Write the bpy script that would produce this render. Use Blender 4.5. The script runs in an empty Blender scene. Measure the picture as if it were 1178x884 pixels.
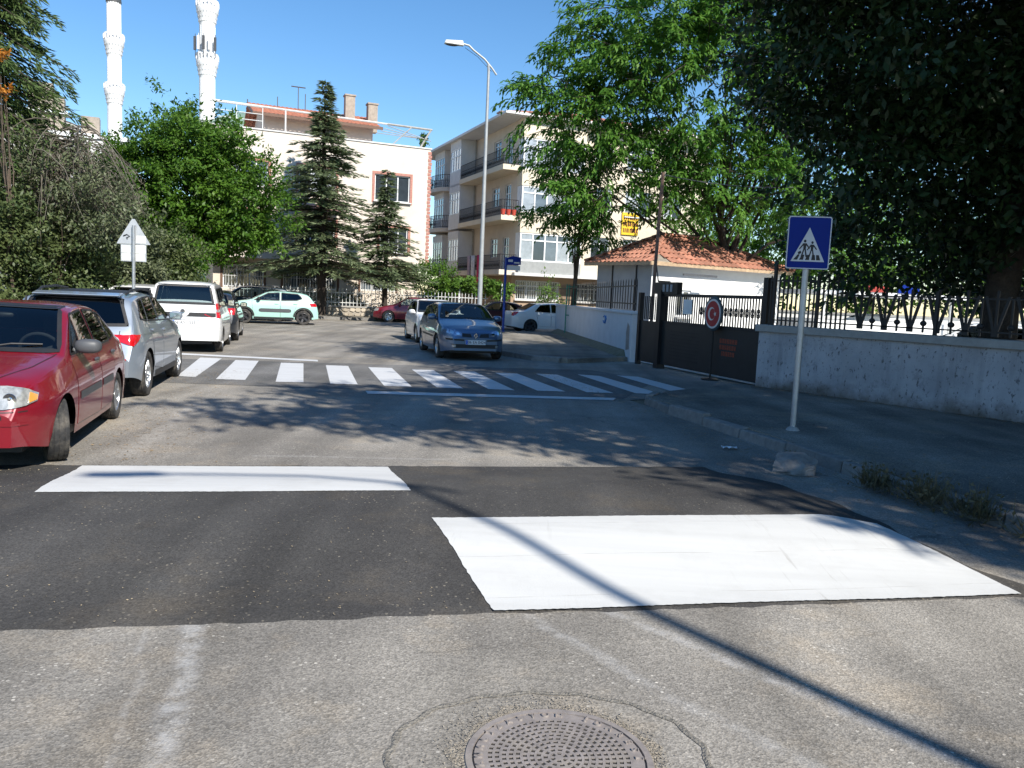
import bpy, bmesh, math, random
import numpy as np
from mathutils import Vector, Matrix
from mathutils.bvhtree import BVHTree

random.seed(7)
rng = np.random.default_rng(7)
R = math.radians
scene = bpy.context.scene
col = scene.collection

# ------------------------------------------------------------------ camera
F_PX, EYE, PITCH, ROLL = 930.0, 1.70, math.atan((442 - 341) / 930.0), R(2.5)
cd = bpy.data.cameras.new('camera')
cam = bpy.data.objects.new('camera', cd)
col.objects.link(cam)
cd.sensor_fit = 'HORIZONTAL'
cd.sensor_width = 36.0
cd.lens = F_PX / 1178.0 * 36.0
cd.clip_start, cd.clip_end = 0.05, 2000
cam.location = (0, 0, EYE)
cam.rotation_euler = (Matrix.Rotation(R(90) - PITCH, 3, 'X') @ Matrix.Rotation(ROLL, 3, 'Z')).to_euler()
scene.camera = cam

# ------------------------------------------------------------------ world, sun, exposure
SUN_EL = R(40)
SUN_DIR = Vector((0.593 * math.cos(SUN_EL), -0.805 * math.cos(SUN_EL), math.sin(SUN_EL))).normalized()
world = bpy.data.worlds.new('World')
scene.world = world
world.use_nodes = True
wn, wl = world.node_tree.nodes, world.node_tree.links
sky = wn.new('ShaderNodeTexSky')
sky.sky_type = 'NISHITA'
sky.sun_disc = False
sky.sun_elevation = SUN_EL
sky.sun_rotation = math.atan2(SUN_DIR.x, SUN_DIR.y)
sky.altitude = 900
sky.air_density = 1.15
sky.dust_density = 0.0
sky.ozone_density = 3.5
hs = wn.new('ShaderNodeHueSaturation')
hs.inputs['Saturation'].default_value = 1.2
wl.new(sky.outputs['Color'], hs.inputs['Color'])
wl.new(hs.outputs['Color'], wn['Background'].inputs['Color'])
wn['Background'].inputs['Strength'].default_value = 0.112
sd = bpy.data.lights.new('sun', 'SUN')
sun = bpy.data.objects.new('sun', sd)
col.objects.link(sun)
sd.energy = 5.0
sd.angle = R(0.55)
sd.color = (1.0, 0.945, 0.85)
sun.rotation_euler = (-SUN_DIR).to_track_quat('-Z', 'Y').to_euler()
sun.location = (20, -20, 30)
vs = scene.view_settings
vs.view_transform = 'Standard'
vs.look = 'None'
vs.gamma = 1.0
vs.use_curve_mapping = False
vs.exposure = 0.6
scene.cycles.max_bounces = 6
scene.cycles.transparent_max_bounces = 8
scene.cycles.use_denoising = True

# ------------------------------------------------------------------ road frame: u along the street, v across it (to the right)
def UV(u, v, z=0.0):
    return Vector((-0.2588 * u + 0.9659 * v, 0.9659 * u + 0.2588 * v, z))

# ------------------------------------------------------------------ materials
MATS = {}
def nodes_of(name):
    m = bpy.data.materials.new(name)
    m.use_nodes = True
    nt = m.node_tree
    return m, nt.nodes, nt.links, nt.nodes['Principled BSDF']

def mat(name, c, rough=0.6, metal=0.0, var=0.12, scale=4.0, bump=0.0, bscale=60.0, coat=0.0, spec=0.5, emit=None, island=0.0, dirt=None, dscale=1.5, dcut=(0.5, 0.75)):
    if name in MATS:
        return MATS[name]
    m, n, l, b = nodes_of(name)
    b.inputs['Roughness'].default_value = rough
    b.inputs['Metallic'].default_value = metal
    b.inputs['Specular IOR Level'].default_value = spec
    b.inputs['Coat Weight'].default_value = coat
    b.inputs['Coat Roughness'].default_value = 0.04
    tc = n.new('ShaderNodeTexCoord')
    nz = n.new('ShaderNodeTexNoise')
    nz.inputs['Scale'].default_value = scale
    nz.inputs['Detail'].default_value = 6
    nz.inputs['Roughness'].default_value = 0.65
    l.new(tc.outputs['Object'], nz.inputs['Vector'])
    ramp = n.new('ShaderNodeMapRange')
    ramp.inputs['From Min'].default_value = 0.3
    ramp.inputs['From Max'].default_value = 0.7
    ramp.inputs['To Min'].default_value = 1 - var
    ramp.inputs['To Max'].default_value = 1 + var
    l.new(nz.outputs['Fac'], ramp.inputs['Value'])
    mul = n.new('ShaderNodeMixRGB')
    mul.blend_type = 'MULTIPLY'
    mul.inputs['Fac'].default_value = 1
    mul.inputs['Color1'].default_value = (*c, 1)
    l.new(ramp.outputs['Result'], mul.inputs['Color2'])
    out = mul.outputs['Color']
    if island:
        gi = n.new('ShaderNodeObjectInfo')
        mr = n.new('ShaderNodeMapRange')
        mr.inputs['To Min'].default_value = 1 - island
        mr.inputs['To Max'].default_value = 1 + island
        l.new(gi.outputs['Random'], mr.inputs['Value'])
        m2 = n.new('ShaderNodeMixRGB')
        m2.blend_type = 'MULTIPLY'
        m2.inputs['Fac'].default_value = 1
        l.new(out, m2.inputs['Color1'])
        l.new(mr.outputs['Result'], m2.inputs['Color2'])
        out = m2.outputs['Color']
    if dirt:
        dn = n.new('ShaderNodeTexNoise')
        dn.inputs['Scale'].default_value = dscale
        dn.inputs['Detail'].default_value = 9
        dn.inputs['Roughness'].default_value = 0.7
        l.new(tc.outputs['Object'], dn.inputs['Vector'])
        dr = n.new('ShaderNodeMapRange')
        dr.inputs['From Min'].default_value = dcut[0]
        dr.inputs['From Max'].default_value = dcut[1]
        l.new(dn.outputs['Fac'], dr.inputs['Value'])
        m3 = n.new('ShaderNodeMixRGB')
        m3.inputs['Color2'].default_value = (*dirt, 1)
        l.new(dr.outputs['Result'], m3.inputs['Fac'])
        l.new(out, m3.inputs['Color1'])
        out = m3.outputs['Color']
    l.new(out, b.inputs['Base Color'])
    if emit:
        b.inputs['Emission Color'].default_value = (*c, 1)
        b.inputs['Emission Strength'].default_value = emit
    if bump:
        bn = n.new('ShaderNodeTexNoise')
        bn.inputs['Scale'].default_value = bscale
        bn.inputs['Detail'].default_value = 4
        l.new(tc.outputs['Object'], bn.inputs['Vector'])
        bp = n.new('ShaderNodeBump')
        bp.inputs['Strength'].default_value = bump
        bp.inputs['Distance'].default_value = 0.02
        l.new(bn.outputs['Fac'], bp.inputs['Height'])
        l.new(bp.outputs['Normal'], b.inputs['Normal'])
    MATS[name] = m
    return m

def glass_mat(name, tint=(0.5, 0.55, 0.55), refl=1.0):
    if name in MATS:
        return MATS[name]
    m = bpy.data.materials.new(name)
    m.use_nodes = True
    n, l = m.node_tree.nodes, m.node_tree.links
    n.remove(n['Principled BSDF'])
    tr = n.new('ShaderNodeBsdfTransparent')
    tr.inputs['Color'].default_value = (*tint, 1)
    gl = n.new('ShaderNodeBsdfGlossy')
    gl.inputs['Roughness'].default_value = 0.015
    gl.inputs['Color'].default_value = (refl, refl, refl, 1)
    fr = n.new('ShaderNodeFresnel')
    fr.inputs['IOR'].default_value = 1.6
    mx = n.new('ShaderNodeMixShader')
    l.new(fr.outputs[0], mx.inputs[0])
    l.new(tr.outputs[0], mx.inputs[1])
    l.new(gl.outputs[0], mx.inputs[2])
    l.new(mx.outputs[0], n['Material Output'].inputs['Surface'])
    MATS[name] = m
    return m

def leaf_mat(name, c1, c2, trans=0.35, rough=0.5):
    if name in MATS:
        return MATS[name]
    m, n, l, b = nodes_of(name)
    geo = n.new('ShaderNodeNewGeometry')
    nz = n.new('ShaderNodeTexNoise')
    nz.inputs['Scale'].default_value = 0.9
    nz.inputs['Detail'].default_value = 3
    l.new(geo.outputs['Position'], nz.inputs['Vector'])
    ad = n.new('ShaderNodeMath')
    ad.operation = 'MULTIPLY_ADD'
    ad.inputs[1].default_value = 0.6
    l.new(geo.outputs['Random Per Island'], ad.inputs[0])
    sb = n.new('ShaderNodeMath')
    sb.operation = 'SUBTRACT'
    sb.inputs[1].default_value = 0.3
    l.new(nz.outputs['Fac'], sb.inputs[0])
    l.new(sb.outputs[0], ad.inputs[2])
    mx = n.new('ShaderNodeMixRGB')
    mx.inputs['Color1'].default_value = (*c1, 1)
    mx.inputs['Color2'].default_value = (*c2, 1)
    l.new(ad.outputs[0], mx.inputs['Fac'])
    l.new(mx.outputs['Color'], b.inputs['Base Color'])
    b.inputs['Roughness'].default_value = rough
    b.inputs['Specular IOR Level'].default_value = 0.35
    tl = n.new('ShaderNodeBsdfTranslucent')
    l.new(mx.outputs['Color'], tl.inputs['Color'])
    ms = n.new('ShaderNodeMixShader')
    ms.inputs[0].default_value = trans
    l.new(b.outputs[0], ms.inputs[1])
    l.new(tl.outputs[0], ms.inputs[2])
    l.new(ms.outputs[0], n['Material Output'].inputs['Surface'])
    MATS[name] = m
    return m

# ------------------------------------------------------------------ objects
def tag(o, label=None, cat=None, group=None, kind=None):
    if label: o['label'] = label
    if cat: o['category'] = cat
    if group: o['group'] = group
    if kind: o['kind'] = kind
    return o

def thing(name, label, cat, loc=(0, 0, 0), rotz=0.0, group=None):
    o = bpy.data.objects.new(name, None)
    o.empty_display_size = 0.3
    col.objects.link(o)
    o.location = loc
    o.rotation_euler = (0, 0, rotz)
    return tag(o, label, cat, group)

def link(name, me, parent=None, loc=None, rot=None, scale=None):
    o = bpy.data.objects.new(name, me)
    col.objects.link(o)
    if parent is not None: o.parent = parent
    if loc is not None: o.location = loc
    if rot is not None: o.rotation_euler = rot
    if scale is not None: o.scale = scale
    return o

def copy_tree(o, parent=None):
    c = o.copy()
    col.objects.link(c)
    c.parent = parent
    for ch in o.children:
        copy_tree(ch, c)
    return c

class MB:
    """collects shapes and becomes ONE mesh"""
    def __init__(self):
        self.v, self.f = [], []
    def add(self, vs, fs):
        k = len(self.v)
        self.v += [tuple(p) for p in vs]
        self.f += [tuple(i + k for i in f) for f in fs]
        return self
    def box(self, x0, x1, y0, y1, z0, z1):
        return self.add([(x0, y0, z0), (x1, y0, z0), (x1, y1, z0), (x0, y1, z0), (x0, y0, z1), (x1, y0, z1), (x1, y1, z1), (x0, y1, z1)],
                        [(3, 2, 1, 0), (4, 5, 6, 7), (0, 1, 5, 4), (1, 2, 6, 5), (2, 3, 7, 6), (3, 0, 4, 7)])
    def hexa(self, b, t):
        return self.add(list(b) + list(t), [(3, 2, 1, 0), (4, 5, 6, 7), (0, 1, 5, 4), (1, 2, 6, 5), (2, 3, 7, 6), (3, 0, 4, 7)])
    def prism(self, poly, d, vec=None):
        """poly: 3d points, d: extrusion vector"""
        d = Vector(d)
        n = len(poly)
        p = [Vector(q) for q in poly]
        return self.add(p + [q + d for q in p], [tuple(range(n - 1, -1, -1)), tuple(range(n, 2 * n))] + [(i, (i + 1) % n, n + (i + 1) % n, n + i) for i in range(n)])
    def tube(self, pts, r, n=8, cap=True):
        pts = [Vector(p) for p in pts]
        rs = r if isinstance(r, (list, tuple)) else [r] * len(pts)
        k = len(self.v)
        ref = None
        for i, p in enumerate(pts):
            t = (pts[min(i + 1, len(pts) - 1)] - pts[max(i - 1, 0)]).normalized()
            if ref is None:
                ref = Vector((0, 0, 1)) if abs(t.z) < 0.9 else Vector((1, 0, 0))
            a = t.cross(ref)
            if a.length < 1e-5: a = t.cross(Vector((0.3, 1, 0.2)))
            a.normalize()
            b = a.cross(t)
            ref = b
            for j in range(n):
                an = 2 * math.pi * j / n
                q = p + (a * math.cos(an) + b * math.sin(an)) * rs[i]
                self.v.append(tuple(q))
        for i in range(len(pts) - 1):
            for j in range(n):
                self.f.append((k + i * n + j, k + i * n + (j + 1) % n, k + (i + 1) * n + (j + 1) % n, k + (i + 1) * n + j))
        if cap:
            self.f.append(tuple(k + j for j in range(n - 1, -1, -1)))
            self.f.append(tuple(k + (len(pts) - 1) * n + j for j in range(n)))
        return self
    def lathe(self, prof, n=24, c=(0, 0, 0), axis='z'):
        k = len(self.v)
        m = len(prof)
        for j in range(n):
            a = 2 * math.pi * j / n
            for (r, h) in prof:
                x, y = r * math.cos(a), r * math.sin(a)
                p = (x, y, h) if axis == 'z' else ((x, h, y) if axis == 'y' else (h, x, y))
                self.v.append((p[0] + c[0], p[1] + c[1], p[2] + c[2]))
        for j in range(n):
            for i in range(m - 1):
                a, b = k + j * m + i, k + ((j + 1) % n) * m + i
                self.f.append((a, b, b + 1, a + 1))
        return self
    def ellipsoid(self, c, rx, ry, rz, n=12, m=8, e=1.0):
        k = len(self.v)
        sg = lambda x, p: math.copysign(abs(x) ** p, x)
        for i in range(m + 1):
            ph = -math.pi / 2 + math.pi * i / m
            for j in range(n):
                th = 2 * math.pi * j / n
                self.v.append((c[0] + rx * sg(math.cos(ph), e) * sg(math.cos(th), e), c[1] + ry * sg(math.cos(ph), e) * sg(math.sin(th), e), c[2] + rz * sg(math.sin(ph), e)))
        for i in range(m):
            for j in range(n):
                self.f.append((k + i * n + j, k + i * n + (j + 1) % n, k + (i + 1) * n + (j + 1) % n, k + (i + 1) * n + j))
        return self
    def mesh(self, name='mesh', m=None, smooth=False, bevel=0.0):
        me = bpy.data.meshes.new(name)
        me.from_pydata(self.v, [], self.f)
        if bevel:
            bm = bmesh.new()
            bm.from_mesh(me)
            bmesh.ops.recalc_face_normals(bm, faces=bm.faces)
            es = [e for e in bm.edges if len(e.link_faces) == 2 and e.calc_face_angle(0) > 0.5]
            bmesh.ops.bevel(bm, geom=es, offset=bevel, segments=1, affect='EDGES', clamp_overlap=True)
            bm.to_mesh(me)
            bm.free()
        if m is not None: me.materials.append(m)
        if smooth:
            me.polygons.foreach_set('use_smooth', [True] * len(me.polygons))
            me.set_sharp_from_angle(angle=R(38))
        me.update()
        return me
    def build(self, name, m=None, parent=None, smooth=False, bevel=0.0, loc=None, rot=None):
        return link(name, self.mesh(name, m, smooth, bevel), parent, loc, rot)

def np_mesh(name, v, f, m=None, smooth=False):
    """v (N,3) float, f (M,k) int arrays"""
    me = bpy.data.meshes.new(name)
    v = np.ascontiguousarray(v, dtype=np.float32)
    f = np.ascontiguousarray(f, dtype=np.int32)
    k = f.shape[1]
    me.vertices.add(len(v))
    me.vertices.foreach_set('co', v.ravel())
    me.loops.add(f.size)
    me.loops.foreach_set('vertex_index', f.ravel())
    me.polygons.add(len(f))
    me.polygons.foreach_set('loop_start', np.arange(0, f.size, k, dtype=np.int32))
    if smooth: me.polygons.foreach_set('use_smooth', np.ones(len(f), dtype=bool))
    me.update(calc_edges=True)
    if m is not None: me.materials.append(m)
    return me

def text_mesh(s, size, m, depth=0.0, align='CENTER'):
    cu = bpy.data.curves.new('lettering', 'FONT')
    cu.body = s
    cu.size = size
    cu.align_x = align
    cu.align_y = 'CENTER'
    cu.extrude = depth
    o = bpy.data.objects.new('lettering', cu)
    col.objects.link(o)
    dg = bpy.context.evaluated_depsgraph_get()
    me = bpy.data.meshes.new_from_object(o.evaluated_get(dg))
    bpy.data.objects.remove(o)
    me.materials.clear()
    me.materials.append(m)
    return me
# ================================================================== THE SETTING
def asphalt_mat(name, dark, light, speck, grain=1.0, patch=0.5, streaks=(), cracks=False):
    m, n, l, b = nodes_of(name)
    geo = n.new('ShaderNodeNewGeometry')
    P = geo.outputs['Position']
    def noise(s, d=5, r=0.6):
        x = n.new('ShaderNodeTexNoise')
        x.inputs['Scale'].default_value = s
        x.inputs['Detail'].default_value = d
        x.inputs['Roughness'].default_value = r
        l.new(P, x.inputs['Vector'])
        return x.outputs['Fac']
    def rng_(x, a, b_, c=0, d=1):
        k = n.new('ShaderNodeMapRange')
        for nm, v in zip(('From Min', 'From Max', 'To Min', 'To Max'), (a, b_, c, d)): k.inputs[nm].default_value = v
        l.new(x, k.inputs['Value'])
        return k.outputs['Result']
    def mix(f, c1, c2, mode='MIX'):
        k = n.new('ShaderNodeMixRGB')
        k.blend_type = mode
        if isinstance(f, float): k.inputs['Fac'].default_value = f
        else: l.new(f, k.inputs['Fac'])
        for i, c in (('Color1', c1), ('Color2', c2)):
            if isinstance(c, tuple): k.inputs[i].default_value = (*c, 1)
            else: l.new(c, k.inputs[i])
        return k.outputs['Color']
    def math_(op, a, b_=None):
        k = n.new('ShaderNodeMath')
        k.operation = op
        for i, x in enumerate((a, b_)):
            if x is None: continue
            if isinstance(x, (int, float)): k.inputs[i].default_value = x
            else: l.new(x, k.inputs[i])
        return k.outputs[0]
    c = mix(rng_(noise(0.55, 8, 0.62), 0.36, 0.64), dark, light)
    c = mix(1.0, c, rng_(noise(0.23, 3), 0.35, 0.65, 0.82, 1.16), 'MULTIPLY')
    c = mix(math_('MULTIPLY', rng_(noise(1.4, 6, 0.7), 0.60, 0.70), 0.45), c, tuple(x * 0.55 for x in dark))
    # dusty tan stains
    c = mix(math_('MULTIPLY', rng_(noise(0.9, 7, 0.7), 0.52, 0.72), patch), c, tuple(x * y for x, y in zip(light, (1.28, 1.14, 0.95))))
    # aggregate: two sizes of stones
    vo = n.new('ShaderNodeTexVoronoi')
    vo.inputs['Scale'].default_value = 115
    l.new(P, vo.inputs['Vector'])
    sp = n.new('ShaderNodeSeparateColor')
    l.new(vo.outputs['Color'], sp.inputs['Color'])
    c = mix(1.0, c, rng_(sp.outputs['Red'], 0, 1, 1 - 0.42 * grain, 1 + 0.42 * grain), 'MULTIPLY')
    c = mix(1.0, c, rng_(noise(38, 4, 0.7), 0.3, 0.7, 1 - 0.2 * grain, 1 + 0.2 * grain), 'MULTIPLY')
    v2 = n.new('ShaderNodeTexVoronoi')
    v2.inputs['Scale'].default_value = 46
    l.new(P, v2.inputs['Vector'])
    s2 = n.new('ShaderNodeSeparateColor')
    l.new(v2.outputs['Color'], s2.inputs['Color'])
    lit = math_('MULTIPLY', math_('LESS_THAN', v2.outputs['Distance'], 0.34), math_('GREATER_THAN', s2.outputs['Green'], 0.91))
    lit = math_('MULTIPLY', lit, rng_(noise(1.6, 4), 0.42, 0.62, 0.15, 1.0))
    c = mix(lit, c, speck)
    # tyre polish and worn bands run with the street
    mp = n.new('ShaderNodeMapping')
    mp.inputs['Rotation'].default_value = (0, 0, R(-15))
    mp.inputs['Scale'].default_value = (1.9, 0.1, 1)
    l.new(P, mp.inputs['Vector'])
    bn = n.new('ShaderNodeTexNoise')
    bn.inputs['Scale'].default_value = 1.0
    bn.inputs['Detail'].default_value = 6
    l.new(mp.outputs['Vector'], bn.inputs['Vector'])
    c = mix(1.0, c, rng_(bn.outputs['Fac'], 0.32, 0.68, 0.78, 1.2), 'MULTIPLY')
    # old worn paint / filler lines (x0, y0, x1, y1, half width, strength)
    sx = n.new('ShaderNodeSeparateXYZ')
    l.new(P, sx.inputs['Vector'])
    for (x0, y0, x1, y1, hw, st, cc) in streaks:
        dx, dy = x1 - x0, y1 - y0
        L = math.hypot(dx, dy)
        wob = rng_(noise(1.1, 3), 0.3, 0.7, -0.045, 0.045)
        t = math_('DIVIDE', math_('ADD', math_('MULTIPLY', math_('SUBTRACT', sx.outputs['X'], x0), dx), math_('MULTIPLY', math_('SUBTRACT', sx.outputs['Y'], y0), dy)), L * L)
        d = math_('DIVIDE', math_('SUBTRACT', math_('MULTIPLY', math_('SUBTRACT', sx.outputs['X'], x0), dy), math_('MULTIPLY', math_('SUBTRACT', sx.outputs['Y'], y0), dx)), L)
        d = math_('ABSOLUTE', math_('ADD', d, wob))
        k = rng_(d, hw * 0.35, hw * 1.3, 1, 0)
        k = math_('MULTIPLY', k, math_('MULTIPLY', rng_(t, -0.05, 0.05), rng_(t, 0.95, 1.05, 1, 0)))
        k = math_('MULTIPLY', k, rng_(noise(9, 6, 0.75), 0.38, 0.6))
        k = math_('MULTIPLY', k, st)
        c = mix(k, c, cc)
    if cracks:
        vm = n.new('ShaderNodeVectorMath')
        vm.operation = 'MULTIPLY_ADD'
        nn_ = n.new('ShaderNodeTexNoise')
        nn_.inputs['Scale'].default_value = 2.2
        nn_.inputs['Detail'].default_value = 6
        l.new(P, nn_.inputs['Vector'])
        l.new(nn_.outputs['Color'], vm.inputs[0])
        vm.inputs[1].default_value = (0.7, 0.7, 0)
        l.new(P, vm.inputs[2])
        vc = n.new('ShaderNodeTexVoronoi')
        vc.feature = 'DISTANCE_TO_EDGE'
        vc.inputs['Scale'].default_value = 0.42
        l.new(vm.outputs[0], vc.inputs['Vector'])
        ck = math_('MULTIPLY', rng_(vc.outputs['Distance'], 0.0015, 0.006, 1, 0), rng_(noise(0.5, 3), 0.52, 0.62, 0, 0.45))
        c = mix(ck, c, tuple(x * 0.3 for x in dark))
    l.new(c, b.inputs['Base Color'])
    b.inputs['Roughness'].default_value = 0.88
    b.inputs['Specular IOR Level'].default_value = 0.25
    bp = n.new('ShaderNodeBump')
    bp.inputs['Strength'].default_value = 0.55
    bp.inputs['Distance'].default_value = 0.006
    hgt = math_('ADD', math_('MULTIPLY', vo.outputs['Distance'], 0.6), math_('MULTIPLY', noise(30, 4), 1.2))
    l.new(hgt, bp.inputs['Height'])
    l.new(bp.outputs['Normal'], b.inputs['Normal'])
    return m

PALE = (0.55, 0.545, 0.54)
M_ROAD = asphalt_mat('old_asphalt', (0.185, 0.172, 0.154), (0.285, 0.264, 0.232), (0.48, 0.45, 0.4), 0.75, 0.6,
    [(-1.75, 4.6, -1.0, 2.0, 0.06, 0.42, PALE), (-1.95, 4.4, -1.2, 2.2, 0.02, 0.2, PALE), (0.05, 4.3, 1.5, 2.4, 0.045, 0.28, PALE), (0.5, 4.4, 1.9, 2.8, 0.05, 0.35, PALE),
     (-3.7, 7.7, -4.5, 11.5, 0.12, 0.5, (0.4, 0.38, 0.35)), (-2.6, 7.95, -0.6, 8.2, 0.04, 0.25, PALE), (-7, 18.2, -5, 13.7, 0.15, 0.3, PALE)], True)
M_HUMP = asphalt_mat('fresh_asphalt', (0.044, 0.042, 0.041), (0.074, 0.071, 0.067), (0.2, 0.18, 0.145), 0.6, 0.9)
M_CROSS = asphalt_mat('mid_asphalt', (0.11, 0.108, 0.105), (0.17, 0.165, 0.158), (0.38, 0.36, 0.32), 0.8, 0.4)
M_PAVE = asphalt_mat('pavement_concrete', (0.13, 0.122, 0.108), (0.25, 0.232, 0.2), (0.5, 0.46, 0.38), 1.0, 0.9, (), True)
M_SOIL = asphalt_mat('dry_ground', (0.16, 0.13, 0.09), (0.28, 0.23, 0.16), (0.4, 0.35, 0.28), 1.0, 0.6)

def paint_mat(name, c, crack=0.5):
    m, n, l, b = nodes_of(name)
    geo = n.new('ShaderNodeNewGeometry')
    def noise(s, d, r, vec=None):
        x = n.new('ShaderNodeTexNoise')
        x.inputs['Scale'].default_value = s
        x.inputs['Detail'].default_value = d
        x.inputs['Roughness'].default_value = r
        l.new(vec or geo.outputs['Position'], x.inputs['Vector'])
        return x.outputs['Fac']
    def rng_(x, a, b_, c_, d_):
        k = n.new('ShaderNodeMapRange')
        for nm, v in zip(('From Min', 'From Max', 'To Min', 'To Max'), (a, b_, c_, d_)): k.inputs[nm].default_value = v
        l.new(x, k.inputs['Value'])
        return k.outputs['Result']
    mp = n.new('ShaderNodeMapping')
    mp.inputs['Rotation'].default_value = (0, 0, R(-13))
    mp.inputs['Scale'].default_value = (0.25, 4.0, 1)
    l.new(geo.outputs['Position'], mp.inputs['Vector'])
    roll = rng_(noise(1.6, 5, 0.6, mp.outputs['Vector']), 0.3, 0.7, 0.93, 1.04)
    worn = rng_(noise(55, 5, 0.8), 0.66, 0.74, 0.0, 1.0)
    zone = rng_(noise(1.3, 4, 0.6), 0.5, 0.66, 0.0, crack)
    mm = n.new('ShaderNodeMath')
    mm.operation = 'MULTIPLY'
    l.new(worn, mm.inputs[0])
    l.new(zone, mm.inputs[1])
    a = n.new('ShaderNodeMixRGB')
    a.blend_type = 'MULTIPLY'
    a.inputs['Fac'].default_value = 1
    a.inputs['Color1'].default_value = (*c, 1)
    l.new(roll, a.inputs['Color2'])
    # joints between roller passes, broken thin lines across the street; faint tyre smears along it
    def dot(vec, off=0.0):
        d = n.new('ShaderNodeVectorMath')
        d.operation = 'DOT_PRODUCT'
        d.inputs[1].default_value = vec
        l.new(geo.outputs['Position'], d.inputs[0])
        return d.outputs['Value']
    def mth(op, x, y):
        k = n.new('ShaderNodeMath')
        k.operation = op
        for i, q in enumerate((x, y)):
            if isinstance(q, (int, float)): k.inputs[i].default_value = q
            else: l.new(q, k.inputs[i])
        return k.outputs[0]
    du = mth('ADD', dot((-0.19, 0.98, 0)), rng_(noise(0.8, 3, 0.5), 0, 1, -0.06, 0.06))
    fr_ = mth('ABSOLUTE', mth('SUBTRACT', mth('FRACT', mth('MULTIPLY', du, 1.75), 0), 0.5), 0)
    jl = mth('MULTIPLY', rng_(fr_, 0.002, 0.010, 0.55, 0.0), rng_(noise(2.3, 4, 0.6), 0.42, 0.6, 0, 1))
    mp2 = n.new('ShaderNodeMapping')
    mp2.inputs['Rotation'].default_value = (0, 0, R(-24))
    mp2.inputs['Scale'].default_value = (9.0, 0.5, 1)
    l.new(geo.outputs['Position'], mp2.inputs['Vector'])
    sc_ = mth('MULTIPLY', rng_(noise(2.4, 6, 0.7, mp2.outputs['Vector']), 0.57, 0.70, 0, 0.6), rng_(noise(0.7, 3, 0.5), 0.5, 0.64, 0, 1))
    grime = mth('MULTIPLY', rng_(noise(2.0, 8, 0.7), 0.5, 0.8, 0, 0.22), 1.0)
    tot = mth('MAXIMUM', mth('MAXIMUM', jl, sc_), mth('MAXIMUM', grime, mm.outputs[0]))
    e = n.new('ShaderNodeMixRGB')
    l.new(tot, e.inputs['Fac'])
    l.new(a.outputs[0], e.inputs['Color1'])
    e.inputs['Color2'].default_value = (0.25, 0.23, 0.2, 1)
    l.new(e.outputs[0], b.inputs['Base Color'])
    b.inputs['Roughness'].default_value = 0.7
    bp = n.new('ShaderNodeBump')
    bp.inputs['Strength'].default_value = 0.25
    bp.inputs['Distance'].default_value = 0.006
    l.new(noise(70, 4, 0.6), bp.inputs['Height'])
    l.new(bp.outputs['Normal'], b.inputs['Normal'])
    return m
M_PAINT = paint_mat('white_road_paint', (0.57, 0.57, 0.556), 1.0)
M_PAINT2 = paint_mat('thin_white_road_paint', (0.55, 0.555, 0.56), 0.8)

# ground: one sheet to the horizon
g = MB()
g.add([(-400, -60, -0.012), (400, -60, -0.012), (400, 700, -0.012), (-400, 700, -0.012)], [(0, 1, 2, 3)])
tag(g.build('ground', M_SOIL), kind='structure')

def sheet(name, pts, z, m, parent=None, n=None):
    mb = MB()
    mb.add([(p[0], p[1], z) for p in pts], [tuple(range(len(pts)))])
    return mb.build(name, m, parent)

KERB_V = 5.52
def gz(x, y):
    """the far side of the crossing rises gently"""
    return 0.0
# road: the street and the crossing street at its far end
road = sheet('road', [UV(-14, -5.2), UV(-14, KERB_V + 0.05), UV(12.9, KERB_V + 0.05), (5.4, 16.4), (6.0, 17.6), (4.2, 23.2), (3.0, 23.4), UV(25.5, KERB_V + 1.0), UV(26, KERB_V), UV(33.6, KERB_V),
                      (14, 33.5), (40, 41), (40, 49), (-2, 45.9), (-5, 45.2), (-19, 40.6), (-40, 33), (-40, 24), (-14, 31), UV(28, -5.2)], 0.0, M_ROAD)
tag(road, kind='structure')

# cross-walk laid in a darker strip
cw = sheet('crosswalk_strip', [UV(15.0, -4.4), UV(13.0, 5.5), UV(16.2, 7.6), UV(18.3, 6.9), UV(19.3, -4.4)], 0.004, M_CROSS, road)
STR = [((-6.04, 14.5), (-5.70, 14.47), (-6.62, 18.3), (-7.1, 18.3)), ((-5.27, 14.28), (-4.77, 14.33), (-5.72, 18.1), (-6.22, 18.05)),
       ((-4.2, 14.28), (-3.73, 14.38), (-4.66, 17.95), (-5.15, 17.9)), ((-3.24, 14.35), (-2.76, 14.4), (-3.64, 17.82), (-4.12, 17.76)),
       ((-2.28, 14.36), (-1.79, 14.41), (-2.68, 17.8), (-3.18, 17.74)), ((-1.35, 14.48), (-0.87, 14.47), (-1.75, 17.72), (-2.21, 17.66)),
       ((-0.42, 14.58), (0.05, 14.56), (-0.84, 17.78), (-1.3, 17.72)), ((0.47, 14.66), (0.98, 14.7), (0.1, 17.76), (-0.38, 17.74)),
       ((1.38, 14.76), (1.88, 14.8), (1.0, 17.9), (0.52, 17.94)), ((2.31, 14.92), (2.82, 14.9), (1.95, 18.05), (1.47, 18.2)),
       ((3.17, 15.25), (3.68, 15.25), (2.85, 18.25), (2.38, 18.4))]
def paint_strip(name, quad, z, m, parent):
    a, b, c, d = [Vector((p[0], p[1], z)) for p in quad]
    lo, hi = [], []
    k = 14
    for i in range(k + 1):
        t = i / k
        lo.append(a.lerp(b, t) + Vector((random.uniform(-1, 1) * 0.006, random.uniform(-1, 1) * 0.018, 0)))
        hi.append(d.lerp(c, t) + Vector((random.uniform(-1, 1) * 0.006, random.uniform(-1, 1) * 0.018, 0)))
    mb = MB()
    mb.add(lo + hi, [(i, i + 1, k + 2 + i, k + 1 + i) for i in range(k)])
    return mb.build(name, m, parent)
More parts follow.
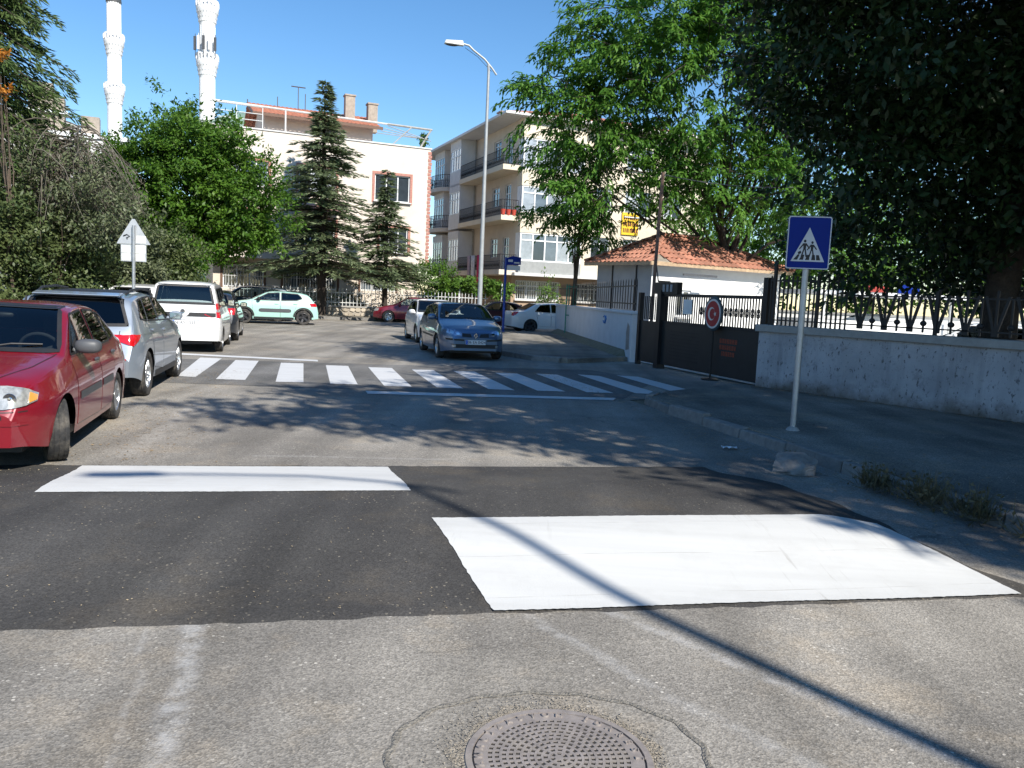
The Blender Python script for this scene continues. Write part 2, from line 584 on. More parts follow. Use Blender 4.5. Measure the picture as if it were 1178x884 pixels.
for q in STR:
    paint_strip('crosswalk_stripe', q, 0.008, M_PAINT2, road)
paint_strip('edge_line', ((-2.36, 13.16), (1.74, 13.72), (1.84, 14.06), (-2.46, 13.52)), 0.008, M_PAINT2, road)
paint_strip('edge_line', ((-8.3, 18.84), (-4.5, 18.58), (-4.6, 18.98), (-8.4, 19.25)), 0.008, M_PAINT2, road)

# speed hump: two ramps and a flat top across the street
HU0, HU1, HU2, HU3, HH = 4.15, 5.48, 6.42, 7.82, 0.095
def sm(t):
    t = min(1, max(0, t))
    return t * t * (3 - 2 * t)
def hump_z(u, v):
    s = u + 0.07 * v
    e = 1.0
    if v > 3.9: e = 1 - sm((v - 3.9) / 0.75)
    if v < -4.3: e = 1 - sm((-4.3 - v) / 0.5)
    return HH * sm((s - HU0) / (HU1 - HU0)) * (1 - sm((s - HU2) / (HU3 - HU2))) * e
def hump_end(s):
    """right-hand end of the hump, rounded at the far side"""
    return 4.55 + 0.08 * math.sin(s * 2.3) - (0.35 * sm((s - 7.0) / 0.8)) + 0.03 * math.sin(s * 9.1)
nu, nv = 64, 110
vv, ff = [], []
for i in range(nu + 1):
    s = HU0 - 0.03 + (HU3 - HU0 + 0.06) * i / nu
    for j in range(nv + 1):
        v = -4.75 + (hump_end(s) + 4.75) * j / nv
        wob = 0.0
        if i == 0 or i == nu:
            wob = 0.012 * math.sin(v * 2.1) + 0.008 * math.sin(v * 13.7 + 1) + random.uniform(-0.014, 0.014)
        u = s - 0.07 * v + wob
        p = UV(u, v, hump_z(u, v) + 0.012 * (0 if (i in (0, nu) or j in (nv,)) else 1))
        vv.append(tuple(p))
for i in range(nu):
    for j in range(nv):
        a = i * (nv + 1) + j
        ff.append((a, a + 1, a + nv + 2, a + nv + 1))
hump = link('speed_hump', np_mesh('speed_hump', np.array(vv), np.array(ff), M_HUMP, True))
tag(hump, kind='structure')
def hump_paint(name, lo, hi, k=150, m_=40):
    """lo, hi: (s, v) end points of the near and the far edge; s = u + 0.07 v"""
    vv, ff = [], []
    for i in range(m_ + 1):
        for j in range(k + 1):
            t = j / k
            a = Vector(lo[0]).lerp(Vector(lo[1]), t)
            b = Vector(hi[0]).lerp(Vector(hi[1]), t)
            q = a.lerp(b, i / m_)
            if i in (0, m_): q.x += 0.006 * math.sin(q.y * 3.1) + random.uniform(-0.004, 0.004)
            if j in (0, k): q.y += random.uniform(-0.004, 0.004)
            u = q.x - 0.07 * q.y
            vv.append(tuple(UV(u, q.y, hump_z(u, q.y) + 0.012 + 0.005)))
    for i in range(m_):
        for j in range(k):
            a = i * (k + 1) + j
            ff.append((a, a + 1, a + k + 2, a + k + 1))
    return link(name, np_mesh(name, np.array(vv), np.array(ff), M_PAINT, True), hump)
hump_paint('painted_block', ((4.135, 1.04), (4.135, 4.33)), ((5.62, 0.94), (5.62, 4.47)))
hump_paint('painted_block', ((6.40, -1.86), (6.42, 0.9)), ((7.76, -1.86), (7.74, 0.86)))

# ------------------------------------------------------------------ right-hand pavement with kerb stones
M_KERB = mat('kerb_concrete', (0.2, 0.19, 0.175), 0.9, var=0.25, scale=9, bump=0.5, bscale=40, island=0.15)
pv = [UV(-14, KERB_V + 0.16), UV(12.3, KERB_V + 0.16), UV(13.2, KERB_V + 0.9), (4.6, 16.4), (7.9, 12.2), (20, -4), (20, -16)]
mb = MB()
mb.prism([(p[0], p[1], -0.01) for p in pv], (0, 0, 0.14))
pavement = tag(mb.build('pavement', M_PAVE), kind='structure')
u = -2.0
kerb_path = [(UV(k, KERB_V + random.uniform(-0.02, 0.02))) for k in np.arange(-3, 12.0, 1.02)]
kerb_path += [UV(12.5, KERB_V + 0.14), UV(13.1, KERB_V + 0.55)]
for i in range(len(kerb_path) - 1):
    a, b = Vector(kerb_path[i]), Vector(kerb_path[i + 1])
    d = (b - a).normalized()
    nrm = Vector((d.y, -d.x, 0))
    h = 0.145 + random.uniform(-0.03, 0.015)
    mb = MB()
    w = 0.165
    a2, b2 = a + d * 0.008, b - d * 0.012
    z0 = -0.05
    bot = [a2, b2, b2 + nrm * w, a2 + nrm * w]
    top = [a2 + nrm * 0.025, b2 + nrm * 0.025, b2 + nrm * w, a2 + nrm * w]
    mb.hexa([(p.x, p.y, z0) for p in bot], [(p.x, p.y, h + random.uniform(-0.012, 0.012)) for p in top])
    mb.build('kerb_stone', M_KERB, pavement, bevel=0.014)

# corner pavement in front of the low wall (beyond the gate entrance)
pv2 = [UV(20.2, 6.9), UV(21.3, KERB_V + 0.6), UV(23, KERB_V + 0.12), UV(33.4, KERB_V + 0.12), (0.6, 37.2), (2.0, 37.8), (3.3, 23)]
mb = MB()
mb.prism([(p[0], p[1], -0.01) for p in pv2], (0, 0, 0.13))
pave2 = tag(mb.build('corner_pavement', M_PAVE), kind='structure')
kp = [UV(20.3, 6.7), UV(20.9, 6.1), UV(21.7, KERB_V + 0.3), UV(22.7, KERB_V)] + [UV(k, KERB_V) for k in np.arange(23.7, 33.5, 1.0)]
for i in range(len(kp) - 1):
    a, b = Vector(kp[i]), Vector(kp[i + 1])
    d = (b - a).normalized()
    nrm = Vector((d.y, -d.x, 0))
    mb = MB()
    a2, b2 = a + d * 0.01, b - d * 0.01
    mb.hexa([(p.x, p.y, -0.04) for p in (a2, b2, b2 + nrm * 0.16, a2 + nrm * 0.16)], [(p.x, p.y, 0.14 + random.uniform(-0.015, 0.01)) for p in (a2 + nrm * 0.02, b2 + nrm * 0.02, b2 + nrm * 0.16, a2 + nrm * 0.16)])
    mb.build('kerb_stone', M_KERB, pave2, bevel=0.012)

# left-hand pavement behind the parked cars
lp = [UV(-14, -5.0), UV(29, -5.0), UV(29, -8.5), UV(-14, -8.5)]
mb = MB()
mb.prism([(p[0], p[1], -0.01) for p in reversed(lp)], (0, 0, 0.13))
tag(mb.build('left_pavement', M_PAVE), kind='structure')

# far pavement below the stone wall; the ground rises a little there
fp_ = [(-40, 34.2), (-19, 41.6), (-5.6, 46.0), (3, 47.2), (24, 50), (24, 54), (-3, 50.5), (-20, 44.3), (-40, 37)]
z1 = [0.14, 0.14, 0.14, 0.14, 0.14, 0.3, 0.3, 0.3, 0.3]
mb = MB()
n_ = len(fp_)
mb.add([(p[0], p[1], -0.01) for p in fp_] + [(p[0], p[1], z) for p, z in zip(fp_, z1)], [tuple(range(n_, 2 * n_))] + [(i, (i + 1) % n_, n_ + (i + 1) % n_, n_ + i) for i in range(n_)])
farpave = tag(mb.build('far_pavement', M_PAVE), kind='structure')
for (a, b) in (((-19, 41.6), (-5.6, 46.0)), ((-5.6, 46.0), (3, 47.2))):
    a, b = Vector((*a, 0)), Vector((*b, 0))
    L = (b - a).length
    d = (b - a) / L
    nr = Vector((-d.y, d.x, 0))
    k = 0.0
    while k < L - 0.5:
        p, q = a + d * k, a + d * min(k + 0.97, L)
        mb = MB()
        mb.hexa([(*(x.to_2d()), -0.03) for x in (p - nr * 0.17, q - nr * 0.17, q - nr * 0.005, p - nr * 0.005)], [(*(x.to_2d()), 0.15) for x in (p - nr * 0.15, q - nr * 0.15, q - nr * 0.005, p - nr * 0.005)])
        mb.build('kerb_stone', M_KERB, farpave, bevel=0.01)
        k += 0.99
# the yard behind the right wall, swept pale concrete
M_YARD = mat('yard_concrete', (0.55, 0.54, 0.52), 0.9, var=0.12, scale=0.6)
tag(sheet('yard', [(3.6, 22.6), (5.2, 17.6), (9.0, 12.0), (30, 8), (42, 30), (20, 46), (2.2, 38)], 0.02, M_YARD), kind='structure')
# ================================================================== CARS
M_TYRE = mat('tyre_rubber', (0.022, 0.022, 0.023), 0.85, var=0.3, scale=30, dirt=(0.14, 0.125, 0.105), dscale=8, dcut=(0.45, 0.8))
M_RIM = mat('alloy', (0.55, 0.56, 0.57), 0.32, 0.9, var=0.08)
M_RIMD = mat('dark_alloy', (0.06, 0.06, 0.065), 0.4, 0.6, var=0.1)
M_BLACK = mat('black_plastic', (0.018, 0.018, 0.019), 0.55, var=0.2)
M_GREYPL = mat('grey_plastic', (0.07, 0.073, 0.08), 0.5, var=0.15)
M_CHROME = mat('chrome', (0.75, 0.76, 0.78), 0.12, 1.0, var=0.03)
M_SEAT = mat('seat_cloth', (0.03, 0.032, 0.038), 0.9, var=0.2)
M_SEATL = mat('pale_cloth', (0.5, 0.45, 0.36), 0.9, var=0.2)
M_PLATE = mat('plate_white', (0.72, 0.73, 0.74), 0.4, var=0.03)
M_PLBLUE = mat('plate_blue', (0.02, 0.12, 0.55), 0.4, var=0.03)
M_INK = mat('plate_ink', (0.01, 0.01, 0.012), 0.5, var=0.0)
M_LAMP = mat('headlamp', (0.4, 0.41, 0.4), 0.16, 0.35, var=0.4, scale=18, coat=1.0)
M_LAMPX = mat('blue_headlamp', (0.28, 0.36, 0.5), 0.1, 0.6, var=0.5, scale=18, coat=1.0)
M_TAIL = mat('tail_lamp', (0.5, 0.008, 0.012), 0.12, 0.0, var=0.35, scale=16, coat=1.0)
M_AMBER = mat('amber_lens', (0.75, 0.3, 0.06), 0.15, var=0.1, coat=1.0)
M_CLGLASS = glass_mat('car_glass', (0.62, 0.69, 0.69))
M_DKGLASS = glass_mat('dark_car_glass', (0.07, 0.085, 0.09))

def smooth_profile(pts, xs, sig):
    px = np.array([p[0] for p in pts]); pz = np.array([p[1] for p in pts])
    o = np.argsort(px)
    px, pz = px[o], pz[o]
    acc = np.zeros_like(xs)
    ws = 0
    for k in np.linspace(-2, 2, 13):
        w = math.exp(-k * k / 2)
        acc += w * np.interp(xs + k * sig, px, pz)
        ws += w
    return acc / ws

class Car:
    def __init__(self, name, label, paint, L, W, wb, fo, R_w, top, belt, sill=0.2, roof_in=0.16, tum=0.34, nose=0.70, tail=0.80, nose_r=0.42, tail_r=0.35, tw=0.19, crown=0.085,
                 glass=None, rim='spoke', arch=None, end_z=(0.26, 0.28), group='cars parked along the street', lod=1, sig=0.035):
        self.root = thing(name, label, 'car', group=group)
        self.paint, self.L, self.W, self.lod = paint, L, W, lod
        self.glass = glass or M_CLGLASS
        hl = L / 2
        xf = hl - fo
        xr = xf - wb
        self.xf, self.xr, self.Rw, self.tw = xf, xr, R_w, tw
        Ra = R_w + 0.045
        xs = list(np.arange(-hl, hl + 0.001, 0.036 if lod else 0.055)) + [hl]
        for xa in (xf, xr):
            xs += list(xa + Ra * np.cos(np.linspace(0, math.pi, 30 if lod else 20)))
        for e in (0.008, 0.02, 0.055): xs += [hl - e, -hl + e]
        xs = np.array(sorted(set(np.round(xs, 4))))
        xs = xs[(xs >= -hl - 1e-6) & (xs <= hl + 1e-6)]
        keep = [0]
        for i in range(1, len(xs)):
            if xs[i] - xs[keep[-1]] > 0.0035: keep.append(i)
        xs = xs[keep]
        xs[0], xs[-1] = -hl, hl
        zt = smooth_profile(top, xs, sig)
        zbel = smooth_profile(belt, xs, 0.06)
        def w_of(x):
            w = W / 2
            k = 1.0
            if x > hl - nose_r * 2.2:
                t = (x - (hl - nose_r * 2.2)) / (nose_r * 2.2)
                k *= 1 - (1 - nose) * t ** 3.2
            if x < -hl + tail_r * 2.2:
                t = (-hl + tail_r * 2.2 - x) / (tail_r * 2.2)
                k *= 1 - (1 - tail) * t ** 3.6
            return w * k * (1 - 0.015 * (x / hl) ** 2)
        nS, nG = 12, 8
        yfr = [1, 0.99, 0.97, 0.93, 0.86, 0.74, 0.56, 0.3, 0.0]
        rings = []
        for x, t, be in zip(xs, zt, zbel):
            zb = sill
            if x > hl - 0.5: zb = sill + (end_z[0] - sill) * sm((x - hl + 0.5) / 0.5)
            if x < -hl + 0.5: zb = sill + (end_z[1] - sill) * sm((-hl + 0.5 - x) / 0.5)
            for xa in (xf, xr):
                dd = abs(x - xa)
                if dd < Ra - 1e-5: zb = max(zb, R_w * 0.99 + math.sqrt(Ra * Ra - dd * dd))
            zr = t - crown * (0.8 if t < be + 0.12 else 1)
            zs = min(be, zr - 0.01)
            zs = max(zs, zb + 0.01)
            zr = max(zr, zs + 0.004)
            t = max(t, zr + 0.01)
            w = w_of(x)
            def body_y(z):
                q = min(1, max(0, (z - sill) / max(0.05, be - sill)))
                return w * (0.935 + 0.065 * math.sin(math.pi * min(1, 0.16 + q * 0.66)) - 0.045 * max(0, q - 0.72) / 0.28)
            ring = []
            for k in range(nS + 1):
                z = zb + (zs - zb) * k / nS
                ring.append((body_y(z), z))
            y0 = ring[-1][0]
            y1 = y0 - tum * (zr - zs) - roof_in * 0.05
            for k in range(1, nG + 1):
                q = k / nG
                ring.append((y0 + (y1 - y0) * (q ** 1.15), zs + (zr - zs) * q))
            for f in yfr[1:]:
                ring.append((y1 * f, zr + (t - zr) * (1 - f ** 3.4) ** (1 / 2.2)))
            rings.append(ring)
        m = len(rings[0])
        V, Fc = [], []
        for x, ring in zip(xs, rings):
            for (y, z) in ring: V.append((x, -y, z))
            for (y, z) in reversed(ring[:-1]): V.append((x, y, z))
        K = 2 * m - 1
        for i in range(len(xs) - 1):
            for j in range(K - 1):
                a = i * K + j
                Fc.append((a, a + K, a + K + 1, a + 1))
        # rounded end caps
        for (i, s) in ((0, -1), (len(xs) - 1, 1)):
            base = i * K
            for j in range(m - 1):
                q = (base + j, base + j + 1, base + K - 2 - j, base + K - 1 - j)
                if len(set(q)) < 4: q = tuple(dict.fromkeys(q))
                Fc.append(q if s > 0 else tuple(reversed(q)))
        self.V, self.F = V, Fc
        self.bvh = BVHTree.FromPolygons([Vector(v) for v in V], Fc)
        self.holes = []
        self.sill = sill
        self.end_z = end_z
        self._wheels(rim)
        self.rim = rim
    # -------- projection on the body
    def hit(self, axis, s, a, b):
        """axis 'y': a=x,b=z ; 'x': a=y,b=z ; 'z': a=x,b=y"""
        if axis == 'y': o, d = Vector((a, s * 3, b)), Vector((0, -s, 0))
        elif axis == 'x': o, d = Vector((s * 6, a, b)), Vector((-s, 0, 0))
        else: o, d = Vector((a, b, 5)), Vector((0, 0, -1))
        p, nr, _, _ = self.bvh.ray_cast(o, d)
        if p is None:
            tgt = Vector((a, s * self.W / 2, b)) if axis == 'y' else (Vector((s * self.L / 2, a, b)) if axis == 'x' else Vector((a, b, 1)))
            p, nr, _, _ = self.bvh.find_nearest(tgt)
        if nr.dot(d) > 0: nr = -nr
        return p, nr
    @staticmethod
    def resample(pl, n):
        P = [Vector(p) for p in pl]
        L = [0]
        for i in range(1, len(P)): L.append(L[-1] + (P[i] - P[i - 1]).length)
        out = []
        for k in range(n + 1):
            t = L[-1] * k / n
            i = 0
            while i < len(P) - 2 and L[i + 1] < t: i += 1
            d = L[i + 1] - L[i]
            out.append(P[i].lerp(P[i + 1], (t - L[i]) / d if d > 1e-9 else 0))
        return out
    def patch(self, name, mtl, axis, s, top, bot, off=0.005, nu=10, nv=6, parent=None, thick=0.0):
        T, B = self.resample(top, nu), self.resample(bot, nu)
        V, Fc = [], []
        for j in range(nv + 1):
            for i in range(nu + 1):
                q = B[i].lerp(T[i], j / nv)
                p, nr = self.hit(axis, s, q.x, q.y)
                V.append(p + nr * off)
        for j in range(nv):
            for i in range(nu):
                a = j * (nu + 1) + i
                Fc.append((a, a + 1, a + nu + 2, a + nu + 1))
        mb = MB()
        mb.add(V, Fc)
        # rim down to the body so the piece has an edge
        loop = [j * (nu + 1) for j in range(nv + 1)] + [nv * (nu + 1) + i for i in range(1, nu + 1)] + [j * (nu + 1) + nu for j in range(nv - 1, -1, -1)] + [i for i in range(nu - 1, 0, -1)]
        k = len(mb.v)
        for i in loop:
            # foot of the rim: back along the shared projection
            v = Vector(mb.v[i])
            p, nr, _, _ = self.bvh.find_nearest(v)
            mb.v.append(tuple(p - (v - p) * 0.2))
        nl = len(loop)
        for i in range(nl):
            mb.f.append((loop[i], loop[(i + 1) % nl], k + (i + 1) % nl, k + i))
        me = mb.mesh(name, mtl, True)
        bm = bmesh.new(); bm.from_mesh(me); bmesh.ops.recalc_face_normals(bm, faces=bm.faces); bm.to_mesh(me); bm.free()
        return link(name, me, parent or self.root)
    def strip(self, name, mtl, axis, s, line, w, off=0.004, parent=None, closed=False, n=None):
        P = [Vector(p) for p in line]
        if closed: P = P + [P[0]]
        n = n or max(6, int(sum((P[i + 1] - P[i]).length for i in range(len(P) - 1)) / 0.06))
        Q = self.resample(P, n)
        V, Fc = [], []
        for i, q in enumerate(Q):
            t = (Q[min(i + 1, n)] - Q[max(i - 1, 0)]).normalized()
            nn = Vector((-t.y, t.x))
            for sd_ in (-1, 1):
                r = q + nn * (w / 2 * sd_)
                p, nr = self.hit(axis, s, r.x, r.y)
                V.append(p + nr * off)
        for i in range(n): Fc.append((2 * i, 2 * i + 1, 2 * i + 3, 2 * i + 2))
        mb = MB(); mb.add(V, Fc)
        return mb.build(name, mtl, parent or self.root)
    def window(self, axis, s, top, bot, name='window', border=0.03, glass=None, parent=None, hole=True, nu=14, nv=8, frame=M_BLACK):
        g = self.patch(name, glass or self.glass, axis, s, top, bot, 0.004, nu, nv, parent)
        poly = [Vector(p) for p in bot] + [Vector(p) for p in reversed(top)]
        # remove coincident corners
        pl = [poly[0]]
        for p in poly[1:]:
            if (p - pl[-1]).length > 1e-4: pl.append(p)
        if (pl[0] - pl[-1]).length < 1e-4: pl.pop()
        if border and frame:
            self.strip('window_frame', frame, axis, s, pl, border, 0.0065, g, closed=True)
        if hole: self.holes.append((axis, s, pl))
        return g
    # -------- parts
    def _wheels(self, style):
        Rw, tw = self.Rw, self.tw
        y = self.W / 2 - tw / 2 - 0.02
        ty = MB()
        h = tw / 2
        prof = [(Rw * 0.64, -h * 0.8), (Rw * 0.70, -h * 0.96), (Rw * 0.86, -h), (Rw * 0.95, -h * 0.95), (Rw * 0.985, -h * 0.8), (Rw, -h * 0.55), (Rw * 0.985, -h * 0.5), (Rw * 0.985, -h * 0.45), (Rw, -h * 0.4), (Rw, -h * 0.06), (Rw * 0.985, -h * 0.03), (Rw * 0.985, h * 0.03), (Rw, h * 0.06), (Rw, h * 0.4), (Rw * 0.985, h * 0.45), (Rw * 0.985, h * 0.5), (Rw, h * 0.55), (Rw * 0.985, h * 0.8), (Rw * 0.95, h * 0.95), (Rw * 0.86, h), (Rw * 0.70, h * 0.96), (Rw * 0.64, h * 0.8)]
        ty.lathe(prof, 40, axis='y')
        tym = ty.mesh('tyre', M_TYRE, True)
        rm = MB()
        ro = Rw * 0.66
        rm.lathe([(ro, h * 0.82), (ro * 0.95, h * 0.86), (ro * 0.92, h * 0.7), (ro * 0.9, -h * 0.6), (0.02, -h * 0.6)], 32, axis='y')
        nsp = {'spoke': 5, 'steel': 8, 'multi': 9, 'dark': 5}.get(style, 5)
        for k in range(nsp):
            a = 2 * math.pi * k / nsp
            ca, sa = math.cos(a), math.sin(a)
            w0, w1 = (0.035, 0.055) if style in ('spoke', 'dark') else ((0.05, 0.06) if style == 'steel' else (0.02, 0.026))
            def pt(r, w, yy): return (r * ca - w * sa, yy, r * sa + w * ca)
            y0, y1 = h * 0.55, h * 0.8
            rm.hexa([pt(0.03, -w0, y0 - 0.03), pt(ro * 0.94, -w1, y0), pt(ro * 0.94, w1, y0), pt(0.03, w0, y0 - 0.03)], [pt(0.03, -w0 * .8, y1 - 0.03), pt(ro * 0.94, -w1 * .7, y1), pt(ro * 0.94, w1 * .7, y1), pt(0.03, w0 * .8, y1 - 0.03)])
        rm.lathe([(0.0, h * 0.72), (0.055, h * 0.7), (0.06, h * 0.3), (0, h * 0.3)], 16, axis='y')
        rmm = rm.mesh('rim', M_RIMD if style == 'dark' else M_RIM, True)
        for xa in (self.xf, self.xr):
            for s in (-1, 1):
                # wheel = hub drum, with tyre and rim
                hb = MB(); hb.lathe([(0.0, h * 0.25), (0.13, h * 0.25), (0.14, -h * 0.9), (0, -h * 0.9)], 20, axis='y')
                w = hb.build('wheel', M_BLACK, self.root, True, loc=(xa, s * y, Rw - 0.004))
                if s < 0: w.rotation_euler = (0, 0, math.pi)
                link('tyre', tym, w)
                link('rim', rmm, w)
    def mirror(self, s, x, z, m=None, sz=(0.07, 0.11, 0.075), y=None):
        p, nr = self.hit('y', s, x, z)
        yy = abs(p.y) + 0.13
        mb = MB()
        mb.ellipsoid((x, s * yy, z + 0.03), sz[0], sz[1], sz[2], 14, 10, 0.72)
        mb.tube([(x + 0.01, s * (abs(p.y) - 0.03), z - 0.02), (x, s * (yy - 0.04), z + 0.0)], [0.035, 0.028], 8)
        o = mb.build('side_mirror', m or self.paint, self.root, True)
        g = MB()
        g.add([(x - sz[0] * 0.98, s * (yy - sz[1] * .7), z + 0.03 - sz[2] * .65), (x - sz[0] * 0.98, s * (yy + sz[1] * .7), z + 0.03 - sz[2] * .65), (x - sz[0] * 0.98, s * (yy + sz[1] * .7), z + 0.03 + sz[2] * .65), (x - sz[0] * 0.98, s * (yy - sz[1] * .7), z + 0.03 + sz[2] * .65)], [(0, 1, 2, 3)])
        g.build('mirror_glass', M_CHROME, o)
        return o
    def door(self, s, poly_top, poly_bot, hx=None, hz=None, hm=None):
        d = self.patch('door', self.paint, 'y', s, poly_top, poly_bot, 0.004, 12, 8)
        loop = list(poly_bot) + list(reversed(poly_top))
        self.strip('door_gap', M_BLACK, 'y', s, loop, 0.012, 0.0035, d, closed=True)
        if hx is not None:
            p, nr = self.hit('y', s, hx, hz)
            mb = MB()
            mb.ellipsoid((p.x, p.y + s * 0.018, p.z), 0.1, 0.017, 0.018, 10, 6, 0.7)
            mb.build('handle', hm or self.paint, d, True)
        return d
    def plate(self, s, z, txt, y=0.0, w=0.52, h=0.115):
        p, nr = self.hit('x', s, y, z)
        x = p.x + s * 0.02
        mb = MB(); mb.box(min(x, x - s * .02), max(x, x - s * .02), y - w / 2, y + w / 2, z - h / 2, z + h / 2)
        o = mb.build('number_plate', M_PLATE, self.root)
        mb = MB()
        ys = (y - s * w / 2) # left side as seen by a viewer in front of this end
        a, b = sorted((ys, ys + s * 0.05))
        mb.box(min(x, x + s * .002), max(x, x + s * .002), a, b, z - h / 2 + .003, z + h / 2 - .003)
        mb.build('country_band', M_PLBLUE, o)
        t = link('lettering', text_mesh(txt, h * 0.86, M_INK), o)
        t.location = (x + s * 0.004, y + s * 0.025, z)
        t.rotation_euler = (R(90), 0, R(90) if s > 0 else R(-90))
        return o
    def interior(self, sx=(0.15, -0.75), zf=0.45, headrest=True, wheel=True, dash_x=None, dash_z=0.9, pale=False):
        W = self.W
        for k, x in enumerate(sx):
            for s in (-1, 1):
                mb = MB()
                y = s * 0.36
                mb.ellipsoid((x, y, zf + 0.0), 0.27, 0.24, 0.1, 12, 8, 0.6)
                mb.hexa([(x - 0.18, y - 0.23, zf), (x - 0.05, y - 0.23, zf), (x - 0.05, y + 0.23, zf), (x - 0.18, y + 0.23, zf)], [(x - 0.36, y - 0.2, zf + 0.6), (x - 0.27, y - 0.2, zf + 0.6), (x - 0.27, y + 0.2, zf + 0.6), (x - 0.36, y + 0.2, zf + 0.6)])
                if headrest: mb.ellipsoid((x - 0.33, y, zf + 0.71), 0.055, 0.13, 0.1, 10, 8, 0.65)
                mb.build('seat', M_SEATL if (pale and k == 1) else M_SEAT, self.root, True)
        if dash_x is not None:
            mb = MB()
            mb.ellipsoid((dash_x, 0, dash_z - 0.17), 0.3, W / 2 - 0.16, 0.18, 20, 10, 0.55)
            mb.build('dashboard', M_SEAT, self.root, True)
        if wheel and dash_x is not None:
            mb = MB()
            c = Vector((dash_x - 0.36, 0.36, dash_z - 0.02))
            a = Vector((0, 1, 0)); b = Vector((0.42, 0, 0.9)).normalized()
            mb.tube([c + a * 0.185 * math.cos(t) + b * 0.185 * math.sin(t) for t in np.linspace(0, 2 * math.pi, 25)], 0.017, 8, False)
            mb.tube([c - a * 0.18, c, c + a * 0.18], 0.02, 6)
            mb.tube([c - b * 0.18, c], 0.02, 6)
            mb.tube([c, c + Vector((0.3, 0, -0.12))], 0.03, 6)
            mb.build('steering_wheel', M_SEAT, self.root, True)
    def finish(self, loc, heading, bumper=None):
        """cut window openings, link the body, add underside; heading = direction the nose points (world angle)"""
        hl = self.L / 2
        keep = []
        def inside(pl, x, y):
            c = False
            j = len(pl) - 1
            for i in range(len(pl)):
                if (pl[i].y > y) != (pl[j].y > y) and x < (pl[j].x - pl[i].x) * (y - pl[i].y) / (pl[j].y - pl[i].y) + pl[i].x: c = not c
                j = i
            return c
        for f in self.F:
            cx = sum(self.V[i][0] for i in f) / len(f); cy = sum(self.V[i][1] for i in f) / len(f); cz = sum(self.V[i][2] for i in f) / len(f)
            ok = True
            for (ax, s, pl) in self.holes:
                if ax == 'y' and cy * s > 0.3 and inside(pl, cx, cz): ok = False
                elif ax == 'x' and cx * s > -0.6 * (s > 0) - 0.2 and cz > 0.8 and abs(cx) < hl and inside(pl, cy, cz):
                    # only the face that the ray meets first
                    p, nr = self.hit('x', s, cy, cz)
                    if abs(p.x - cx) < 0.06: ok = False
                if not ok: break
            if ok: keep.append(f)
        mb = MB(); mb.add(self.V, keep)
        me = mb.mesh('body', self.paint, True)
        link('body', me, self.root)
        u = MB()
        W = self.W
        u.box(-hl + 0.22, hl - 0.25, -W / 2 + 0.24, W / 2 - 0.24, self.sill - 0.015, self.sill + 0.22)
        u.box(-hl + 0.22, hl - 0.25, -W / 2 + 0.24, W / 2 - 0.24, self.sill + 0.23, 0.62)
        u.box(self.xr + self.Rw + 0.1, self.xf - self.Rw - 0.1, -W / 2 + 0.08, W / 2 - 0.08, self.sill - 0.01, self.sill + 0.06)
        u.build('underbody', M_BLACK, self.root)
        self.root.location = (loc[0], loc[1], loc[2] if len(loc) > 2 else 0.0)
        self.root.rotation_euler = (0, 0, heading)
        return self.root

def car_paint(name, c, metal=0.0, rough=0.35, dirt=None):
    return mat(name, c, rough, metal, var=0.05, scale=3, coat=1.0, dirt=dirt, dscale=6, dcut=(0.6, 0.95))
P_RED = car_paint('dark_red_paint', (0.2, 0.004, 0.012), 0.1, 0.35)
P_SILVER = car_paint('silver_blue_paint', (0.36, 0.41, 0.47), 0.55, 0.36)
P_WHITE = car_paint('white_paint', (0.78, 0.78, 0.77))
P_MINT = car_paint('mint_paint', (0.36, 0.6, 0.53))
P_BLUE = car_paint('steel_blue_paint', (0.10, 0.16, 0.26), 0.6, 0.34)
P_WINE = car_paint('wine_paint', (0.16, 0.008, 0.02), 0.2)
P_MAROON = car_paint('maroon_paint', (0.075, 0.006, 0.01), 0.2)
P_DARK = car_paint('graphite_paint', (0.022, 0.026, 0.032), 0.3)
P_NAVY = car_paint('dark_slate_paint', (0.03, 0.045, 0.06), 0.3)
ROADANG = R(105)   # the street runs this way from the camera

def lens(car, name, m, axis, s, top, bot, parent=None, off=0.008, nu=10, nv=5):
    return car.patch(name, m, axis, s, top, bot, off, nu, nv, parent)

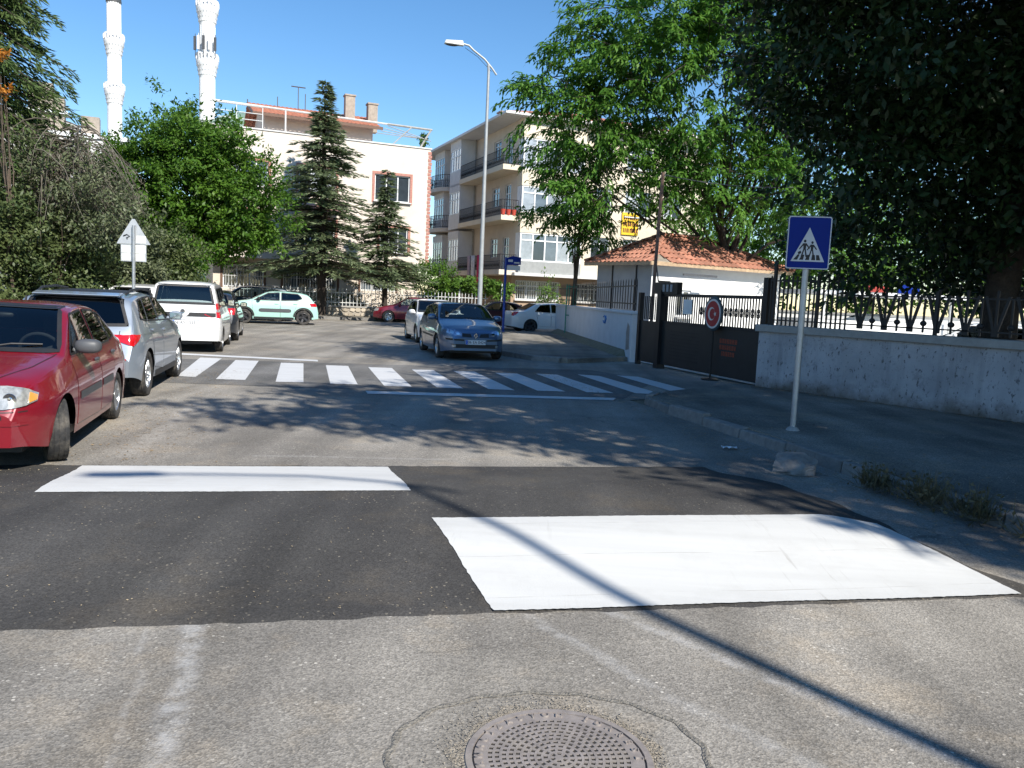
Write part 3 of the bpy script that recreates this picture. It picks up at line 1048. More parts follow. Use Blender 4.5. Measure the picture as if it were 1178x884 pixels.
# ------------------------------------------------------------------ 1. red saloon at the left edge, nose to the camera
def red_saloon():
    c = Car('parked_car', 'dark red saloon nearest the camera at the left edge, nose towards us', P_RED, 4.15, 1.64, 2.47, 0.78, 0.292,
            [(2.075, 0.50), (2.05, 0.66), (1.98, 0.75), (1.82, 0.83), (1.5, 0.90), (1.08, 0.97), (1.02, 0.985), (0.30, 1.385), (0.1, 1.42), (-0.25, 1.435), (-0.7, 1.41), (-0.95, 1.37), (-1.52, 1.03), (-1.62, 1.01), (-1.95, 0.99), (-2.04, 0.93), (-2.075, 0.6)],
            [(2.075, 0.72), (1.3, 0.83), (0.9, 0.885), (-1.3, 0.935), (-2.075, 0.9)], sill=0.19, nose=0.71, nose_r=0.44, rim='steel', tw=0.18)
    # windscreen, rear screen, side windows
    c.window('x', 1, [(-0.52, 1.375), (0, 1.39), (0.52, 1.375)], [(-0.67, 0.985), (0, 1.0), (0.67, 0.985)], 'windscreen', 0.035)
    c.window('x', -1, [(-0.48, 1.345), (0.48, 1.345)], [(-0.6, 1.06), (0.6, 1.06)], 'rear_window', 0.03)
    for s in (-1, 1):
        c.window('y', s, [(0.30, 1.315), (-0.17, 1.35)], [(0.83, 0.945), (-0.17, 0.955)], 'front_side_window', 0.022)
        c.window('y', s, [(-0.25, 1.35), (-0.72, 1.325)], [(-0.25, 0.957), (-0.98, 0.975)], 'rear_side_window', 0.022)
        c.window('y', s, [(-0.77, 1.315), (-0.95, 1.27)], [(-1.03, 0.98), (-1.3, 1.02)], 'quarter_window', 0.02, nu=5)
        c.door(s, [(0.86, 0.915), (-0.19, 0.925)], [(0.86, 0.27), (-0.19, 0.25)], -0.06, 0.83, M_GREYPL)
        c.door(s, [(-0.215, 0.925), (-1.0, 0.945)], [(-0.215, 0.25), (-0.82, 0.27)], -0.92, 0.85, M_GREYPL)
        c.strip('side_moulding', M_GREYPL, 'y', s, [(0.80, 0.545), (-0.16, 0.555)], 0.075, 0.010)
        c.strip('side_moulding', M_GREYPL, 'y', s, [(-0.24, 0.557), (-0.80, 0.565)], 0.075, 0.010)
        c.mirror(s, 0.62, 0.985, M_GREYPL, (0.085, 0.125, 0.072))
        # headlamps: big rounded lamp with an amber corner
        hd = lens(c, 'headlight', M_LAMP, 'x', 1, [(s * 0.30, 0.735), (s * 0.40, 0.755), (s * 0.52, 0.755), (s * 0.64, 0.735), (s * 0.70, 0.69)], [(s * 0.27, 0.585), (s * 0.40, 0.572), (s * 0.52, 0.575), (s * 0.64, 0.60), (s * 0.70, 0.63)], off=0.014, nu=14, nv=8)
        for (yy, zz, rr) in ((.40, .665, .055), (.55, .66, .05)):
            p_, n_ = c.hit('x', 1, s * yy, zz)
            mb = MB(); mb.lathe([(0, .022), (rr * .3, .021), (rr * .34, .012), (rr, .018), (rr * 1.05, .012)], 20, axis='x'); q_ = mb.build('reflector', M_CHROME, hd, True, loc=p_)
        lens(c, 'indicator', M_AMBER, 'x', 1, [(s * 0.655, 0.705), (s * 0.695, 0.675)], [(s * 0.655, 0.62), (s * 0.695, 0.638)], hd, 0.02, 5, 4)
        lens(c, 'tail_light', M_TAIL, 'x', -1, [(s * 0.42, 0.90), (s * 0.70, 0.90)], [(s * 0.42, 0.74), (s * 0.70, 0.74)])
        lens(c, 'bumper_vent', M_BLACK, 'x', 1, [(s * 0.34, 0.525), (s * 0.50, 0.525)], [(s * 0.34, 0.495), (s * 0.50, 0.495)], off=0.006, nv=2)
        # bonnet shut line
        c.strip('bonnet_gap', M_BLACK, 'z', 1, [(1.0, s * 0.66), (1.5, s * 0.58), (1.86, s * 0.40)], 0.009, 0.003)
    c.strip('bumper_gap', M_BLACK, 'x', 1, [(-0.66, 0.555), (0, 0.55), (0.66, 0.555)], 0.009, 0.003, n=30)
    c.strip('bumper_crease', P_RED, 'x', 1, [(-0.66, 0.45), (0, 0.45), (0.66, 0.45)], 0.02, 0.008, n=30)
    lens(c, 'lower_grille', M_BLACK, 'x', 1, [(-0.36, 0.44), (0.36, 0.44)], [(-0.33, 0.33), (0.33, 0.33)])
    lens(c, 'grille', M_BLACK, 'x', 1, [(-0.24, 0.68), (0.24, 0.68)], [(-0.2, 0.6), (0.2, 0.6)])
    for y0 in (0.02, -0.48):
        p0, n0 = c.hit('x', 1, y0, 0.99); p1, n1 = c.hit('x', 1, y0 + 0.5, 1.035)
        mb = MB(); mb.tube([p0 + n0 * .02, (p0 + n0 * .02).lerp(p1 + n1 * .03, .5) + Vector((0.0, 0, 0.015)), p1 + n1 * .012], 0.009, 6); mb.build('wiper', M_BLACK, c.root)
    mb = MB(); mb.tube([(-0.5, 0, 1.41), (-0.54, 0, 1.47)], 0.012, 6); mb.build('antenna', M_BLACK, c.root)
    mb = MB(); mb.ellipsoid((0.28, 0.0, 1.29), 0.03, 0.11, 0.03, 10, 6, .7); mb.build('inner_mirror', M_BLACK, c.root, True)
    c.interior((0.05, -0.75), 0.47, dash_x=0.72, dash_z=0.97, pale=False)
    # nose axle at G(-4.28, 7.51) is the outer edge of the right-hand (its left) front tyre
    h = ROADANG + math.pi
    fwd = Vector((math.cos(h), math.sin(h))); left = Vector((-fwd.y, fwd.x))
    tyre = Vector((-4.16, 7.42))
    ctr = tyre - fwd * c.xf - left * (c.W / 2 - 0.02)
    c.finish(ctr, h + R(1.0))
    for w in c.root.children:
        if w.name.startswith('wheel') and w.location.x > 0: w.rotation_euler.z += R(20)   # front wheels are steered
red_saloon()

# ------------------------------------------------------------------ 2. silver crossover, tail to the camera
def silver_crossover():
    c = Car('parked_car', 'silver blue crossover behind the red saloon, seen from its rear with red tail lamps', P_SILVER, 4.24, 1.79, 2.65, 0.85, 0.335,
            [(2.12, 0.6), (2.09, 0.8), (1.95, 0.92), (1.4, 1.03), (1.0, 1.08), (0.92, 1.1), (0.22, 1.46), (0.0, 1.5), (-0.5, 1.53), (-1.1, 1.51), (-1.58, 1.46), (-1.68, 1.43), (-1.98, 1.02), (-2.03, 0.95), (-2.09, 0.8), (-2.12, 0.55)],
            [(2.12, 0.8), (1.2, 0.95), (0.8, 0.985), (-1.4, 1.05), (-2.12, 1.0)], sill=0.24, rim='multi', tail=0.86, tail_r=0.3, glass=M_DKGLASS, end_z=(0.3, 0.34), tw=0.21)
    c.window('x', -1, [(-0.56, 1.425), (0.56, 1.425)], [(-0.70, 1.06), (0, 1.045), (0.70, 1.06)], 'rear_window', 0.04)
    c.window('x', 1, [(-0.56, 1.45), (0.56, 1.45)], [(-0.7, 1.13), (0.7, 1.13)], 'windscreen', 0.03)
    for s in (-1, 1):
        c.window('y', s, [(0.30, 1.41), (-0.28, 1.445)], [(0.80, 1.055), (-0.28, 1.075)], 'front_side_window', 0.025)
        c.window('y', s, [(-0.36, 1.445), (-1.0, 1.425)], [(-0.36, 1.078), (-1.12, 1.10)], 'rear_side_window', 0.025)
        c.window('y', s, [(-1.06, 1.42), (-1.3, 1.39)], [(-1.18, 1.10), (-1.56, 1.14)], 'quarter_window', 0.022, nu=5)
        c.door(s, [(0.86, 1.02), (-0.30, 1.04)], [(0.80, 0.34), (-0.30, 0.32)], -0.18, 0.93)
        c.door(s, [(-0.33, 1.04), (-1.16, 1.065)], [(-0.33, 0.32), (-0.98, 0.40)], -1.02, 0.96)
        c.strip('sill_trim', M_BLACK, 'y', s, [(0.85, 0.285), (-0.87, 0.285)], 0.09, 0.008)
        c.strip('shoulder_crease', P_SILVER, 'y', s, [(1.3, 0.90), (-1.9, 0.93)], 0.02, 0.007)
        c.mirror(s, 0.62, 1.09, P_SILVER)
        t = lens(c, 'tail_light', M_TAIL, 'x', -1, [(s * 0.36, 0.895), (s * 0.60, 0.915), (s * 0.80, 0.93)], [(s * 0.36, 0.855), (s * 0.62, 0.835), (s * 0.80, 0.77)], off=0.016, nu=14)
        lens(c, 'tail_light_wrap', M_TAIL, 'y', s, [(-1.78, 0.925), (-2.03, 0.925)], [(-1.90, 0.85), (-2.06, 0.77)], t, off=0.014, nu=8)
        lens(c, 'reflector', M_TAIL, 'x', -1, [(s * 0.42, 0.60), (s * 0.72, 0.60)], [(s * 0.42, 0.575), (s * 0.72, 0.575)], off=0.008, nv=2)
        lens(c, 'exhaust_trim', M_CHROME, 'x', -1, [(s * 0.45, 0.40), (s * 0.62, 0.40)], [(s * 0.45, 0.375), (s * 0.62, 0.375)], off=0.012, nv=2)
        mb = MB(); zz = 1.5
        mb.tube([(0.15, s * 0.60, 1.47), (0.05, s * 0.60, 1.53), (-0.5, s * 0.60, 1.56), (-1.2, s * 0.59, 1.54), (-1.42, s * 0.58, 1.48)], 0.018, 8)
        mb.build('roof_rail', M_BLACK, c.root, True)
        lens(c, 'headlight', M_LAMP, 'x', 1, [(s * 0.4, 0.84), (s * 0.74, 0.86)], [(s * 0.4, 0.74), (s * 0.74, 0.74)])
    lens(c, 'rear_bumper_trim', M_GREYPL, 'x', -1, [(-0.70, 0.47), (0, 0.5), (0.70, 0.47)], [(-0.62, 0.35), (0, 0.35), (0.62, 0.35)], off=0.008, nu=20)
    c.strip('tailgate_gap', M_BLACK, 'x', -1, [(-0.62, 0.98), (-0.60, 0.7), (0, 0.67), (0.60, 0.7), (0.62, 0.98)], 0.011, 0.003)
    mb = MB(); mb.hexa([(-1.72, -.56, 1.44), (-1.54, -.57, 1.47), (-1.54, .57, 1.47), (-1.72, .56, 1.44)], [(-1.75, -.56, 1.465), (-1.52, -.57, 1.50), (-1.52, .57, 1.50), (-1.75, .56, 1.465)]); mb.build('roof_spoiler', P_SILVER, c.root, bevel=0.008)
    c.patch('glass_roof_panel', M_BLACK, 'z', 1, [(-1.45, 0.5), (0.0, 0.52)], [(-1.45, -0.5), (0.0, -0.52)], 0.005, 12, 8)
    c.plate(-1, 0.76, '06 DK 318')
    lens(c, 'badge_strip', M_CHROME, 'x', -1, [(-0.22, 0.875), (0.22, 0.875)], [(-0.22, 0.845), (0.22, 0.845)], off=0.008, nv=2)
    c.interior((0.1, -0.8), 0.55, dash_x=0.72, dash_z=1.06)
    h = ROADANG
    fwd = Vector((math.cos(h), math.sin(h))); left = Vector((-fwd.y, fwd.x))
    tyre = Vector((-5.36, 11.95))
    ctr = tyre - fwd * c.xr + left * (c.W / 2 - 0.02)
    c.finish(ctr, h - R(1.5))
silver_crossover()

# ------------------------------------------------------------------ 3. white compact van
def white_van():
    c = Car('parked_van', 'white compact van with black band across its tailgate, parked past the crossing', P_WHITE, 3.96, 1.72, 2.51, 0.78, 0.30,
            [(1.98, 0.6), (1.95, 0.8), (1.8, 0.95), (1.3, 1.08), (1.05, 1.14), (0.35, 1.66), (0.1, 1.70), (-0.6, 1.73), (-1.5, 1.72), (-1.80, 1.68), (-1.87, 1.62), (-1.94, 1.0), (-1.96, 0.8), (-1.98, 0.5)],
            [(1.98, 0.8), (1.0, 1.0), (-1.98, 1.06)], sill=0.22, tum=0.2, tail=0.93, tail_r=0.2, end_z=(0.26, 0.3), tw=0.18, rim='steel', sig=0.028, glass=M_CLGLASS)
    c.root['category'] = 'van'
    gl = c.window('x', -1, [(-0.58, 1.615), (0.58, 1.615)], [(-0.66, 1.20), (0.66, 1.20)], 'rear_window', 0.05)
    c.patch('window_surround', M_BLACK, 'x', -1, [(-0.70, 1.195), (0.70, 1.195)], [(-0.72, 1.165), (0.72, 1.165)], 0.006, 12, 2)
    c.window('x', 1, [(-0.6, 1.64), (0.6, 1.64)], [(-0.7, 1.17), (0.7, 1.17)], 'windscreen', 0.03)
    c.patch('tailgate_band', M_BLACK, 'x', -1, [(-0.72, 0.975), (0.72, 0.975)], [(-0.72, 0.875), (0.72, 0.875)], 0.006, 14, 3)
    p, n_ = c.hit('x', -1, 0.03, 0.99)
    mb = MB(); mb.lathe([(0.0, -0.03), (0.13, -0.025), (0.155, -0.005), (0.15, 0.03)], 28, c=(p.x, 0.03, 1.0), axis='x'); bd = mb.build('badge_boss', P_WHITE, c.root, True)
    mb = MB(); mb.lathe([(0.0, -0.042), (0.05, -0.04), (0.056, -0.02)], 20, c=(p.x, 0.03, 1.0), axis='x'); mb.build('round_emblem', M_GREYPL, bd, True)
    mb = MB(); mb.lathe([(0.034, -0.044), (0.04, -0.0445), (0.04, -0.038)], 20, c=(p.x, 0.03, 1.0), axis='x'); mb.build('emblem_ring', M_CHROME, bd, True)
    for s in (-1, 1):
        t = lens(c, 'tail_light', M_TAIL, 'x', -1, [(s * 0.715, 1.21), (s * 0.80, 1.21)], [(s * 0.735, 0.86), (s * 0.82, 0.86)], off=0.012, nu=6, nv=10)
        lens(c, 'reverse_lens', M_LAMP, 'x', -1, [(s * 0.72, 1.06), (s * 0.80, 1.06)], [(s * 0.725, 1.0), (s * 0.81, 1.0)], t, off=0.017, nu=4, nv=3)
        lens(c, 'tail_light_wrap', M_TAIL, 'y', s, [(-1.78, 1.2), (-1.92, 1.2)], [(-1.84, 0.87), (-1.95, 0.87)], t, off=0.01, nu=5)
        c.window('y', s, [(0.45, 1.55), (-0.25, 1.58)], [(0.98, 1.09), (-0.25, 1.12)], 'front_side_window', 0.025)
        c.window('y', s, [(-0.33, 1.58), (-1.0, 1.57)], [(-0.33, 1.125), (-1.0, 1.14)], 'rear_side_window', 0.025)
        c.window('y', s, [(-1.08, 1.57), (-1.6, 1.55)], [(-1.08, 1.145), (-1.6, 1.16)], 'quarter_window', 0.025)
        c.mirror(s, 0.78, 1.15, M_BLACK, (0.08, 0.1, 0.1))
    c.plate(-1, 0.725, '06 AY 1253')
    c.strip('bumper_gap', M_BLACK, 'x', -1, [(-0.8, 0.62), (0.8, 0.62)], 0.008, 0.003)
    lens(c, 'plate_recess', M_GREYPL, 'x', -1, [(-0.36, 0.80), (0.36, 0.80)], [(-0.36, 0.79), (0.36, 0.79)], nv=1)
    c.interior((0.1, -0.75), 0.6, dash_x=0.85, dash_z=1.08)
    h = ROADANG
    fwd = Vector((math.cos(h), math.sin(h))); left = Vector((-fwd.y, fwd.x))
    tyre = Vector((-7.30, 20.3))
    c.finish(tyre - fwd * c.xr + left * (c.W / 2), h + R(0.5))
white_van()

# ------------------------------------------------------------------ generic saloons / hatchbacks further off
def hatch(label, paint, loc, heading, H=1.48, L=4.0, W=1.74, rim='spoke', tall=False, glass=None, saloon=False, text=None, rails=False, suv=False, group='cars parked along the street', full=True, tailc=None):
    hl = L / 2
    k = H / 1.47
    if saloon:
        top = [(hl, 0.5), (hl - .03, 0.68), (hl - .14, 0.77), (hl - .6, 0.88), (hl - 1.08, 0.98), (hl - 1.12, 0.99), (hl - 1.85, H - .05), (hl - 2.2, H), (hl - 2.7, H - .02), (-hl + 1.28, H - .07), (-hl + .62, 1.05), (-hl + .5, 1.03), (-hl + .1, 1.0), (-hl + .03, .92), (-hl, .55)]
        roof_end = -hl + 1.25
    else:
        top = [(hl, 0.5), (hl - .03, 0.7 * k), (hl - .14, 0.80 * k), (hl - .6, 0.92 * k), (hl - 1.0, 1.0 * k), (hl - 1.05, 1.01 * k), (hl - 1.78, H - .05), (hl - 2.1, H), (hl - 2.8, H - .01), (-hl + .62, H - .06), (-hl + .42, H - .12), (-hl + .14, 1.0 * k), (-hl + .06, .85 * k), (-hl, .55)]
        roof_end = -hl + .6
    zb = 0.93 * k
    c = Car('parked_car', label, paint, L, W, L * 0.62, 0.82, 0.31 if not suv else 0.35, top, [(hl, 0.74 * k), (hl - 0.9, zb - 0.05), (-hl, zb + .06)], sill=0.2 if not suv else 0.27, rim=rim, glass=glass or M_DKGLASS, lod=0, group=group)
    ws0, ws1 = zb + 0.10, H - 0.07
    c.window('x', 1, [(-0.55, ws1), (0.55, ws1)], [(-0.68, ws0), (0, ws0 + .01), (0.68, ws0)], 'windscreen', 0.035, nu=10, nv=6)
    if saloon: c.window('x', -1, [(-0.5, H - .1), (0.5, H - .1)], [(-0.6, 1.09), (0.6, 1.09)], 'rear_window', 0.03, nu=8, nv=5)
    else: c.window('x', -1, [(-0.52, H - .13), (0.52, H - .13)], [(-0.62, zb + .12), (0.62, zb + .12)], 'rear_window', 0.03, nu=8, nv=5)
    a0, a1 = hl - 1.35, hl - 1.85
    for s in (-1, 1):
        mid = (a1 + roof_end) / 2 - 0.02
        c.window('y', s, [(a1 + .02, H - .12), (mid + .04, H - .10)], [(a0 + .06, zb + .05), (mid + .04, zb + .065)], 'front_side_window', 0.025, nu=8, nv=5)
        c.window('y', s, [(mid - .04, H - .10), (roof_end + .18, H - .15)], [(mid - .04, zb + .066), (roof_end - .12, zb + .09)], 'rear_side_window', 0.025, nu=8, nv=5)
        c.door(s, [(a0 + .1, zb), (mid + .01, zb + .02)], [(a0 + .05, .32), (mid + .01, .31)], mid + .14, zb - .09)
        c.door(s, [(mid - .015, zb + .02), (roof_end - .08, zb + .04)], [(mid - .015, .31), (c.xr + .42, .33)], roof_end + .05, zb - .07)
        c.mirror(s, a0 - .06, zb + .07, paint)
        lens(c, 'headlight', M_LAMP, 'x', 1, [(s * .42, .73 * k), (s * .60, .755 * k), (s * .74, .75 * k)], [(s * .40, .64 * k), (s * .6, .61 * k), (s * .75, .63 * k)], nu=8)
        t = lens(c, 'tail_light', M_TAIL, 'x', -1, [(s * .5, .95 * k), (s * .76, .97 * k)], [(s * .55, .80 * k), (s * .76, .78 * k)], nu=6)
        lens(c, 'tail_light_wrap', M_TAIL, 'y', s, [(-hl + .3, .965 * k), (-hl + .07, .96 * k)], [(-hl + .16, .83 * k), (-hl + .05, .80 * k)], t, nu=5, off=0.012)
        if rails:
            mb = MB(); mb.tube([(a1 - .1, s * .58, H - .03), (a1 - .3, s * .58, H + .03), (roof_end + .3, s * .57, H + .02), (roof_end + .15, s * .57, H - .05)], .017, 6); mb.build('roof_rail', M_GREYPL, c.root, True)
    lens(c, 'grille', M_BLACK, 'x', 1, [(-.36, .68 * k), (.36, .68 * k)], [(-.32, .60 * k), (.32, .60 * k)], nv=2)
    lens(c, 'lower_grille', M_BLACK, 'x', 1, [(-.5, .40), (.5, .40)], [(-.44, .29), (.44, .29)], nv=3)
    if text:
        c.plate(1, .50, text); c.plate(-1, .62, text)
    c.interior((0.05, -0.8), .5 * k, dash_x=a0 - .15, dash_z=zb + .07)
    c.finish(loc, heading)
    return c

# 4. steel blue hatchback facing the camera
def blue_hatch():
    c = Car('parked_car', 'steel blue hatchback facing the camera in tree shade beside the right kerb', P_BLUE, 4.21, 1.78, 2.625, 0.88, 0.315,
            [(2.105, 0.52), (2.08, 0.70), (1.98, 0.80), (1.7, 0.89), (1.25, 0.98), (1.08, 1.02), (1.02, 1.04), (0.25, 1.41), (0.0, 1.45), (-0.6, 1.455), (-1.2, 1.40), (-1.55, 1.34), (-1.68, 1.28), (-1.85, 1.0), (-2.02, 0.97), (-2.08, 0.85), (-2.105, 0.5)],
            [(2.105, 0.75), (1.2, 0.90), (-2.1, 0.98)], sill=0.2, rim='spoke', nose=0.64, nose_r=0.46, tw=0.2)
    c.window('x', 1, [(-0.56, 1.395), (0, 1.41), (0.56, 1.395)], [(-0.72, 1.05), (0, 1.06), (0.72, 1.05)], 'windscreen', 0.035)
    c.window('x', -1, [(-0.5, 1.28), (0.5, 1.28)], [(-0.6, 1.05), (0.6, 1.05)], 'rear_window', 0.03)
    for s in (-1, 1):
        c.window('y', s, [(0.22, 1.345), (-0.38, 1.38)], [(0.85, 0.985), (-0.38, 1.0)], 'front_side_window', 0.025, M_DKGLASS)
        c.window('y', s, [(-0.46, 1.38), (-1.2, 1.31)], [(-0.46, 1.0), (-1.45, 1.05)], 'rear_side_window', 0.025, M_DKGLASS)
        c.door(s, [(0.92, 0.95), (-0.40, 0.965)], [(0.86, 0.3), (-0.40, 0.28)], -0.26, 0.87)
        c.door(s, [(-0.43, 0.965), (-1.3, 0.99)], [(-0.43, 0.28), (-0.95, 0.33)], -1.15, 0.9)
        c.strip('side_moulding', M_BLACK, 'y', s, [(0.8, 0.55), (-0.95, 0.57)], 0.05, 0.009)
        c.mirror(s, 0.66, 1.03, P_BLUE, (0.08, 0.12, 0.08))
        hd = lens(c, 'headlight', M_LAMPX, 'x', 1, [(s * .36, .70), (s * .52, .775), (s * .70, .80)], [(s * .36, .635), (s * .54, .635), (s * .72, .70)], off=.012, nu=12)
        lens(c, 'bulb', M_CHROME, 'x', 1, [(s * .42, .70), (s * .50, .715)], [(s * .42, .655), (s * .50, .655)], hd, .017, 4, 3)
        lens(c, 'bulb', M_CHROME, 'x', 1, [(s * .57, .745), (s * .64, .755)], [(s * .57, .68), (s * .64, .69)], hd, .017, 4, 3)
        lens(c, 'grille', M_BLACK, 'x', 1, [(s * .13, .685), (s * .35, .70)], [(s * .10, .60), (s * .35, .61)], nu=8)
        lens(c, 'fog_light', M_LAMP, 'x', 1, [(s * .52, .405), (s * .60, .405)], [(s * .52, .345), (s * .60, .345)], nu=4, nv=3, off=.012)
        c.strip('bumper_trim', M_BLACK, 'x', 1, [(s * .30, .525), (s * .74, .545)], .045, .008)
        lens(c, 'tail_light', M_TAIL, 'x', -1, [(s * .5, .95), (s * .78, .95)], [(s * .5, .78), (s * .78, .78)])
    lens(c, 'lower_grille', M_BLACK, 'x', 1, [(-.62, .425), (.62, .425)], [(-.56, .325), (.56, .325)], nu=20)
    # diamond emblem between the grilles
    p, n_ = c.hit('x', 1, 0, .645)
    mb = MB()
    o = [(0, .075), (.055, 0), (0, -.075), (-.055, 0)]; i_ = [(0, .045), (.03, 0), (0, -.045), (-.03, 0)]
    for k in range(4):
        a, b, c_, d = o[k], o[(k + 1) % 4], i_[(k + 1) % 4], i_[k]
        mb.prism([(p.x + .02, q[0], .645 + q[1]) for q in (a, b, c_, d)], (.012, 0, 0))
    mb.build('diamond_emblem', M_CHROME, c.root)
    c.plate(1, .475, '06 EA 0424')
    c.interior((0.05, -0.8), .5, dash_x=.75, dash_z=1.03)
    h = R(105 + 180 + 0.5)
    fwd = Vector((math.cos(h), math.sin(h)))
    nose = Vector((-0.98, 20.75))
    c.finish(nose - fwd * c.L / 2, h)
blue_hatch()

# 5. mint hatchback crossing at the far junction
def mint():
    c = Car('parked_car', 'pale mint green hatchback with dark bumper strips standing side on at the junction', P_MINT, 3.99, 1.74, 2.54, 0.79, 0.325,
            [(1.995, 0.55), (1.97, 0.78), (1.85, 0.90), (1.4, 1.0), (1.05, 1.05), (0.98, 1.07), (0.28, 1.42), (0.0, 1.46), (-0.6, 1.475), (-1.2, 1.43), (-1.5, 1.36), (-1.62, 1.28), (-1.86, 0.98), (-1.94, 0.9), (-1.97, 0.75), (-1.995, 0.5)],
            [(2, 0.82), (1.0, 0.98), (-2, 1.0)], sill=0.22, rim='dark', tw=0.2, lod=1, glass=M_CLGLASS)
    c.window('x', 1, [(-0.55, 1.40), (0.55, 1.40)], [(-0.7, 1.09), (0.7, 1.09)], 'windscreen', 0.03)
    c.window('x', -1, [(-0.5, 1.30), (0.5, 1.30)], [(-0.62, 1.05), (0.62, 1.05)], 'rear_window', 0.03, M_DKGLASS)
    for s in (-1, 1):
        c.window('y', s, [(0.2, 1.36), (-0.30, 1.40)], [(0.78, 1.05), (-0.30, 1.06)], 'front_side_window', 0.03)
        c.window('y', s, [(-0.38, 1.40), (-1.1, 1.36), (-1.22, 1.26)], [(-0.38, 1.06), (-1.05, 1.08), (-1.28, 1.16)], 'rear_side_window', 0.03, M_DKGLASS)
        c.door(s, [(0.88, 1.02), (-0.32, 1.035)], [(0.80, 0.32), (-0.32, 0.31)], -0.18, 0.90)
        c.door(s, [(-0.35, 1.035), (-1.1, 1.05)], [(-0.35, 0.31), (-0.85, 0.34)], -0.98, 0.92)
        c.patch('air_bump', M_GREYPL, 'y', s, [(0.58, 0.66), (0.5, 0.69), (-0.72, 0.69), (-0.80, 0.66)], [(0.58, 0.56), (0.5, 0.53), (-0.72, 0.53), (-0.80, 0.56)], 0.014, 14, 4)
        c.strip('sill_trim', M_BLACK, 'y', s, [(0.80, .27), (-0.92, .27)], .09, .008)
        for xa in (c.xf, c.xr):
            Ra = c.Rw + .085
            c.strip('arch_trim', M_BLACK, 'y', s, [(xa + Ra * math.cos(t), c.Rw + Ra * math.sin(t)) for t in np.linspace(.05, math.pi - .05, 20)], .075, .008)
        c.mirror(s, 0.58, 1.09, M_BLACK)
        lens(c, 'headlight', M_LAMP, 'x', 1, [(s * .42, .76), (s * .72, .78)], [(s * .42, .65), (s * .72, .66)])
        t = lens(c, 'tail_light', M_TAIL, 'x', -1, [(s * .5, .98), (s * .74, .98)], [(s * .5, .84), (s * .74, .84)])
        lens(c, 'tail_light_wrap', M_TAIL, 'y', s, [(-1.60, .97), (-1.90, .97)], [(-1.66, .83), (-1.94, .83)], t, off=.014, nu=6)
    lens(c, 'rear_bumper_trim', M_BLACK, 'x', -1, [(-.7, .55), (.7, .55)], [(-.66, .33), (.66, .33)], nu=14)
    lens(c, 'front_bumper_trim', M_BLACK, 'x', 1, [(-.6, .50), (.6, .50)], [(-.55, .30), (.55, .30)], nu=14)
    c.interior((0.05, -0.8), .52, dash_x=.7, dash_z=1.05)
    # wheels at (-11.97,35.7) and (-9.45,36.6)
    h = math.atan2(35.75 - 36.55, -12.1 + 9.5)
    fwd = Vector((math.cos(h), math.sin(h))); left = Vector((-fwd.y, fwd.x))
    mid = Vector((-10.75, 36.15))
    c.finish(mid - fwd * ((c.xf + c.xr) / 2) - left * (c.W / 2 - .1), h)
mint()

hatch('small white hatchback facing us, parked directly behind the steel blue hatchback', P_WHITE, (-2.85, 28.6), R(286), H=1.47, L=3.7, W=1.66, text='06 BT 571', rim='steel', glass=M_CLGLASS)
hatch('wine red saloon parked side on below the picket fence, nose to the left', P_WINE, (-5.6, 46.2 - 1.3), R(180 + 8), H=1.42, L=4.4, W=1.72, saloon=True, rim='spoke', glass=M_CLGLASS)
hatch('dark maroon saloon half hidden behind the lamp post and blue sign pole', P_MAROON, (-0.9, 41.6), R(180 + 10), H=1.43, L=4.3, saloon=True, glass=M_CLGLASS)
hatch('white saloon with a red tail lamp, its front hidden by the low white wall', P_WHITE, (1.75, 39.9), R(20), H=1.46, L=4.55, W=1.78, saloon=True, rim='dark', glass=M_DKGLASS)
hatch('black car just ahead of the white van, only its right flank showing', P_DARK, (-9.55, 25.6), ROADANG + R(1), H=1.5, L=4.3, rim='multi')
hatch('dark slate estate with roof rails behind the mint green hatchback', P_NAVY, (-13.0, 39.6), R(180 + 17), H=1.66, L=4.35, W=1.8, suv=True, rails=True, glass=M_CLGLASS)
hatch('white hatchback left of the white van, seen over the silver crossover', P_WHITE, (-11.9, 26.2), R(100), H=1.58, L=4.1, W=1.75, glass=M_DKGLASS)
hatch('white estate further left, just its roof above the silver crossover', P_WHITE, (-13.4, 25.4), R(20), H=1.6, L=4.4, W=1.75, rails=True, glass=M_DKGLASS)
hatch('graphite estate at the hedge, its roof behind the warning sign pole', P_DARK, (-17.2, 27.3), R(20), H=1.62, L=4.4, W=1.75, rails=True, glass=M_CLGLASS)
# ================================================================== BUILDINGS
M_CREAM = mat('pale_cream_render', (0.66, 0.585, 0.515), 0.9, var=0.07, scale=1.2, bump=0.15, bscale=40, dirt=(0.6, 0.5, 0.41), dscale=0.5, dcut=(0.5, 0.9))
M_CREAM2 = mat('yellow_cream_render', (0.66, 0.585, 0.46), 0.9, var=0.07, scale=1.2, dirt=(0.5, 0.42, 0.3), dscale=0.6, dcut=(0.5, 0.9))
M_BEIGE = mat('beige_render', (0.6, 0.53, 0.45), 0.9, var=0.08, scale=1.5)
M_TAN = mat('tan_ground_floor', (0.36, 0.26, 0.18), 0.9, var=0.1, scale=1.5)
M_OFFW = mat('off_white_render', (0.62, 0.61, 0.6), 0.9, var=0.08, scale=2)
M_BRICKT = mat('pink_brick_trim', (0.42, 0.2, 0.16), 0.9, var=0.25, scale=14)
M_FRAME = mat('white_window_frame', (0.75, 0.76, 0.77), 0.45, var=0.05)
M_BRFRAME = mat('brown_window_frame', (0.13, 0.07, 0.045), 0.6, var=0.15)
M_GLASSB = mat('window_glass', (0.035, 0.045, 0.055), 0.05, var=0.3, scale=1.2, coat=0.6)
M_CURT = mat('curtained_glass', (0.30, 0.33, 0.36), 0.1, var=0.3, scale=1.5, coat=0.8)
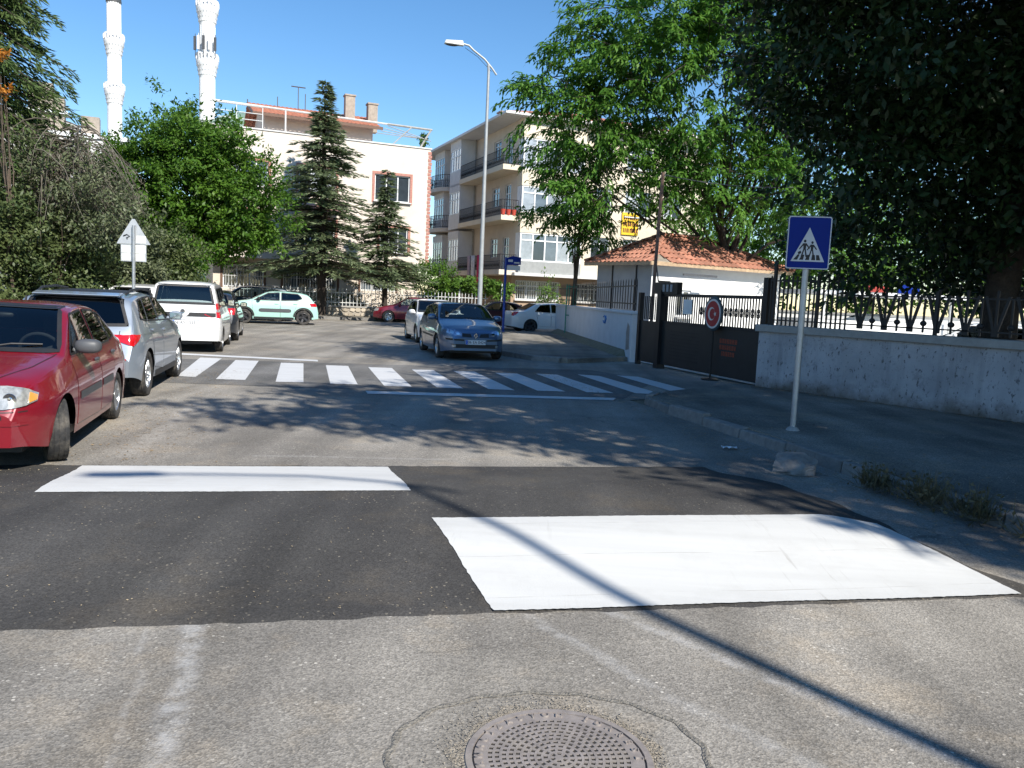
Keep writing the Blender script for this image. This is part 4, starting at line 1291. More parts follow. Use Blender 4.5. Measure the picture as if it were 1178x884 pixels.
M_CURTD = mat('dim_curtained_glass', (0.11, 0.135, 0.16), 0.08, var=0.3, scale=1.5, coat=0.8)
M_TILE = mat('roof_tile', (0.40, 0.175, 0.115), 0.85, var=0.3, scale=11, island=0.32, dirt=(0.17, 0.11, 0.085), dscale=5, dcut=(0.5, 0.75))
M_TILEF = mat('weathered_roof_tile', (0.36, 0.14, 0.085), 0.85, var=0.35, scale=6)
M_UNDER = mat('roof_boarding', (0.24, 0.21, 0.17), 0.9, var=0.25, scale=8)
M_IRON = mat('black_iron', (0.014, 0.014, 0.016), 0.5, 0.2, var=0.2)
M_IRONW = mat('white_iron', (0.62, 0.63, 0.62), 0.5, var=0.12, scale=12)
M_CHIM = mat('chimney_render', (0.34, 0.29, 0.24), 0.9, var=0.2, scale=6)
M_MIN = mat('white_minaret_stone', (0.76, 0.77, 0.78), 0.75, var=0.06, scale=0.6)
M_MINS = mat('grey_ornament', (0.45, 0.47, 0.5), 0.8, var=0.1)
M_COPPER = mat('green_copper', (0.16, 0.24, 0.19), 0.6, var=0.15, scale=2)
M_STONE = mat('rubble_stone', (0.4, 0.35, 0.28), 0.9, var=0.25, scale=9, island=0.3, bump=0.4, bscale=20)
M_MORTAR = mat('mortar', (0.3, 0.27, 0.23), 0.95, var=0.15)
M_CONC = mat('weathered_concrete', (0.34, 0.33, 0.31), 0.9, var=0.2, scale=4)

def wall_open(mb, x0, x1, z0, z1, y, holes, reveal=0.16):
    """wall in the local plane y with rectangular openings (a0, a1, b0, b1) and their reveals going inward (+y)"""
    xs = sorted({x0, x1, *[h[0] for h in holes], *[h[1] for h in holes]})
    zs = sorted({z0, z1, *[h[2] for h in holes], *[h[3] for h in holes]})
    for i in range(len(xs) - 1):
        for j in range(len(zs) - 1):
            cx, cz = (xs[i] + xs[i + 1]) / 2, (zs[j] + zs[j + 1]) / 2
            if not (x0 <= cx <= x1 and z0 <= cz <= z1): continue
            if any(h[0] < cx < h[1] and h[2] < cz < h[3] for h in holes): continue
            mb.add([(xs[i], y, zs[j]), (xs[i + 1], y, zs[j]), (xs[i + 1], y, zs[j + 1]), (xs[i], y, zs[j + 1])], [(0, 1, 2, 3)])
    for a0, a1, b0, b1 in holes:
        yi = y + reveal
        mb.add([(a0, y, b0), (a1, y, b0), (a1, y, b1), (a0, y, b1), (a0, yi, b0), (a1, yi, b0), (a1, yi, b1), (a0, yi, b1)], [(0, 4, 5, 1), (1, 5, 6, 2), (2, 6, 7, 3), (3, 7, 4, 0)])

def window_unit(par, x0, x1, z0, z1, y, cols=2, transom=None, fm=None, gm=None, ft=0.07, sill=True, name='window', gms=None, grille=False):
    """a framed window standing in the opening, frame centre at depth y; panes are its sub-parts"""
    fm, gm = fm or M_FRAME, gm or M_GLASSB
    mb = MB()
    d = 0.035
    mb.box(x0, x1, y - d, y + d, z0, z0 + ft)
    mb.box(x0, x1, y - d, y + d, z1 - ft, z1)
    mb.box(x0, x0 + ft, y - d, y + d, z0 + ft, z1 - ft)
    mb.box(x1 - ft, x1, y - d, y + d, z0 + ft, z1 - ft)
    w = (x1 - x0 - ft) / cols
    for k in range(1, cols):
        xc = x0 + ft / 2 + w * k
        mb.box(xc - ft / 2, xc + ft / 2, y - d * .96, y + d * .96, z0 + ft, z1 - ft)
    if transom:
        zt = z0 + (z1 - z0) * transom
        mb.box(x0 + ft, x1 - ft, y - d * .9, y + d * .9, zt - ft * .45, zt + ft * .45)
    o = mb.build(name, fm, par)
    rows = [(z0 + ft, z1 - ft)] if not transom else [(z0 + ft, zt - ft * .45), (zt + ft * .45, z1 - ft)]
    for k in range(cols):
        a, b = x0 + ft / 2 + w * k + ft / 2, x0 + ft / 2 + w * (k + 1) - ft / 2
        for (c, e) in rows:
            g = MB()
            g.add([(a - .004, y, c - .004), (b + .004, y, c - .004), (b + .004, y, e + .004), (a - .004, y, e + .004)], [(0, 1, 2, 3)])
            gg = gm if gms is None else random.choice(gms)
            g.build('pane', gg, o)
    if sill:
        mb = MB(); mb.box(x0 - .08, x1 + .08, y - .30, y - d - .002, z0 - .07, z0 - .005); mb.build('sill', M_OFFW, o)
    if grille:
        mb = MB()
        n = int((x1 - x0) / 0.16)
        for k in range(n + 1):
            xx = x0 + (x1 - x0) * k / n
            mb.box(xx - .011, xx + .011, y - .13, y - .108, z0, z1)
        for zz in (z0 + .05, (z0 + z1) / 2, z1 - .05): mb.box(x0, x1, y - .135, y - .103, zz - .012, zz + .012)
        tag(mb.build('window_grille', M_IRONW, o), kind='stuff')
    return o

def surround(par, x0, x1, z0, z1, y, w=0.16, m=None):
    mb = MB()
    yy = y - 0.035
    mb.box(x0 - w, x1 + w, yy, y - .002, z1, z1 + w)
    mb.box(x0 - w, x0, yy, y - .002, z0 - w * .6, z1)
    mb.box(x1, x1 + w, yy, y - .002, z0 - w * .6, z1)
    return mb.build('window_surround', m or M_BRICKT, par)

# ------------------------------------------------------------------ the pale house with the roof terrace
b1 = thing('house', 'pale cream three storey house with roof terrace behind the tall conifer', 'house', (-17.6, 47.5, 0), R(23.1))
W2 = [(0.95, 2.95, 7.5, 8.92), (4.7, 6.9, 7.35, 8.9), (9.3, 11.55, 7.25, 8.88)]
W1 = [(0.95, 2.95, 4.5, 6.05), (4.7, 6.9, 4.3, 5.8), (9.7, 11.5, 4.1, 5.65)]
W0 = [(0.5, 2.85, 1.55, 2.88), (4.0, 7.3, 1.6, 2.85), (8.8, 11.1, 1.65, 2.78)]
mb = MB()
X0, X1 = -0.35, 12.85
wall_open(mb, X0, X1, 3.28, 10.7, 0, W2 + W1)
mb.add([(X0, 0, 3.28), (X1, 0, 3.28), (X1, 12, 3.28), (X0, 12, 3.28), (X0, 0, 10.7), (X1, 0, 10.7), (X1, 12, 10.7), (X0, 12, 10.7)], [(3, 2, 1, 0), (1, 2, 6, 5), (2, 3, 7, 6), (3, 0, 4, 7)])
mb.box(X0, X1, 0.24, 12 - .01, 10.0, 10.2)
mb.box(X0 + .001, X1 - .001, 0.004, 0.24, 10.2, 10.699)
wall = mb.build('wall', M_CREAM, b1)
mb = MB(); mb.box(X0 - .06, X1 + .06, -.06, .3, 10.7, 10.78); mb.build('parapet_cap', M_OFFW, b1)
mb = MB(); wall_open(mb, X0 + .3, X1 - .3, 0.1, 3.28, 1.15, W0); mb.add([(X0 + .3, 1.15, .1), (X0 + .3, 11, .1), (X0 + .3, 11, 3.28), (X0 + .3, 1.15, 3.28), (X1 - .3, 1.15, .1), (X1 - .3, 11, .1), (X1 - .3, 11, 3.28), (X1 - .3, 1.15, 3.28)], [(0, 1, 2, 3), (4, 7, 6, 5)]); mb.build('ground_floor_wall', M_BEIGE, b1)
for i, (a, b, c, d) in enumerate(W2 + W1):
    window_unit(b1, a, b, c, d, 0.12, 3, gms=[M_GLASSB, M_GLASSB, M_CURTD, M_CURT]); surround(b1, a, b, c, d, 0)
for (a, b, c, d) in W0:
    window_unit(b1, a, b, c, d, 1.27, 3 if b - a < 3 else 4, gms=[M_GLASSB, M_GLASSB, M_CURTD], grille=True, sill=False); surround(b1, a, b, c, d, 1.15, .14, M_BRFRAME)
# brick edging up the right-hand corner, one course at a time
qm = MB(); qm.box(-.11, .11, -.03, .19, 0, .17)
qme = qm.mesh('corner_brick', M_BRICKT)
for k in range(33): link('corner_brick', qme, b1, (X1 - .06 + (.03 if k % 2 else 0), 0, 3.4 + k * .218))
# awnings on the middle of the facade, washed out red
mb = MB(); mb.hexa([(4.5, -1.0, 6.15), (7.1, -1.0, 6.15), (7.1, -.02, 6.65), (4.5, -.02, 6.65)], [(4.5, -1.0, 6.19), (7.1, -1.0, 6.19), (7.1, -.02, 6.69), (4.5, -.02, 6.69)]); mb.build('awning', mat('faded_awning', (0.42, 0.22, 0.18), .9, var=.2, scale=9), b1)
# roof pavilion
mb = MB(); wall_open(mb, 2.9, 9.6, 10.2, 12.05, 2.2, [(6.0, 7.2, 10.9, 11.8)]); mb.add([(2.9, 2.2, 10.2), (2.9, 9, 10.2), (2.9, 9, 12.05), (2.9, 5.6, 13.2), (2.9, 2.2, 12.05), (9.6, 2.2, 10.2), (9.6, 9, 10.2), (9.6, 9, 12.05), (9.6, 5.6, 13.2), (9.6, 2.2, 12.05)], [(0, 1, 2, 3, 4), (5, 9, 8, 7, 6)]); mb.build('pavilion_wall', M_CREAM, b1)
window_unit(b1, 6.0, 7.2, 10.9, 11.8, 2.32, 2, sill=False, gm=M_GLASSB)
rf = MB()
def corrug(mb, x0, x1, y0, z0, y1, z1, n, amp=.045, rows=7):
    """pantile surface: ribs run up the slope, courses step down"""
    k = n * 4
    V = []
    for r in range(rows):
        for side in (0, 1):
            t = (r + side) / rows
            for i in range(k + 1):
                xx = x0 + (x1 - x0) * i / k
                V.append((xx, y0 + (y1 - y0) * t, z0 + (z1 - z0) * t + amp * abs(math.sin(math.pi * i / 4)) + (.05 if side == 0 else 0.015)))
    Fq = []
    for r in range(2 * rows - 1):
        for i in range(k):
            a = r * (k + 1) + i
            Fq.append((a, a + 1, a + k + 2, a + k + 1))
    mb.add(V, Fq)
corrug(rf, 2.2, 10.0, 1.35, 11.92, 5.6, 13.3, 30)
corrug(rf, 2.2, 10.0, 9.8, 11.92, 5.6, 13.3, 30)
roof1 = rf.build('roof', M_TILEF, b1)
mb = MB(); mb.box(2.15, 10.05, 1.28, 1.36, 11.80, 11.98); mb.hexa([(2.14, 1.3, 11.78), (2.2, 1.3, 11.78), (2.2, 5.6, 13.14), (2.14, 5.6, 13.14)], [(2.14, 1.3, 11.98), (2.2, 1.3, 11.98), (2.2, 5.6, 13.34), (2.14, 5.6, 13.34)]); mb.build('fascia', M_BRFRAME, roof1)
for (x, y, zt) in ((8.1, 3.6, 14.15), (9.55, 3.4, 13.75)):
    mb = MB(); mb.box(x, x + .62, y, y + .6, 12, zt); mb.box(x - .05, x + .67, y - .05, y + .65, zt, zt + .1); mb.build('chimney', M_CHIM, roof1)
for (x, h) in ((4.0, 13.8), (5.3, 14.6), (5.75, 14.2)):
    mb = MB(); mb.tube([(x, 5, 12.9), (x, 5, h)], .03, 5)
    if x == 5.3: mb.tube([(x - .45, 5, h - .03), (x + .45, 5, h - .03)], .04, 5)
    mb.build('aerial', M_GREYPL, roof1)
# terrace pergola rails left and right
def rails(x0, x1, z0, z1, name):
    mb = MB()
    mb.tube([(x0, .1, z1), (x1, .1, z1 - .02)], .055, 6)
    for q in (.35, .65): mb.tube([(x0, .1, z0 + (z1 - z0) * q), (x1, .1, z0 + (z1 - z0) * q)], .025, 5)
    n = max(2, int((x1 - x0) / 1.1))
    for k in range(n + 1):
        x = x0 + (x1 - x0) * k / n
        mb.tube([(x, .1, z0), (x, .1, z1)], .03, 5)
    mb.build(name, M_IRONW, b1)
rails(-.3, 2.6, 10.78, 12.05, 'terrace_railing')
mb = MB()
mb.tube([(-.3, .1, 12.1), (10.0, .1, 11.95)], .06, 6)
mb.tube([(3.9, .1, 10.78), (3.9, .1, 12.03)], .05, 6)
mb.build('pergola_beam', M_OFFW, b1)
mb = MB()
mb.tube([(10.05, .3, 12.0), (12.95, .2, 11.95)], .07, 6)
for k in range(4): mb.tube([(10.1, .3 + k * .9, 11.9 - .0 * k), (12.9, .2 + k * .9, 11.25 + .2 * k)], .025, 5)
mb.tube([(12.9, .2, 11.98), (12.2, .2, 10.78)], .06, 6)
mb.tube([(11.6, .2, 11.95), (10.4, .2, 10.78)], .04, 6)
mb.build('pergola_frame', M_CONC, b1)

# ------------------------------------------------------------------ picket fence on the rubble wall in front of that house
fz0 = Vector((-20.0, 42.6, 0)); fz1 = Vector((-1.6, 48.6, 0))
fd = (fz1 - fz0); FL = fd.length
pf = thing('picket_fence', 'white iron picket fence on a low rubble stone wall before the cream house', 'fence', fz0, math.atan2(fd.y, fd.x))
mb = MB(); mb.box(0, FL, .04, .30, .1, .66); base = mb.build('wall_core', M_MORTAR, pf)
mb = MB(); mb.box(-.02, FL + .02, -.04, .36, .66, .74); mb.build('coping', M_CONC, pf)
random.seed(5)
smesh = []
for k in range(8):
    mb = MB(); n = random.randint(5, 7); pts = []
    for i in range(n):
        a = 2 * math.pi * i / n + random.uniform(-.2, .2); pts.append((.5 * math.cos(a) * random.uniform(.85, 1.1), 0, .5 * math.sin(a) * random.uniform(.85, 1.1)))
    mb.prism(pts, (0, -.09, 0)); smesh.append(mb.mesh('stone', M_STONE, bevel=.03))
x = 5.6
while x < FL - .2:
    z = .16
    for r in range(2):
        s = random.uniform(.27, .4); h = random.uniform(.2, .27)
        o = link('stone', random.choice(smesh), pf, (x + random.uniform(0, .16), .05, z + h / 2 + r * .25), (0, 0, 0), (s, .8, h))
    x += .31
mb = MB(); mb.box(-.014, .014, -.014, .014, .74, 1.66); mb.add([(-.02, -.02, 1.66), (.02, -.02, 1.66), (.02, .02, 1.66), (-.02, .02, 1.66), (0, 0, 1.78)], [(0, 1, 4), (1, 2, 4), (2, 3, 4), (3, 0, 4)])
pm = mb.mesh('picket', M_IRONW)
x = .1
while x < FL:
    link('picket', pm, pf, (x, .15, random.uniform(-.01, .01)))
    x += .205
for zz in (.92, 1.48):
    mb = MB(); mb.box(0, FL, .168, .19, zz - .02, zz + .02); mb.build('rail', M_IRONW, pf)

# ------------------------------------------------------------------ corner apartment block with balconies
b2 = thing('apartment_block', 'cream corner apartment block with glazed bays and iron balconies behind the lamp post', 'building', (-0.05, 52, 0), R(22))
H2 = 12.75
FLOORS = (3.35, 6.75, 9.85)
# right-hand (sunlit) front: local x along it, y inward.  Glazed bay x 0..4, plain wall beyond
mb = MB()
holes = [(5.2, 6.6, 4.3, 5.8), (5.2, 6.6, 7.5, 9.0), (5.2, 6.6, 10.5, 11.8), (7.6, 9.6, 4.0, 5.8), (7.6, 9.6, 7.3, 9.0), (7.6, 9.6, 10.4, 11.8), (10.6, 12, 4.2, 5.8), (10.6, 12, 7.4, 9.0), (10.6, 12, 10.4, 11.8)]
wall_open(mb, 4.3, 14, 3.2, H2, 0, holes)
mb.add([(14, 0, 0), (14, 16, 0), (14, 16, H2), (14, 0, H2), (0, 16, 0), (0, 16, H2)], [(0, 1, 2, 3), (1, 4, 5, 2)])
for z0, z1 in ((5.72, 6.98), (8.62, 9.62), (11.55, H2)): mb.box(-.06, 4.3, -.5, .3, z0, z1)
mb.build('front_wall', M_CREAM2, b2)
for h in holes: window_unit(b2, *h, .12, 2, gms=[M_GLASSB, M_CURTD, M_CURT], transom=.7)
for z0, z1, gm in ((3.95, 5.72, [M_CURTD, M_CURT, M_GLASSB]), (6.98, 8.62, [M_CURT, M_CURT, M_CURTD]), (9.62, 11.55, [M_CURT, M_CURT, M_CURTD])):
    window_unit(b2, -.02, 4.28, z0, z1, -.43, 5, .74, gms=gm, ft=.09, sill=False, name='bay_window')
    g = MB(); g.box(-.03, .05, -.36, .3, z0, z1); g.build('bay_cheek', M_FRAME, b2)
mb = MB(); mb.box(-.06, 4.3, -.5, .3, 3.2, 3.95); mb.build('bay_base', mat('grey_bay_panel', (0.3, 0.31, 0.31), .85, var=.12), b2)
mb = MB(); mb.box(-.35, 14.1, -.62, 16, 3.02, 3.2); mb.build('first_floor_slab', M_OFFW, b2)
mb = MB(); gh = [(.3, 3.4, 1.5, 2.75), (4.6, 6.6, 1.5, 2.7), (8, 10, 1.5, 2.7)]; wall_open(mb, -.0, 14, .1, 3.02, .75, gh); mb.add([(0, .75, .1), (0, 17, .1), (0, 17, 3.02), (0, .75, 3.02)], [(0, 1, 2, 3)]); mb.build('ground_floor_wall', M_TAN, b2)
for h in gh: window_unit(b2, *h, .87, 4, .72, gms=[M_GLASSB, M_CURTD], grille=True)
# left-hand (shaded) side: runs inward along local y from the corner at x = 0; outward is -x
mb = MB()
def wall_open_side(mb, y0, y1, z0, z1, x, holes):
    t = MB(); wall_open(t, y0, y1, z0, z1, 0, holes)
    mb.add([(x + p[1], p[0], p[2]) for p in t.v], [tuple(reversed(f)) for f in t.f])
sh = []
for fz in FLOORS: sh += [(1.5, 2.6, fz + .05, fz + 2.2), (3.6, 5.0, fz + .9, fz + 2.2), (11.4, 12.4, fz + .05, fz + 2.2), (16.4, 17.2, fz + .9, fz + 2.1)]
wall_open_side(mb, .3, 18.5, 3.2, H2, 0.0, sh)
mb.build('side_wall', M_BEIGE, b2)
def side_window(par, y0, y1, z0, z1, x, cols, gms, tr=.72, name='window'):
    o = window_unit(par, y0, y1, z0, z1, 0, cols, tr, gms=gms, sill=False, name=name)
    o.rotation_euler = (0, 0, R(90)); o.location = (x, 0, 0); o.scale = (1, -1, 1)
    return o
for h in sh: side_window(b2, *h, .12, 1 if h[1] - h[0] < 1.05 else 2, [M_GLASSB, M_CURTD])
def railing(par, pts, z, h=.95, m=None):
    mb = MB(); 
    for i in range(len(pts) - 1):
        a, b = Vector((*pts[i], 0)), Vector((*pts[i + 1], 0))
        n = max(1, int((b - a).length / .14))
        for zz in (z + .08, z + h * .55, z + h): mb.tube([(a.x, a.y, zz), (b.x, b.y, zz)], .022, 5)
        for k in range(n + 1):
            p = a.lerp(b, k / n); mb.tube([(p.x, p.y, z), (p.x, p.y, z + h)], .013, 4, False)
            if k < n:
                q = a.lerp(b, (k + .5) / n); mb.tube([(p.x, p.y, z + .1), (q.x, q.y, z + h * .3), (p.x, p.y, z + h * .52)], .012, 4, False)
    return tag(mb.build('railing', m or M_IRON, par), kind='stuff')
for i, fz in enumerate(FLOORS):
    # corner balcony
    mb = MB(); mb.box(-1.25, .02, -.2, 8.6, fz - .32, fz); bal = mb.build('balcony', M_CREAM2 if i else M_BEIGE, b2)
    railing(bal, [(-1.2, 8.4), (-1.2, -.12), (-.1, -.12)], fz)
    # glazed bay
    mb = MB(); mb.box(-1.2, -.002, 8.6, 11.1, fz - .32, fz + .75); mb.box(-1.2, -.002, 8.6, 11.1, fz + 2.35, fz + 2.9); mb.add([(-1.2, 8.6, fz + .75), (0, 8.6, fz + .75), (0, 8.6, fz + 2.35), (-1.2, 8.6, fz + 2.35)], [(0, 1, 2, 3)]); mb.build('side_bay', M_OFFW, b2)
    side_window(b2, 8.62, 11.08, fz + .75, fz + 2.35, -1.14, 4, [M_CURTD, M_GLASSB, M_CURT], .66, 'bay_window')
    # far balcony with rounded end and its bay
    mb = MB(); n = 10; pts = [(-.002, 12.6)] + [(-1.5 * math.sin(t) ** .6, 14.9 - 2.2 * math.cos(t)) for t in np.linspace(.05, math.pi - .05, n)] + [(-.002, 17.2)]
    mb.prism([(p[0], p[1], fz - .3) for p in pts], (0, 0, .3)); fb = mb.build('balcony', M_BEIGE, b2)
    railing(fb, pts[1:-1], fz)
    if i > 0 or True:
        mb = MB(); mb.box(-.9, -.002, 13.6, 16.2, fz + .002, fz + .7); mb.box(-.9, -.002, 13.6, 16.2, fz + 2.4, fz + 2.88); mb.add([(-.9, 13.6, fz + .7), (0, 13.6, fz + .7), (0, 13.6, fz + 2.4), (-.9, 13.6, fz + 2.4)], [(0, 1, 2, 3)]); mb.build('side_bay', M_OFFW, b2)
        side_window(b2, 13.62, 16.18, fz + .7, fz + 2.4, -.84, 4, [M_CURTD, M_GLASSB], .66, 'bay_window')
for (yy) in (8.45, 12.1):
    mb = MB(); mb.tube([(-.12, yy, 3.2), (-.12, yy, H2)], .05, 6); mb.build('downpipe', M_CONC, b2)
mb = MB(); mb.box(-1.5, 14.6, -1.0, 19, H2, H2 + .16); eav = mb.build('eaves', M_OFFW, b2)
mb = MB(); 
mb.hexa([(-1.45, -.95, H2 + .165), (14.55, -.95, H2 + .165), (14.55, 18.9, H2 + .165), (-1.45, 18.9, H2 + .165)], [(6, 6.5, H2 + 2.3), (7.5, 6.5, H2 + 2.3), (7.5, 11.5, H2 + 2.3), (6, 11.5, H2 + 2.3)])
mb.build('roof', M_TILEF, b2)
mb = MB(); mb.box(2.2, 2.9, 9.8, 10.5, H2, H2 + 2.5); mb.box(2.12, 2.98, 9.7, 10.6, H2 + 2.5, H2 + 2.6); mb.build('chimney', M_CHIM, b2)
M_POT = mat('red_flower_pot', (0.45, 0.06, 0.035), .6, var=.2)
for k in range(3):
    mb = MB(); mb.lathe([(0, 0), (.12, 0), (.17, .34), (.15, .34), (.12, .3), (0, .3)], 12)
    o = mb.build('flower_pot', M_POT, None, True, loc=(b2.matrix_basis @ Vector((-1.05 + k * .33, -.17, FLOORS[1] + .97))))
    o.location = Matrix.Translation(b2.location) @ Matrix.Rotation(R(22), 4, 'Z') @ Vector((-1.12 + k * .36, -.13, FLOORS[1] + .0))
    tag(o, ['red flower pot on the balcony corner nearest the lamp post', 'red flower pot in the middle of three on the balcony corner', 'red flower pot nearest the glazed bay on the balcony corner'][k], 'flower pot', 'flower pots on the balcony')
# laundry over the first floor balcony
B2M = Matrix.Translation(b2.location) @ Matrix.Rotation(R(22), 4, 'Z')
for k, (yy, w, h, c, nm) in enumerate(((5.6, .5, 2.3, (0.42, 0.33, 0.38), 'mauve'), (4.7, .7, 2.5, (0.62, 0.6, 0.62), 'white'), (3.6, .6, 1.9, (0.6, 0.05, 0.12), 'crimson'), (2.9, .45, 1.3, (0.7, 0.35, 0.45), 'pink'))):
    mb = MB(); n = 8
    V = []
    for j in range(7):
        for i in range(n + 1):
            V.append((-1.3 - .05 * math.sin(i * 1.7 + k) * (1 - j / 6 * .5), yy + w * (i / n - .5), FLOORS[0] + 1.0 - h * (j / 6)))
    mb.add(V, [(j * (n + 1) + i, j * (n + 1) + i + 1, (j + 1) * (n + 1) + i + 1, (j + 1) * (n + 1) + i) for j in range(6) for i in range(n)])
    me = mb.mesh('hanging_cloth', mat('cloth_' + nm, c, .9, var=.25, scale=6), True)
    o = link('hanging_cloth', me); o.matrix_world = B2M
    md = o.modifiers.new('thickness', 'SOLIDIFY'); md.thickness = .012
    tag(o, nm + ' cloth hung over the first floor balcony rail', 'laundry', 'laundry on the balcony')
# banner in an upper window
M_YEL = mat('yellow_banner', (0.75, 0.5, 0.02), .7, var=.1)
mb = MB(); mb.box(7.4, 8.65, -.10, -.06, 6.1, 7.55); o = mb.build('banner', M_YEL); o.matrix_world = B2M
tag(o, 'yellow banner with dark lettering hung on the apartment front among branches', 'banner')
random.seed(3)
for r in range(3):
    mb = MB()
    xx = 7.5
    while xx < 8.5:
        w = random.uniform(.05, .14); mb.box(xx, xx + w, -.106, -.1, 6.25 + r * .42, 6.53 + r * .42); xx += w + random.uniform(.03, .07)
    q = tag(mb.build('lettering', mat('banner_ink', (0.12, 0.02, 0.01), .7), o), kind='stuff')

# ------------------------------------------------------------------ gate house with tiled hip roof
gh_ = thing('gate_house', 'low white gate house with a red tiled hip roof behind the gate', 'building', (4.75, 29.0, 0), R(32))
GL, GD, EZ, RZ = 7.6, 3.9, 3.12, 4.25
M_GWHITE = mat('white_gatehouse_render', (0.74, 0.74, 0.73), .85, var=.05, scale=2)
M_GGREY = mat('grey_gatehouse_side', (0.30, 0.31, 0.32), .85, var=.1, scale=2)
mb = MB(); wall_open(mb, .4, GL - .3, .02, EZ, .4, [(.75, 1.35, 2.0, 2.5), (1.7, 2.4, 1.2, 2.2)]); mb.add([(GL - .3, .4, .02), (GL - .3, GD - .3, .02), (GL - .3, GD - .3, EZ), (GL - .3, .4, EZ), (.4, GD - .3, .02), (.4, GD - .3, EZ)], [(0, 1, 2, 3), (1, 4, 5, 2)]); mb.build('front_wall', M_GWHITE, gh_)
window_unit(gh_, .75, 1.35, 2.0, 2.5, .5, 3, fm=M_BLACK, sill=False); window_unit(gh_, 1.7, 2.4, 1.2, 2.2, .5, 2, fm=M_FRAME)
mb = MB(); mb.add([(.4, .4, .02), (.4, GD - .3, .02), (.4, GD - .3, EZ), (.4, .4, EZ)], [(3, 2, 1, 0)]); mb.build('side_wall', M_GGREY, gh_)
for yy in (1.2, 2.6): mb = MB(); mb.box(.36, .398, yy, yy + .05, .1, EZ); mb.build('panel_joint', M_BLACK, gh_)
# roof deck
ra, rb = Vector((2.2, GD / 2, RZ)), Vector((GL - 3.2, GD / 2, RZ))
c0, c1, c2, c3 = Vector((0, 0, EZ)), Vector((GL, 0, EZ)), Vector((GL, GD, EZ)), Vector((0, GD, EZ))
mb = MB(); mb.add([c0, c1, c2, c3, ra, rb], [(0, 1, 5, 4), (1, 2, 5), (2, 3, 4, 5), (3, 0, 4), (3, 2, 1, 0)]); deck = mb.build('roof', M_UNDER, gh_)
mb = MB(); mb.box(-.03, GL + .03, -.05, -.004, EZ - .1, EZ + .04); mb.box(-.05, -.004, -.03, GD, EZ - .1, EZ + .04); mb.build('fascia_board', mat('pale_timber', (0.42, 0.3, 0.19), .85, var=.25, scale=7), deck)
# one tile: a shallow S-curved piece
tm = MB(); V = []
for j in (0, 1):
    for i in range(7):
        q = i / 6
        V.append((-.115 + .23 * q, .42 * j, .05 * math.sin(math.pi * q) ** .8 + .03 * (1 - j)))
tm.add(V + [(x, y, z - .018) for x, y, z in V], [(i, i + 1, 8 + i, 7 + i) for i in range(6)] + [(14 + i + 1, 14 + i, 14 + 7 + i, 14 + 8 + i) for i in range(6)] + [(14 + i, 14 + i + 1, i + 1, i) for i in range(6)])
tme = tm.mesh('roof_tile', M_TILE, True)
random.seed(11)
def tile_slope(p0, p1, q0, q1, skip=None, maxn=400, stuff=False):
    """eaves p0-p1, ridge q0-q1"""
    ex = (p1 - p0).normalized(); L = (p1 - p0).length
    up = ((q0 + q1) / 2 - (p0 + p1) / 2); up = (up - ex * up.dot(ex)); S = up.length; up.normalize()
    nz = ex.cross(up)
    M3 = Matrix((ex, up, nz)).transposed()
    a0, a1 = (q0 - p0).dot(ex), (q1 - p0).dot(ex)
    rows = int(S / .33); big = MB()
    for r in range(rows):
        s = r * (S - .36) / max(1, rows - 1)
        t = s / S
        x0, x1 = a0 * t + .13, L + (a1 - L) * t - .13
        n = max(1, int((x1 - x0) / .232))
        for k in range(n + 1):
            x = x0 + (x1 - x0) * k / n
            if skip and skip(x, s): continue
            e = (M3 @ Matrix.Rotation(random.uniform(-.05, .05), 3, 'Z') @ Matrix.Rotation(random.uniform(-.03, .02), 3, 'X')).to_euler()
            loc = p0 + ex * x + up * (s - .05) + nz * .02
            if stuff:
                Mx = e.to_matrix(); big.add([Mx @ Vector(v) + loc for v in tm.v], tm.f)
            else:
                o = link('roof_tile', tme, deck, loc, e)
    if stuff: tag(big.build('hidden_tiles', M_TILE, deck), kind='stuff')
tile_slope(c0, c1, ra, rb, lambda x, s: x < .95 and s < .75 and x + s * .2 < 1.15)
tile_slope(c3, c0, ra, ra)
tile_slope(c1, c2, rb, rb, stuff=True); tile_slope(c2, c3, rb, ra, stuff=True)
rm_ = MB(); V = []
for j in (0, 1):
    for i in range(7):
        a = math.pi * i / 6; V.append((.12 * math.cos(a), .40 * j, .09 * math.sin(a) + .02 * (1 - j)))
rm_.add(V, [(i, i + 1, 8 + i, 7 + i) for i in range(6)]); rme = rm_.mesh('ridge_tile', M_TILE, True)
for (a, b) in ((c0, ra), (c1, rb), (ra, rb), (c2, rb), (c3, ra)):
    d = (b - a); n = max(1, int(d.length / .36)); dn = d.normalized(); sx_ = dn.cross(Vector((0, 0, 1))).normalized(); up_ = sx_.cross(dn)
    e = Matrix((sx_, dn, up_)).transposed().to_euler()
    for k in range(n):
        if a is c0 and k < 2: continue
        link('ridge_tile', rme, deck, a + d * (k / n) + up_ * .06, e)
mb = MB(); mb.box(1.2, 2.9, -.4, -.36, EZ - .42, EZ - .34); mb.build('hanging_gutter', M_GREYPL, gh_)

